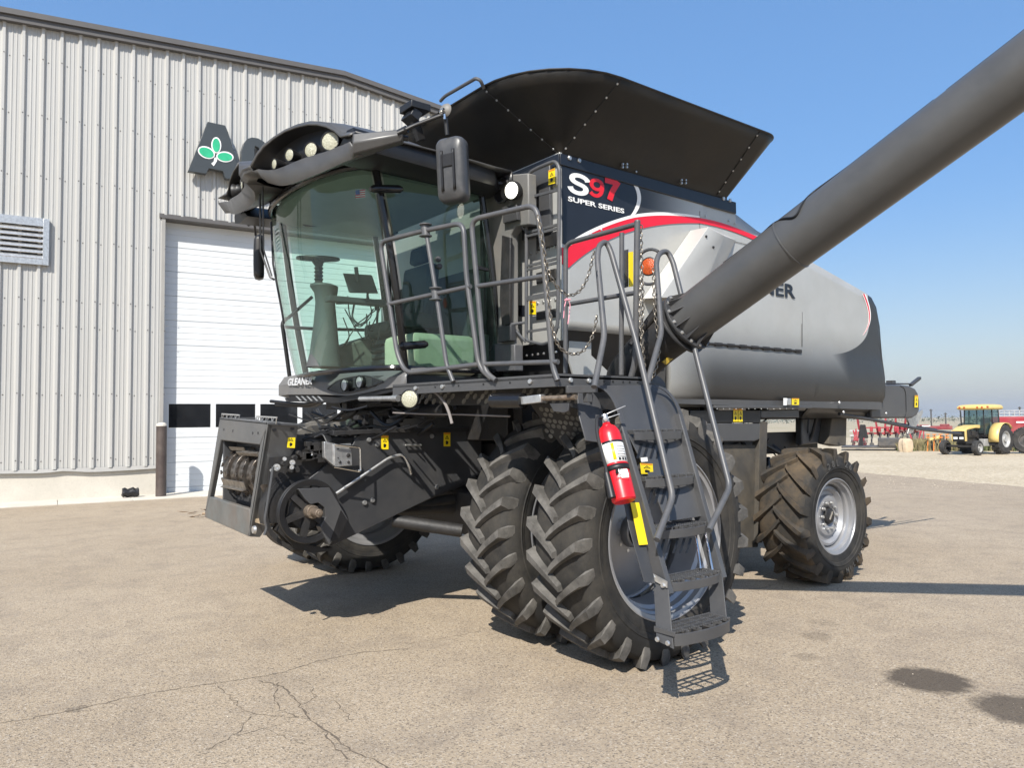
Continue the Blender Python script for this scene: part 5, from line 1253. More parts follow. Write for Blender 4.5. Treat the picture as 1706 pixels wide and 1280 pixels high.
perf('perforated_shield', [(884, 674), (930, 672), (985, 690), (985, 735), (935, 742), (905, 705)], pts, (-.62, -2.2, 1.8), (.9, .3, .3), 4.2, 3.0, .8)
# actuator that swings the steps
ac = MB(); a = dp_(822, 668, -.05); b = dp_(872, 668, -.05); ac.tube([a, b], .055, 16); aco = ac.build('step_actuator', BLKG, CB)
c = dp_(905, 664, -.05); MB().bar(b, c, .06, .055).build('actuator_body', STEEL, aco, bev=.004); MB().tube([c, dp_(960, 662, -.05)], .018, 10).build('actuator_rod', RUST, aco)
MB().prism([dp_(u, v, -.06) for u, v in ((915, 672), (948, 671), (947, 685), (940, 688), (922, 686))], DN*.01).build('actuator_bracket', CHAR, aco, bev=.003)
cb = MB(); cb.tube([dp_(u, v, -.1) for u, v in ((700, 645), (728, 655), (742, 672), (749, 690), (753, 706))], .012, 8, fillet=.05); cb.tube([dp_(u, v, -.25) for u, v in ((655, 688), (700, 690), (770, 691), (850, 694))], .007, 7); cb.build('hanging_cable', mat('cable sleeve', (.20, .18, .17), .6), CB)
# ---------------------------------------------------------------- handrails
RR = .0195
hr = MB()
hr.tube([dp_(u, v) for u, v in ((800, 607), (676, 622), (662, 592), (633, 403), (704, 385), (772, 371), (777, 460), (798, 612), (820, 632))], RR, 12, fillet=.09)
hr.tube([dp_(646.5, 507), dp_(784, 477)], RR*.9, 12); hr.tube([dp_(u, v) for u, v in ((709, 381), (728, 497), (744, 608), (755, 636))], RR*.9, 12, fillet=.05)
for u, v in ((709, 384), (726, 490)): hr.tube([dp_(u-1, v-9, .0), dp_(u+1, v+10, .0)], RR*1.7, 12); hr.lathe([(0, .0), (.05, 0), (.05, .008), (0, .008)], dp_(u, v-9), (0, 0, 1), 14); hr.lathe([(0, .0), (.05, 0), (.05, .008), (0, .008)], dp_(u, v+10), (0, 0, 1), 14)
hr.build('platform_handrail', RAIL, pfo)
hr = MB(); hr.tube([dp_(u, v) for u, v in ((826, 634), (808, 620), (785, 366), (893, 341), (903, 400), (921, 612), (929, 634))], RR, 12, fillet=.09)
hr.tube([dp_(796, 477), dp_(908, 460)], RR*.9, 12); hr.tube([dp_(808, 607), dp_(930, 603)], RR*.9, 12); hr.build('platform_handrail', RAIL, pfo)
XC = -.28
def xc_(u, v, x=XC): return at(u, v, 'x', x)
hr = MB(); hr.tube([xc_(u, v) for u, v in ((942, 622), (942.5, 412), (950, 404), (1062, 373))], RR, 12, fillet=.07); hr.tube([xc_(u, v) for u, v in ((1062, 368), (1061, 420), (1059, 600), (1050, 634))], RR*1.15, 12, fillet=.07); hr.lathe([(0, .02), (.022, .012), (.024, 0)], xc_(1062, 370), (0, 0, 1), 12)
hr.tube([xc_(947, 507), xc_(1058, 488)], RR*.9, 12); hr.tube([xc_(1036, 388), xc_(1035, 625)], RR*.95, 12); hr.build('platform_handrail', RAIL, pfo)
# ---------------------------------------------------------------- boarding ladder
LN = V((0, 1, -.40))
def lp(u, v, e=0): return onpl(u, v, V((0, -3.76-e, .45)), LN)
# handrails of the ladder
hr = MB(); hr.tube([lp(u, v, .12) for u, v in ((990, 645), (1007, 560), (995, 430), (998, 408), (1010, 402), (1018, 420), (1060, 570), (1121, 828), (1094, 900))], RR*1.08, 12, fillet=.06, fs=6)
hr.tube([lp(u, v, .12) for u, v in ((1078, 640), (1102, 555), (1093, 436), (1099, 421), (1112, 418), (1121, 436), (1172, 640), (1216, 812), (1181, 884))], RR*1.08, 12, fillet=.06, fs=6)
stg = MB()
sl0, sl1 = lp(1036, 708), lp(1117, 990); sr0, sr1 = lp(1132, 690), lp(1206, 963)
DY = V((0, .15, 0))
def band(a, b, w_, dep):
    ux_ = V((1, 0, 0)); stg.prism([a, b, b+ux_*w_, a+ux_*w_], dep)
for a, b in ((sl0, sl1), (sr0, sr1)):
    stg.prism([a-V((.008, 0, 0)), b-V((.008, 0, 0)), b+V((.0, .12, .02)), a+V((.0, .13, .0))], (.008, 0, 0))      # side plates
    stg.prism([a, b, b+V((.035, 0, 0)), a+V((.035, 0, 0))], (0, .008, 0))
# curved top of the stringers
for cpx in (((994, 645), (1010, 648), (1025, 665), (1036, 708)), ((1088, 645), (1108, 646), (1122, 660), (1132, 690))):
    P = [lp(*q, -.0) for q in c3(*cpx, n=8)]
    rings = [[p, p+V((.035, 0, 0)), p+V((.035, .01, 0)), p+V((0, .01, 0))] for p in P]
    stg.loft(rings)
ldo = stg.build('boarding_ladder', CHARL, CB, bev=.003)
hr.build('ladder_handrail', RAIL, ldo)
# top curved cheek plates and riser sheet
tp = MB(); q = [lp(u, v, -.05) for u, v in ((994, 643), (1092, 641), (1110, 647), (1122, 660), (1130, 690), (1148, 750), (1175, 860), (1110, 870), (1080, 790), (1042, 715), (1030, 675), (1015, 653))]
tp.prism(q, (0, .012, 0)); tp.build('riser_sheet', CHARL, ldo, bev=.003)
ck = MB(); q = [lp(u, v, .0) for u, v in ((994, 643), (1012, 648), (1026, 666), (1038, 708), (1038, 740), (1005, 735), (992, 690), (990, 660))]; ck.prism([p+V((0, .16, 0)) for p in q], (0, .012, 0)); ck.build('ladder_cheek_plate', CHARL, ldo, bev=.003)
slots = MB()                                          # punched slots in the riser behind each step
for (u0, v0) in ((1062, 742), (1080, 818), (1100, 900)):
    for k in range(5):
        u = u0+k*11; sk_ = 9
        slots.prism([lp(a, b, -.045) for a, b in ((u+sk_*.6, v0-3), (u+sk_*.6+4, v0-3), (u+4-2, v0+22), (u-2, v0+22))], (0, .001, 0))
slots.build('riser_slots', BLK, ldo)
# arm joining the ladder to the platform
am2 = MB(); am2.bar(dp_(944, 649, .0)+V((0, -.0, 0)), lp(994, 648), .03, .05); am2.box(lp(985, 655)-V((.02, -.02, .06)), lp(985, 655)+V((.03, .06, .03))); am2.build('ladder_pivot_arm', CHARL, ldo, bev=.003)
def step(fl, fr_, dep, nm='ladder_step', hang=.055):
    m_ = MB(); N = 10; fe = []
    for k in range(N+1):
        t = k/N; fe.append(fl.lerp(fr_, t)+V((0, -.045*math.sin(t*PI)**.6, 0)))
    m_.loft([[p, p+V((0, .012, 0)), p+V((0, .012, -hang)), p+V((0, 0, -hang))] for p in fe])
    bl0, br0 = fl+V((0, dep, 0)), fr_+V((0, dep, 0))
    m_.bar(bl0, br0, .014, .03); m_.bar(fl, bl0, .012, .03); m_.bar(fr_, br0, .012, .03)
    for f_ in (.33, .66): m_.bar(fl.lerp(bl0, f_), fr_.lerp(br0, f_), .010, .022)
    for k in range(1, 5):
        t = k/5; m_.bar(fl.lerp(fr_, t)+V((0, -.03*math.sin(t*PI), 0)), bl0.lerp(br0, t), .007, .022)
    for r_ in (.0, .33, .66, 1):
        for k in range(0, 25, 1): m_.box(fl.lerp(bl0, r_).lerp(fr_.lerp(br0, r_), k/24)+V((-.004, -.003, .008)), fl.lerp(bl0, r_).lerp(fr_.lerp(br0, r_), k/24)+V((.004, .003, .018)))
    o = m_.build(nm, CHARL, ldo, bev=.002); return o
ends = (((1054, 721), (1136, 718)), ((1073, 799), (1156, 793)), ((1098, 884), (1177, 875)), ((1117, 973), (1198, 955)))
for a, b in ends:
    A_, B_ = lp(*a), lp(*b); z = (A_.z+B_.z)/2; step(V((A_.x+.02, A_.y, z)), V((B_.x, A_.y, z)), .14)
A_ = at(1125, 1058, 'y', -3.80); B_ = V((A_.x+.52, A_.y, A_.z)); st5 = step(A_, B_, .16, hang=.07)
lw = MB()
for p, q_ in ((A_, sl1), (B_, sr1)):
    lw.prism([q_+V((-.02, .0, .03)), q_+V((-.02, .12, .06)), p+V((-.02, .13, -.06)), p+V((-.02, .0, -.08))], (.008, 0, 0))
lw.build('lower_ladder_plate', CHAR, ldo, bev=.002)
bt = MB()
for p in (A_+V((-.03, .03, -.05)), A_+V((-.03, .11, -.045)), sl1+V((-.03, .03, .05)), sl1+V((-.03, .11, .09))): bolt(bt, p, (-1, 0, 0), .016, .012)
bt.build('ladder_bolts', STEEL, ldo)
MB().prism([sl1+V((-.032, .0, .04)), sl1+V((-.032, .13, .075)), sl1+V((-.032, .13, .115)), sl1+V((-.032, .0, .08))], (.006, 0, 0)).build('ladder_hinge_plate', STEEL, ldo)
sp3 = MB(); sp3.tube([lp(1158, 886, -.1), lp(1167, 948, -.1)], .009, 8); sp3.tube([lp(1175, 886, -.05), lp(1188, 955, -.05)], .009, 8); sp3.build('gas_spring', CHROME, ldo)
sy = MB(); q = [lp(u, v, .0) for u, v in ((1060, 838), (1074, 838), (1089, 908), (1075, 909))]; sy.prism([p+V((-.02, .03, 0)) for p in q], (0, .004, 0)); sy.build('yellow_reflector', YEL, ldo)
bkp = MB(); q = [lp(u, v, .0) for u, v in ((1044, 800), (1070, 835), (1105, 975), (1086, 972), (1060, 880))]; bkp.prism([p+V((-.012, .05, 0)) for p in q], (0, .006, 0)); bkp.build('stringer_flange', CHAR, ldo, bev=.002)
sticker([(1066, 772), (1087, 773), (1088, 790), (1068, 790)], 'y', lp(1077, 780, -.045).y-.004, par=ldo); sticker([(1067, 763), (1078, 762), (1079, 769), (1068, 770)], 'y', lp(1077, 780, -.045).y-.004, WHITE, False, par=ldo)
# ---------------------------------------------------------------- fire extinguisher, strapped to the ladder (own thing)
fx0, fx1 = lp(1018, 716, .05)+V((-.03, .0, 0)), lp(1046, 836, .05)+V((-.03, 0, 0))
FE = thing('fire_extinguisher', 'red fire extinguisher with white label strapped to the boarding ladder of the combine', 'fire extinguisher', fx1)
axd = (fx0-fx1).normalized(); Lf = (fx0-fx1).length; Rf = .076
cy = MB().lathe([(0, 0), (Rf*.85, 0), (Rf, .012), (Rf, Lf-.05), (Rf*.93, Lf-.02), (Rf*.7, Lf+.012), (.028, Lf+.03), (.024, Lf+.045), (0, Lf+.045)], fx1, axd, 36)
kid(cy.build('cylinder', RED, smooth=40), FE)
hd = MB(); tp0 = fx1+axd*(Lf+.045); side = V((.75, -.45, .2)).normalized()
hd.lathe([(0, .06), (.02, .06), (.024, 0), (0, 0)], tp0, axd, 14); hd.bar(tp0+axd*.055-side*.02, tp0+axd*.085+side*.15, .022, .006); hd.bar(tp0+axd*.03-side*.02, tp0+axd*.04+side*.10, .022, .006); hd.lathe([(0, .02), (.016, .018), (.018, 0)], tp0+axd*.03+V((-.02, -.02, 0)), (-.6, -.8, 0), 14)
kid(hd.build('valve_head', STEEL, bev=.002), FE)
ho = MB(); s_ = V((-1, -.0, .0)); ho.tube([tp0+axd*.03, tp0+axd*.05+s_*.07, fx1+axd*(Lf-.02)+s_*.105, fx1+axd*(Lf*.55)+s_*.095, fx1+axd*(Lf*.5)+s_*.092, fx1+axd*(Lf*.30)+s_*.10], .0115, 10, fillet=.05)
kid(ho.build('hose', BLK), FE)
kid(MB().lathe([(.0, 0), (.02, .0), (.026, -.16), (0, -.16)], fx1+axd*(Lf*.40)+s_*.098, axd, 14).build('nozzle', BLK), FE)
def arcband(h0, h1, rr_, a0, a1, m_, nm):
    v0 = V((-.55, -.83, 0)); v0 = (v0-axd*v0.dot(axd)).normalized(); v1 = axd.cross(v0); mb = MB(); rg2 = []
    for k in range(21):
        a = a0+(a1-a0)*k/20; d = v0*math.cos(a)+v1*math.sin(a); rg2.append([fx1+axd*h0+d*rr_, fx1+axd*h1+d*rr_])
    return kid(mb.loft(rg2, closed=False, caps=False).build(nm, m_, thick=.001), FE)
arcband(Lf*.50, Lf*.80, Rf+.0015, -1.25, 1.25, WHITE, 'label')
arcband(Lf*.77, Lf*.80, Rf+.003, -1.0, 1.2, NAVY, 'label_heading'); arcband(Lf*.53, Lf*.76, Rf+.003, -.28, -.02, YEL, 'label_panel')
for k in range(5): arcband(Lf*(.56+k*.035), Lf*(.568+k*.035), Rf+.003, .1, .95, INTD, 'label_text_line')
for k in range(3): arcband(Lf*(.515), Lf*(.55), Rf+.003, .15+k*.3, .33+k*.3, NAVY, 'label_pictogram')
arcband(Lf*.40, Lf*.475, Rf+.004, -3.1, 3.1, BLK, 'strap'); arcband(Lf*.47, Lf*.49, Rf+.004, -3.1, 3.1, RED, 'strap_edge')
bx = MB(); d0 = V((-.55, -.83, 0)).normalized(); c = fx1+axd*(Lf*.44)+d0*(Rf+.008); bx.box(c-V((.035, .006, .02)), c+V((.035, .006, .02))); kid(bx.build('strap_buckle', BLKG, bev=.003), FE)
def diam(h, a, w_, hgt):
    v0 = V((-.55, -.83, 0)); v0 = (v0-axd*v0.dot(axd)).normalized(); v1 = axd.cross(v0); P = []
    for da, dh in ((-w_, 0), (-w_*.6, hgt), (w_*.6, hgt), (w_, 0), (w_*.6, -hgt), (-w_*.6, -hgt)):
        d = v0*math.cos(a+da)+v1*math.sin(a+da); P.append(fx1+axd*(h+dh)+d*(Rf+.003+.006*(abs(da) < w_*.9)))
    return P
kid(MB().prism(diam(Lf*.33, .30, .50, .028), V((-.001, -.0015, 0))).build('maker_badge', WHITE), FE)
lt = text('AMEREX', .024, RED, 'badge_lettering', None, fx1+axd*(Lf*.315)+V((-.55, -.83, 0)).normalized()*(Rf+.012)+V((-.028, .028, 0)), V((.83, -.55, 0)), axd, bold=.0006, depth=.0003); kid(lt, FE)
kid(MB().tube([fx1+axd*(Lf*.47)+V((-.06, -.075, 0)), fx1+axd*(Lf*.40)+V((-.065, -.08, 0)), fx1+axd*(Lf*.38)+V((-.05, -.085, 0))], .004, 6, fillet=.01).build('seal_tag', WHITE), FE)
# ---------------------------------------------------------------- chains
def chain(P, link=.042, r_=.0052, name='safety_chain'):
    D = [0]; P = [V(p) for p in P]
    Q = []
    for i in range(len(P)-1):
        p0 = P[max(0, i-1)]; p1 = P[i]; p2 = P[i+1]; p3 = P[min(len(P)-1, i+2)]
        for k in range(10):
            t = k/10; Q.append(.5*((2*p1)+(p2-p0)*t+(2*p0-5*p1+4*p2-p3)*t*t+(3*p1-p0-3*p2+p3)*t**3))
    Q.append(P[-1]); mb = MB(); acc = 0; pos = 0; pitch = link*.72; i = 0; last = Q[0]; nxt = 0; tot = 0; n = 0
    for a, b in zip(Q, Q[1:]):
        L_ = (b-a).length; 
        while nxt <= tot+L_ and L_ > 0:
            c = a.lerp(b, (nxt-tot)/L_); d = (b-a).normalized(); x = d.cross(V((.3, .9, .2))).normalized(); y = d.cross(x)
            w_ = (x*math.cos(.785+n*PI/2)+y*math.sin(.785+n*PI/2))
            pts = []
            for k in range(10):
                an = 2*PI*k/10; pts.append(c+d*math.cos(an)*(link/2-r_)+w_*math.sin(an)*.0105)
            mb.tube(pts, r_*.85, 5, closed=True); n += 1; nxt += pitch
        tot += L_
    return mb.build(name, ZINC, pfo, smooth=60)
YC = -2.93
def yc(u, v, y=YC): return at(u, v, 'y', y)
chain([yc(u, v, -3.0) for u, v in ((897, 362), (905, 412), (914, 452), (930, 480), (950, 492), (968, 482), (981, 456), (990, 418))])
chain([yc(u, v, -3.02) for u, v in ((900, 375), (908, 430), (913, 490), (920, 545), (932, 578), (952, 590), (972, 584), (988, 558), (995, 522))])
chain([yc(u, v, -3.0) for u, v in ((1068, 378), (1069, 440), (1071, 500), (1070, 560), (1074, 618))])
chain([yc(u, v, -3.04) for u, v in ((1068, 462), (1066, 520), (1069, 570), (1071, 615))])
chain([yc(u, v, -3.06) for u, v in ((1089, 450), (1091, 520), (1098, 580), (1093, 612), (1086, 632))])
rb3 = MB(); 
rb3.tube([yc(944, 497), yc(940, 512), yc(939, 530)], .003, 6, fillet=.02); rb3.tube([yc(945, 497), yc(950, 506), yc(949, 520), yc(946, 540)], .003, 6, fillet=.02); rb3.tube([yc(941, 500), yc(950, 499)], .006, 6); rb3.build('ribbon', PINK, pfo)
# amber reflector with its guard ring, yellow marker plate
cc = at(1081, 444, 'y', -2.45); nn = V((-.95, -.31, 0)).normalized(); tt_ = V((-.31, .95, 0)).normalized()
m1 = MB().lathe([(0, -.03), (.075, -.03), (.082, 0), (.07, .006)], cc, nn, 28).build('marker_lamp', BLK, CB)
MB().lathe([(0, .016), (.05, .012), (.072, .004)], cc, nn, 28).build('amber_lens', ORNG, m1)
MB().tube([cc+nn*-.02+tt_*.135*math.cos(a)+V((0, 0, .15*math.sin(a))) for a in [-2.2+4.4*k/20 for k in range(21)]], .014, 10).build('lamp_guard', CHARL, m1)
MB().prism([at(u, v, 'y', -2.62) for u, v in ((1043, 418), (1047, 415), (1047, 478), (1040, 480))], (.0, .05, 0)).build('marker_box', CHAR, m1)
MB().prism([at(u, v, 'y', -2.64) for u, v in ((1048.5, 420), (1055, 419), (1055, 477), (1049, 478))], (0, .01, 0)).build('yellow_marker', YEL, m1)
# ---------------------------------------------------------------- unloading auger
A0 = V((.235, -3.11, 2.59)); A1 = V((.517, -5.255, 3.766)); AD = (A1-A0).normalized(); RA = .188
P0 = A0-AD*.16; P1 = A0+AD*5.6
AUGM = mat('auger tube paint', (.058, .059, .060), .34, .0, .14, 2.2, dust=.3, dustcol=(.12, .112, .10), bump=.05, bscale=25)
au = MB().tube([P0, P1], RA, 56); auo = au.build('unloading_auger', AUGM, CB, smooth=60)
fl2 = MB()
for e in (0.0, .06): fl2.lathe([(RA, 0), (RA+.055, 0), (RA+.055, .018), (RA, .018)], P0+AD*e, AD, 48)
axx = AD.orthogonal().normalized(); axy = AD.cross(axx)
for k in range(12):
    a = 2*PI*k/12; d = axx*math.cos(a)+axy*math.sin(a); fl2.prism([P0+AD*.078+d*(RA-.002), P0+AD*.078+d*(RA+.05), P0+AD*.20+d*(RA-.002)], AD.cross(d)*.008)
fl2.build('auger_flange', CHAR, auo, bev=.002)
bt = MB()
for k in range(14):
    a = 2*PI*(k+.5)/14; d = axx*math.cos(a)+axy*math.sin(a); bolt(bt, P0+AD*.078+d*(RA+.034), AD, .014, .014)
bt.build('flange_bolts', STEEL, auo)
st2 = MB(); upv = (V((0, 0, 1))-AD*AD.z).normalized(); sdv = AD.cross(upv)
if sdv.x > 0: sdv = -sdv
for s0_, s1_ in ((.9, 2.2), (2.28, 3.0), (3.08, 5.4)): st2.prism([P0+AD*s0_+upv*(RA-.004)+sdv*.02, P0+AD*s1_+upv*(RA-.004)+sdv*.02, P0+AD*s1_+upv*(RA+.010)+sdv*.02, P0+AD*s0_+upv*(RA+.010)+sdv*.02], sdv*.006)
st2.build('auger_seam_strip', BLK, auo)
bn = MB()
for e_ in (1.02, 3.05): bn.lathe([(RA+.0005, 0), (RA+.005, .002), (RA+.005, .010), (RA+.0005, .012)], P0+AD*e_, AD, 56)
bn.build('auger_seam_band', AUGM, auo)
hs = MB(); 
def surf(s, a, e=.012): return P0+AD*s+(upv*math.cos(a)+sdv*math.sin(a))*(RA+e)
hs.tube([surf(.55, .05), surf(.9, .0), surf(1.0, .15), surf(1.12, .9), surf(1.20, 1.3), surf(1.27, .9), surf(1.32, .2), surf(1.6, .02), surf(2.0, .0)], .007, 7, fillet=.1); hs.build('auger_cable', BLK, auo)
# pivot elbow and hydraulic bits
el = MB(); EB = V((.85, -2.05, 2.05)); el.tube([P0+AD*.02, P0-AD*.35, P0-AD*.75+V((.1, .0, -.05)), EB], RA-.01, 32, fillet=.3); el.build('auger_elbow', DARKM, auo, smooth=60)
cy2 = MB(); cy2.tube([at(1062, 560, 'y', -2.7), at(1100, 515, 'y', -2.9)], .03, 12); cy2.tube([at(1050, 575, 'y', -2.7), at(1062, 560, 'y', -2.7)], .016, 10)
for k in range(5): cy2.tube([at(1060+k*4, 560+k*3, 'y', -2.6), at(1075+k*4, 535+k*2, 'y', -2.75), at(1098+k*4, 505+k*3, 'y', -2.9)], .010, 7, fillet=.1)
cy2.build('auger_swing_cylinder', DARKM, auo)
MB().prism([at(u, v, 'y', -2.9) for u, v in ((1104, 603), (1137, 575), (1142, 580), (1110, 608))], (0, .01, 0)).build('auger_warning_strip', mat('dull yellow strip', (.35, .24, .02), .5), auo)
sp5 = MB()
for i in range(12):
    u, v = rn.uniform(1062, 1108), rn.uniform(555, 618); c = at(u, v, 'y', -2.45); a = rn.uniform(.02, .05); sp5.box(c-V((a, a, a)), c+V((a, a, a)))
sp5.build('pivot_castings', DARKM, auo, bev=.005)
# light grey cover over the auger drive, standing proud of the side
cvr = MB(); F = [at(u, v, 'y', -2.0) for u, v in ((1180, 378), (1208, 393), (1152, 497), (1100, 496))]; Bk = [at(1150, 384, 'y', YS), at(1226, 400, 'y', YS), at(1180, 500, 'y', YS), at(1070, 498, 'y', YS)]
cvr.loft([F, Bk]); cvr.build('auger_drive_cover', mat('pale grey cover paint', (.50, .50, .48), .38, .1, .04, 3, dust=.1), CB, bev=.004)
bt = MB()
for u, v in ((1176, 394), (1188, 412)): bolt(bt, at(u, v, 'y', -2.0), (0, -1, 0), .014, .012)
bt.build('cover_bolts', DARKM, CB)
# ---------------------------------------------------------------- lower skirts behind the front wheels
SCR = mat('dusty mesh screen', (.075, .068, .058), .7, .2, .15, 9, dust=.6, dustcol=(.16, .13, .09), bump=.5, bscale=160)
YK = -1.62
sk_ = MB(); sk_.prism([at(u, v, 'y', YK) for u, v in ((1150, 684), (1267, 684), (1267, 705), (1150, 704))], (0, .05, 0)); sk_.build('sticker_panel', BLK, CB, bev=.004)
MB().prism([at(u, v, 'y', YK-.01) for u, v in ((1150, 705), (1267, 706), (1266, 732), (1258, 736), (1150, 737))], (0, .12, 0)).build('lower_skirt', CHARL, CB, bev=.012)
MB().prism([at(u, v, 'y', YK+.05) for u, v in ((1110, 740), (1268, 742), (1270, 880), (1262, 912), (1200, 915), (1110, 900))], (0, .04, 0)).build('mesh_screen', SCR, CB)
MB().prism([at(u, v, 'y', YK-.0) for u, v in ((1266, 703), (1279, 703), (1276, 800), (1270, 905), (1262, 905))], (0, .10, 0)).build('skirt_post', SCR, CB, bev=.004)
MB().prism([at(u, v, 'y', YK-.0) for u, v in ((1268, 684), (1331, 682), (1332, 696), (1268, 697))], (0, .06, 0)).build('lower_skirt', CHARL, CB, bev=.01)
sticker([(1221.5, 681), (1229, 681), (1229, 703), (1221.5, 703)], 'y', YK-.003); sticker([(1230, 681), (1237, 681), (1237, 703), (1230, 703)], 'y', YK-.003)
sticker([(1305, 663.5), (1310.5, 663.5), (1310.5, 675.5), (1305, 675.5)], 'y', YS-.05, WHITE, False); sticker([(1319, 664), (1331, 664), (1331, 675), (1319, 675)], 'y', YS-.05)
MB().prism([at(u, v, 'y', YS-.05) for u, v in ((1312, 664), (1318, 664), (1318, 675), (1312, 675))], (0, .03, 0)).build('latch', STEEL, CB, bev=.003)
ga = MB(); q = [at(u, v, 'y', -1.3) for u, v in ((1336, 697), (1390, 696), (1385, 720), (1372, 738), (1336, 742))]; ga.prism(q, (0, .1, 0)); ga.build('rear_baffle', CHARL, CB, bev=.02)
ga = MB(); q = [at(u, v, 'y', -1.45) for u, v in ((1386, 697), (1411, 696), (1410, 742), (1398, 744), (1380, 740))]; ga.prism(q, (0, .15, 0)); ga.build('rear_baffle', SCR, CB, bev=.01)
pp = MB(); pp.tube([at(1347, 697, 'y', -1.5), at(1346, 722, 'y', -1.5)], .012, 7); pp.tube([at(1360, 697, 'y', -1.4), at(1350, 735, 'y', -1.3), at(1330, 742, 'y', -1.2)], .02, 8, fillet=.1); pp.build('rear_hose', BLK, CB)
# ---------------------------------------------------------------- rear hood closing and tail box
tbx = MB(); YT = -1.62
pr = [at(u, v, 'y', YT) for u, v in ((1452, 641), (1500, 641), (1516, 643), (1525, 648), (1530, 656), (1532, 668), (1532, 684), (1528, 692), (1520, 697), (1452, 697))]
tbx.prism(pr, (0, 3.1, 0)); tb = tbx.build('chaff_spreader_box', CHARL, CB, bev=.02)
ar2 = MB(); q = [(1500, 643.5), (1506, 646), (1509, 655), (1510, 688), (1507, 696)]; ar2.tube([at(u, v, 'y', YT-.003) for u, v in q], .005, 6, fillet=.05); ar2.tube([at(1458, 652, 'y', YT-.003), at(1474, 651, 'y', YT-.003)], .006, 6); ar2.build('box_seam', BLK, tb)
sticker([(1524, 659), (1529.5, 659), (1529, 679), (1523.5, 679)], 'y', YT-.012, par=tb)
ar3 = MB(); ar3.tube([at(1455, 639, 'y', YT+.1), at(1520, 640, 'y', YT+.1)], .012, 7); ar3.bar(at(1517, 642, 'y', YT+.1), at(1532, 630, 'y', YT+.1), .05, .04); ar3.box(at(1490, 641, 'y', YT+.1)-V((.04, 0, 0)), at(1490, 641, 'y', YT+.1)+V((.05, .1, .06))); ar3.build('tail_latch', CHAR, tb, bev=.004)
MB().prism([at(u, v, 'y', YT+.1) for u, v in ((1512, 698), (1537, 682), (1538, 688), (1530, 706), (1520, 722), (1512, 724), (1516, 708))], (0, .03, 0)).build('tail_deflector', STEEL, tb, bev=.004)
cl = MB(); cl.tube([at(1398, 690, 'y', -1.6), at(1440, 697, 'y', -1.6), at(1530, 715, 'y', -1.6), at(1600, 723, 'y', -1.6)], .022, 10, fillet=.2); cl.tube([at(1398, 694, 'y', -1.5), at(1470, 702, 'y', -1.5), at(1560, 716, 'y', -1.5)], .015, 8, fillet=.2)
cl.build('rear_swing_arm', CHAR, CB)
bt = MB(); rb4 = random.Random(2)
for u, v in ((1398, 671), (1405, 687), (1476, 689)): bolt(bt, at(u, v, 'y', YS-.02), (0, -1, 0), .02, .012)
for k in range(14): bolt(bt, at(1184+k*10.5, 681.5, 'y', -1.72), (0, -1, 0), .007, .006)
for u, v in ((1060, 286), (1176, 360), (1215, 368), (1225, 372), (1002, 383), (985, 390)): bolt(bt, at(u, v, 'y', YS-.008), (0, -1, 0), .011, .006)
bt.build('side_rivets', STEEL, CB)
# ================================================================== BACKGROUND YARD
def gp(u, v): p = at(u, v, 'z', 0); return V((p.x, p.y, 0))
def setup(name, label, cat, loc, rz, group=None):
    t = thing(name, label, cat, loc, group); t.rotation_euler.z = rz; return t
vd = math.atan2(gp(1600, 757).y-CAM.y, gp(1600, 757).x-CAM.x)
TYB = mat('far tyre rubber', (.02, .02, .02), .8, 0, .3, 9, dust=.5, dustcol=(.1, .09, .08))
def small_wheel(par, loc, r_, w_, rimm, side=1, lug=0):
    mb = MB(); mb.lathe([(r_*.55, -w_/2), (r_*.9, -w_/2), (r_, -w_*.35), (r_, w_*.35), (r_*.9, w_/2), (r_*.55, w_/2)], loc, (0, 1, 0), 40)
    if lug:
        for i in range(lug):
            for s in (-1, 1):
                a = 2*PI*(i+(.5 if s > 0 else 0))/lug; c = V(loc)+V((math.sin(a)*r_, s*w_*.22, math.cos(a)*r_)); rt = M.Rotation(a, 3, 'Y')
                mb.box(c-V((.04, w_*.24, .03)), c+V((.04, w_*.24, .03)), rot=rt, c=c)
    o = mb.build('wheel', TYB, par)
    MB().lathe([(0, -.0), (r_*.18, -.02), (r_*.2, .04), (r_*.45, .06), (r_*.5, -.02), (r_*.57, -.03), (r_*.57, .0)], V(loc)+V((0, side*w_*.42, 0)), (0, -side, 0), 24).build('rim', rimm, o); return o
YLP = mat('tractor yellow paint', (.60, .44, .15), .42, 0, .08, 4, dust=.2, dustcol=(.5, .42, .28))
TGL = glass('tractor glass', (.55, .68, .68), 1.5, .15, (.12, .2, .2))
RIMW = mat('pale wheel rim', (.36, .36, .35), .5, .1, .1, 6)
tl_ = gp(1663, 757)
T = setup('tractor', 'yellow two wheel drive tractor with glass cab parked on the pale gravel', 'tractor', gp(1641, 756), 0)
T.rotation_euler.z = vd+PI-R(26)-R(2)
K_ = .86
def tb_(mb, name, m, par=T, **k):
    for i in range(len(mb.v)): mb.v[i] = mb.v[i]*K_
    return mb.build(name, m, par, **k)
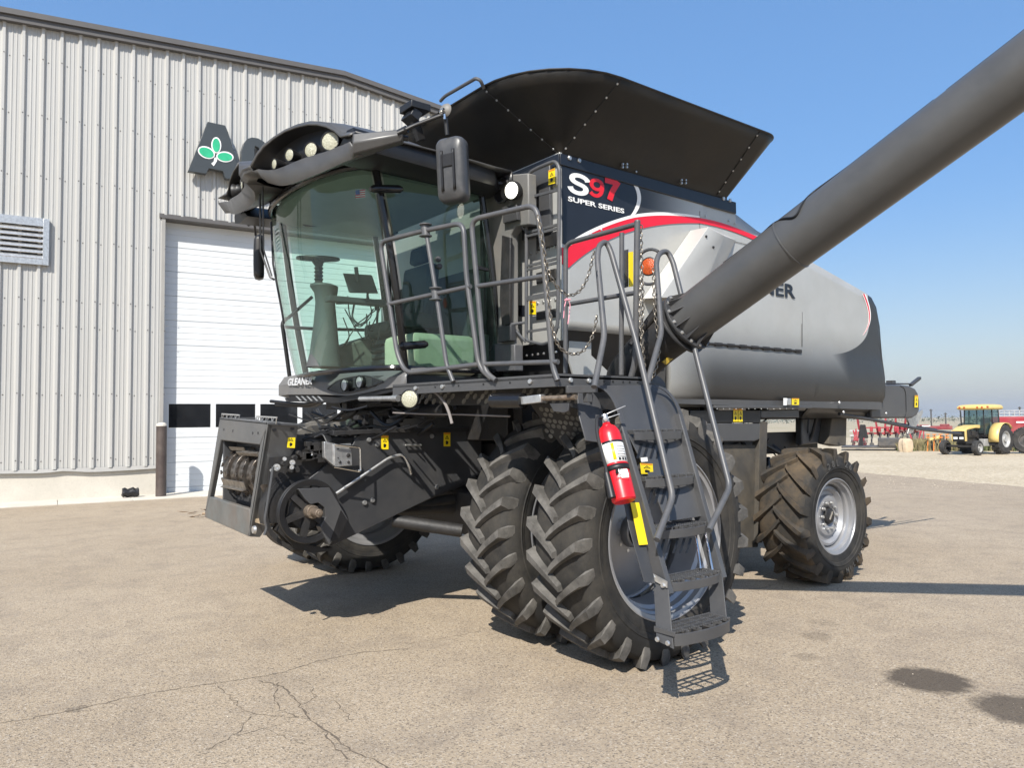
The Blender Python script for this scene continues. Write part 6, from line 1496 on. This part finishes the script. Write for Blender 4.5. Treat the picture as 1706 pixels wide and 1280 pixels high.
# local: +X forward, +Y left, origin under rear axle
def tw(x, y, r_, w_, lug=0):
    s = 1 if y > 0 else -1
    small_wheel(T, (x*K_, y*K_, r_*K_), r_*K_, w_*K_, RIMW, s, lug)
tw(0, .92, .82, .46, 20); tw(0, -.92, .82, .46, 20); tw(2.45, .86, .40, .28); tw(2.45, -.86, .40, .28)
b = MB(); b.box((-.3, -.35, .55), (1.0, .35, 1.0)); b.box((1.0, -.22, .6), (2.3, .22, .95)); b.box((2.38, -.8, .42), (2.52, .8, .54)); b.box((1.2, -.3, .95), (2.2, .3, 1.25)); b.tube([(1.3, -.33, 1.0), (1.3, .33, 1.0)], .12, 12); b.box((1.7, .2, 1.05), (1.95, .36, 1.3)); b.tube([(0, -.8, .82), (0, .8, .82)], .1, 12)
tb_(b, 'chassis', DARKM, bev=.01)
b = MB(); b.box((.55, .32, .45), (1.2, .62, .85)); tb_(b, 'tank_step', mat('grey tank', (.3, .3, .29), .5), bev=.02)
b = MB(); pr = [V((1.05, 0, 1.42)), V((1.05, 0, 1.62)), V((1.5, 0, 1.62)), V((2.3, 0, 1.50)), V((2.62, 0, 1.36)), V((2.66, 0, 1.28)), V((2.3, 0, 1.36)), V((1.5, 0, 1.45))]
b.prism([p+V((0, -.34, 0)) for p in pr], (0, .68, 0)); tb_(b, 'bonnet', YLP, bev=.03)
b = MB(); b.box((2.52, -.33, .72), (2.66, .33, 1.30)); tb_(b, 'grille', BLK, bev=.02)
b = MB(); b.box((2.50, .33, .75), (2.68, .37, 1.33)); b.box((2.50, -.37, .75), (2.68, -.33, 1.33)); tb_(b, 'grille_frame', YLP, bev=.01)
for y in (.16, -.16):
    b = MB(); b.box((2.665, y-.11, .86), (2.68, y+.11, .98)); tb_(b, 'headlight', mat('far headlight', (.7, .7, .68), .2))
b = MB(); b.tube([(1.5, -.42, 1.2), (1.5, -.46, 2.35), (1.45, -.5, 2.42)], .035, 10, fillet=.05); tb_(b, 'exhaust_pipe', BLK)
for s in (-1, 1):
    b = MB(); rg3 = []
    for k in range(11):
        a = R(-50+k*15); rg3.append([V((-math.sin(a)*.90*-1, s*(.66+j*.52), .84+math.cos(a)*.90)) for j in (0, .5, 1)])
    b.loft(rg3, closed=False, caps=False); tb_(b, 'fender', YLP, thick=.03)
b = MB()
for x, y in ((-.45, .62), (-.45, -.62), (1.05, .55), (1.05, -.55), (.35, .66), (.35, -.66)): b.tube([(x, y, 1.05), (x*.95, y*.92, 2.45)], .035, 8)
b.box((-.45, -.62, .95), (1.05, .62, 1.10)); tb_(b, 'cab_frame', BLK)
b = MB()
for q in (((1.06, -.55, 1.3), (1.06, .55, 1.3), (1.0, .52, 2.45), (1.0, -.52, 2.45)), ((-.46, -.6, 1.3), (-.46, .6, 1.3), (-.43, .57, 2.45), (-.43, -.57, 2.45)), ((-.45, .63, 1.1), (1.05, .56, 1.1), (1.0, .53, 2.45), (-.43, .58, 2.45)), ((-.45, -.63, 1.1), (1.05, -.56, 1.1), (1.0, -.53, 2.45), (-.43, -.58, 2.45))): b.add(q, [(0, 1, 2, 3)])
tb_(b, 'cab_glass', TGL)
b = MB(); b.box((-.2, -.25, 1.1), (.25, .25, 1.5)); b.box((-.25, -.25, 1.4), (-.1, .25, 2.0)); tb_(b, 'seat', INTD, bev=.04)
b = MB(); b.tube([V((.75, 0, 1.85))+V((math.cos(a)*.19, math.sin(a)*.19, math.cos(a)*-.07)) for a in [2*PI*k/20 for k in range(20)]], .018, 6, closed=True); b.tube([(.95, 0, 1.3), (.75, 0, 1.85)], .03, 8); tb_(b, 'steering_wheel', BLK)
b = MB(); b.loft([[V((x*sc, y*sc, z)) for x, y in ((1.28, -.78), (1.34, 0), (1.28, .78), (-.62, .76), (-.62, -.76))] for sc, z in ((.93, 2.46), (1, 2.52), (1, 2.62), (.9, 2.72), (.6, 2.76))]); tb_(b, 'cab_roof', YLP, bev=.02)
b = MB()
for y in (-.6, -.35, .35, .6): b.lathe([(0, .015), (.05, .012), (.06, 0)], (1.32, y, 2.58), (1, 0, 0), 12)
b.box((1.0, .7, 2.55), (1.2, .79, 2.65)); tb_(b, 'roof_lamp', ORNG)
# red implements and the rest of the yard
REDI = mat('faded red implement paint', (.30, .018, .03), .5, 0, .15, 3, dust=.25, dustcol=(.4, .25, .2))
REDD = mat('dark red implement paint', (.20, .02, .03), .6, 0, .2, 4, dust=.3)
DGR = mat('implement dark grey', (.05, .05, .052), .6, 0, .3, 5, dust=.3)
PALE = mat('pale galvanised frame', (.45, .46, .47), .5, .3, .2, 6)
def face(loc): return math.atan2(loc.y-CAM.y, loc.x-CAM.x)-PI/2       # local X = to the right as seen
def th(name, label, cat, u, v, group=None, turn=0):
    p = gp(u, v); t = thing(name, label, cat, p, group); t.rotation_euler.z = face(p)+turn; t['_s'] = (p-V((CAM.x, CAM.y, 0))).dot(_F)/FPX; return t
def S_(t): s = t['_s']; return s
def fin(t): del t['_s']
# air seeder hopper behind the tractor
t = th('air_seeder', 'bright red seeder hopper with pale railing on top behind the yellow tractor', 'air seeder', 1690, 748); s = S_(t)
b = MB(); b.loft([[V((x*s, y, z*s)) for x, y in ((x0_, -1.2), (x1_, -1.2), (x1_, 1.2), (x0_, 1.2))] for x0_, x1_, z in ((-14, 10, 20), (-26, 20, 34), (-32, 22, 48), (-28, 14, 53))]); b.build('hopper', REDI, t, bev=.05)
MB().box((4*s, -1.23, 43*s), (16*s, -1.2, 45.5*s)).build('hopper_stripe', WHITE, t)
b = MB()
for z in (54, 59, 63): b.tube([(-33*s, -1.1, z*s), (22*s, -1.1, z*s)], .03, 6)
for x in range(-33, 23, 7): b.tube([(x*s, -1.1, 51*s), (x*s, -1.1, 63*s)], .03, 6)
b.build('hopper_railing', PALE, t)
b = MB(); rq = random.Random(8)
for i in range(26): x = rq.uniform(-26, 16); z = rq.uniform(8, 30); b.bar((x*s, rq.uniform(-1.6, .4), z*s), ((x+rq.uniform(-9, 9))*s, rq.uniform(-1.6, .4), (z+rq.uniform(-9, 9))*s), .06, .06)
b.build('seeder_frame', REDD, t)
small_wheel(t, (-10*s, -1.5, 9*s), 9*s, .35, RIMW, -1); small_wheel(t, (12*s, -1.5, 9*s), 9*s, .35, RIMW, -1); fin(t)
# header / drill far left of the tractor
t = th('grain_header', 'long low dark red header lying behind the tractor exhaust pipe', 'harvester header', 1560, 738); s = S_(t)
b = MB(); b.box((-24*s, -.5, 22*s), (24*s, .5, 28*s)); b.box((-24*s, -.2, 28*s), (-10*s, .2, 30*s)); b.box((6*s, -.3, 28*s), (20*s, .3, 31*s)); b.build('header_body', REDD, t, bev=.05)
MB().box((-20*s, -.53, 27*s), (-8*s, -.5, 29*s)).build('header_stripe', WHITE, t)
b = MB(); 
for x in range(-24, 25, 8): b.bar((x*s, 0, 0), (x*s, 0, 22*s), .12, .12)
b.build('header_stand', DGR, t); fin(t)
def planter(u, v, label, seed, wpx=40, cols_=(REDI, DGR)):
    t = th('planter', label, 'planter', u, v, 'red folding implements in the yard'); s = S_(t); rq = random.Random(seed)
    b = MB(); b.box((-wpx/2*s, -.15, 20*s), (wpx/2*s, .15, 23*s)); b.box((-wpx/2*s, -.1, 30*s), (wpx/3*s, .1, 32*s))
    for k in range(6): x = rq.uniform(-wpx/2, wpx/2); b.bar((x*s, 0, 18*s), ((x+rq.uniform(-6, 6))*s, rq.uniform(-.5, .5), rq.uniform(30, 48)*s), .09, .09)
    b.build('planter_frame', cols_[0], t)
    b = MB(); n = 5
    for k in range(n):
        x = (-wpx/2+wpx*(k+.5)/n); b.box(((x-2.4)*s, -.6, 24*s), ((x+2.4)*s, -.1, 33*s)); 
    b.build('seed_box', cols_[0], t, bev=.04)
    b = MB()
    for k in range(n):
        x = (-wpx/2+wpx*(k+.5)/n); b.lathe([(0, -.06), (3.5*s, -.06), (3.5*s, .06), (0, .06)], (x*s, -.5, 3.5*s), (0, 1, 0), 16); b.bar((x*s, -.4, 4*s), (x*s, -.1, 20*s), .1, .12); b.bar((x*s, -.6, 12*s), ((x+3)*s, -.4, 22*s), .06, .06)
    b.build('row_unit', cols_[1], t); fin(t); return t
planter(1466, 744, 'longer red planter with seed boxes seen under the tail of the combine', 5, 60)
planter(1512, 741, 'shorter red planter with seed boxes beside the beige sack', 6, 36)
t = th('flatbed_trailer', 'low black flatbed trailer standing behind the combine rear wheel', 'trailer', 1452, 750); s = S_(t)
b = MB(); b.box((-45*s, -1, 4*s), (48*s, 1, 7*s)); b.box((10*s, -1.05, 7*s), (46*s, .2, 20*s)); b.build('trailer_deck', DGR, t, bev=.03)
b = MB(); b.bar((-16*s, 0, 7*s), (-13*s, 0, 42*s), .7, .2); b.bar((-8*s, 0, 7*s), (-8*s, 0, 42*s), .14, .14); b.prism([V((-20*s, -.2, 20*s)), V((-4*s, -.2, 20*s)), V((-8*s, -.2, 42*s)), V((-16*s, -.2, 42*s))], (0, .3, 0)); b.build('trailer_stand', BLK, t)
small_wheel(t, (52*s, -.9, 6*s), 6*s, .3, RIMW, -1); fin(t)
t = th('yellow_digger_arm', 'yellow excavator arm lying on the gravel between the sack and the tractor', 'digger arm', 1556, 748); s = S_(t)
b = MB(); b.tube([(-14*s, 0, 10*s), (2*s, 0, 17*s), (12*s, 0, 19*s)], [.12]*3, 8); b.box((-20*s, -.3, 4*s), (-12*s, .3, 12*s)); b.build('arm', YLP, t, bev=.02)
b = MB(); b.box((2*s, -.4, 0), (22*s, .4, 14*s)); b.box((10*s, -.3, 14*s), (16*s, .3, 22*s)); b.build('machine_base', DGR, t, bev=.05); fin(t)
t = th('orange_cultivator', 'small orange framed cultivator just in front of the tractor', 'cultivator', 1560, 752); s = S_(t)
b = MB()
for k in range(4): b.box(((-14+k*9)*s, -.2, 22*s), ((-8+k*9)*s, -.1, 24*s)); b.box(((-14+k*9)*s, -.2, 27*s), ((-8+k*9)*s, -.1, 28.5*s)); b.bar(((-13+k*9)*s, 0, 0), ((-11+k*9)*s, 0, 28*s), .05, .05)
b.build('cultivator_frame', mat('orange paint', (.6, .2, .04), .5, 0, .2, 3), t)
b = MB()
for k in range(6): b.bar(((-13+k*6)*s, .1, 18*s), ((-11+k*6)*s, .2, 0), .04, .05)
b.build('tines', DGR, t); fin(t)
t = th('sack', 'beige bulk sack standing on the gravel behind the trailer', 'sack', 1509, 753); s = S_(t)
b = MB(); rq = random.Random(3)
b.loft([[V((math.cos(a)*w_*s*(1+.15*math.cos(4*a))+rq.uniform(-.03, .03), math.sin(a)*w_*s*(1+.15*math.cos(4*a)), z*s)) for a in [2*PI*k/16 for k in range(16)]] for w_, z in ((9, 0), (10, 6), (10, 14), (9, 19), (6, 22), (4, 21))]); b.build('sack_body', mat('beige sack', (.5, .40, .28), .8, 0, .2, 3), t); MB().tube([(-6*s, 0, 20*s), (-7*s, 0, 25*s), (0, 0, 26*s), (6*s, 0, 24*s), (5*s, 0, 20*s)], .03, 6).build('sack_strap', DGR, t); fin(t)
t = th('implement_wheel', 'large dark lugged wheel standing behind the tractor', 'wheel', 1712, 756); s = S_(t)
small_wheel(t, (0, 0, 22*s), 22*s, .5, DGR, -1, 18); fin(t)
for i, (u, v, hgt, lab) in enumerate(((1408, 744, 44, 'grey steel rack with three shelves standing behind the combine rear wheel'),)):
    t = th('steel_rack', lab, 'rack', u+18, v); s = S_(t); b = MB()
    for x in (-8, 0, 8): b.bar((x*s, 0, 0), (x*s, 0, hgt*s*.6), .08, .08)
    for z in (10, 18, 26): b.bar((-9*s, 0, z*s), (9*s, 0, z*s), .08, .08)
    b.build('rack_frame', PALE, t); fin(t)
for (u, v, w_, lab, sd) in ((1432, 747, 26, 'dark jumbled cultivator frame parked behind the trailer stand', 41), (1530, 744, 22, 'dark jumbled cultivator frame parked between the sack and the digger arm', 42), (1682, 752, 20, 'dark jumbled cultivator frame parked under the red seeder hopper', 43)):
    t = th('tillage_frame', lab, 'tillage frame', u, v, 'dark tillage frames in the yard'); s = S_(t); rq = random.Random(sd); b = MB()
    for k in range(5): b.box(((-w_/2)*s, k*.3, (9+k*2)*s), ((w_/2)*s, k*.3+.1, (10.2+k*2)*s))
    b.build('frame_beams', DGR, t); b = MB()
    for k in range(16): x = rq.uniform(-w_/2, w_/2); y = rq.uniform(0, 1.3); b.tube([(x*s, y, 12*s), ((x+2)*s, y-.1, 7*s), ((x-1)*s, y-.2, 0)], .025, 5)
    b.build('tines', REDD if sd != 42 else DGR, t); b = MB()
    for k in range(5): x = rq.uniform(-w_/2, w_/2); b.tube([(x*s, 0, 12*s), ((x+rq.uniform(-5, 5))*s, .3, rq.uniform(20, 34)*s)], .04, 6)
    b.build('hydraulic_arm', REDI, t); fin(t)
for i, (u, hgt) in enumerate(((1552, 30), (1576, 24), (1700, 34))):
    t = th('utility_pole', 'thin grey utility pole with a crossarm rising ' + ('above the yellow digger arm', 'beside the tractor exhaust', 'above the red seeder hopper')[i], 'pole', u, 712, 'far utility poles'); s = S_(t)
    MB().tube([(0, 0, 0), (0, 0, hgt*s)], .12, 6).build('post', DGR, t); MB().bar((-2.5*s, 0, (hgt-2)*s), (2.5*s, 0, (hgt-2)*s), .12, .12).build('crossarm', DGR, t); fin(t)
# weeds at the edge of the gravel, loose stones, far fields and shrubs
def blades(name, cnt, region, hmin, hmax, m, seed, wd=.02):
    rq = random.Random(seed); mb = MB()
    for i in range(cnt):
        u, v = region(rq); p = gp(u, v); h_ = rq.uniform(hmin, hmax); a = rq.uniform(0, 2*PI); l_ = rq.uniform(0, .5)*h_
        for k in range(5):
            a2 = a+rq.uniform(-1.2, 1.2); d = V((math.cos(a2), math.sin(a2), 0)); q = p+V((rq.uniform(-.12, .12), rq.uniform(-.12, .12), 0)); s_ = V((-d.y, d.x, 0))*wd
            mb.add([q-s_, q+s_, q+d*l_*.5+V((0, 0, h_*.6))+s_*.6, q+d*l_+V((0, 0, h_*rq.uniform(.8, 1)))], [(0, 1, 2), (0, 2, 3)])
    return tag(mb.build(name, m), kind='stuff')
blades('dry_weeds', 1300, lambda r_: (r_.uniform(1495, 1720), r_.uniform(746.5, 752)), .2, .75, mat('dry weeds', (.24, .20, .10), .9, 0, .4, 2), 4)
blades('green_weeds', 500, lambda r_: (r_.uniform(1495, 1720), r_.uniform(745, 752)), .15, .55, mat('green weeds', (.11, .14, .05), .9, 0, .4, 2), 5)
rq = random.Random(12); mb = MB()
for i in range(1500):
    if i < 420: u, v = rq.uniform(0, 1706), 870+rq.random()**.7*400
    else: u, v = rq.uniform(1280, 1706), rq.uniform(756, 815)
    p = gp(u, v); 
    if i < 420: r_ = rq.uniform(.002, .007)
    else:
        r_ = rq.uniform(.006, .022)
    q = [p+V((rq.uniform(.6, 1)*r_*math.cos(a), rq.uniform(.6, 1)*r_*math.sin(a), r_*.1)) for a in (0, 1.25, 2.5, 3.77, 5.0)]; tpp = p+V((0, 0, r_*rq.uniform(.6, 1)))
    mb.add(q+[tpp], [(k, (k+1) % 5, 5) for k in range(5)])
tag(mb.build('pebbles', mat('loose stones', (.42, .36, .28), .9, 0, .4, 3), smooth=20), kind='stuff')
rq = random.Random(31); mb = MB()
for i in range(420):
    ang = R(rq.uniform(-18, 75)); d_ = rq.uniform(260, 420); c = V((CAM.x+math.cos(ang)*d_, CAM.y+math.sin(ang)*d_, 0)); h_ = rq.uniform(.9, 2.3); w_ = rq.uniform(3, 12)
    for k in range(30):
        q = c+V((rq.gauss(0, w_*.4), rq.gauss(0, w_*.4), rq.uniform(0, h_))); s_ = rq.uniform(.25, .7); mb.add([q+V([rq.uniform(-s_, s_) for _ in range(3)]) for _ in range(3)], [(0, 1, 2)])
tag(mb.build('shrubs', mat('far shrubs', (.13, .145, .12), .9, 0, .3, .1)), kind='stuff')
mb = MB(); N = 90; rg5 = []
for k in range(N+1):
    a = R(-40+130*k/N); d_ = 2600+300*math.sin(k*.5); h_ = 14+9*math.sin(k*.31)+6*math.sin(k*.83+1)+3*math.sin(k*1.9); dd = V((math.cos(a), math.sin(a), 0)); c = V((CAM.x, CAM.y, 0))
    rg5.append([c+dd*d_+V((0, 0, -2)), c+dd*(d_+220)+V((0, 0, h_*.6)), c+dd*(d_+420)+V((0, 0, h_)), c+dd*(d_+900)+V((0, 0, -2))])
tag(mb.loft(rg5, closed=False, caps=False).build('hills', mat('far hills', (.20, .22, .22), .9, 0, .1, .002)), kind='structure')

# the thin dusty air of the yard
hz_m = bpy.data.materials.new('dusty air'); hz_m.use_nodes = True; hn = hz_m.node_tree.nodes; hn.remove(hn['Principled BSDF'])
pv = hn.new('ShaderNodeVolumePrincipled'); pv.inputs['Color'].default_value = (.86, .91, .98, 1); pv.inputs['Density'].default_value = .00028; pv.inputs['Anisotropy'].default_value = .2
hz_m.node_tree.links.new(pv.outputs[0], hn['Material Output'].inputs['Volume'])
tag(MB().box((-3900, -3900, -3), (3900, 3900, 60)).build('haze', hz_m), kind='stuff')
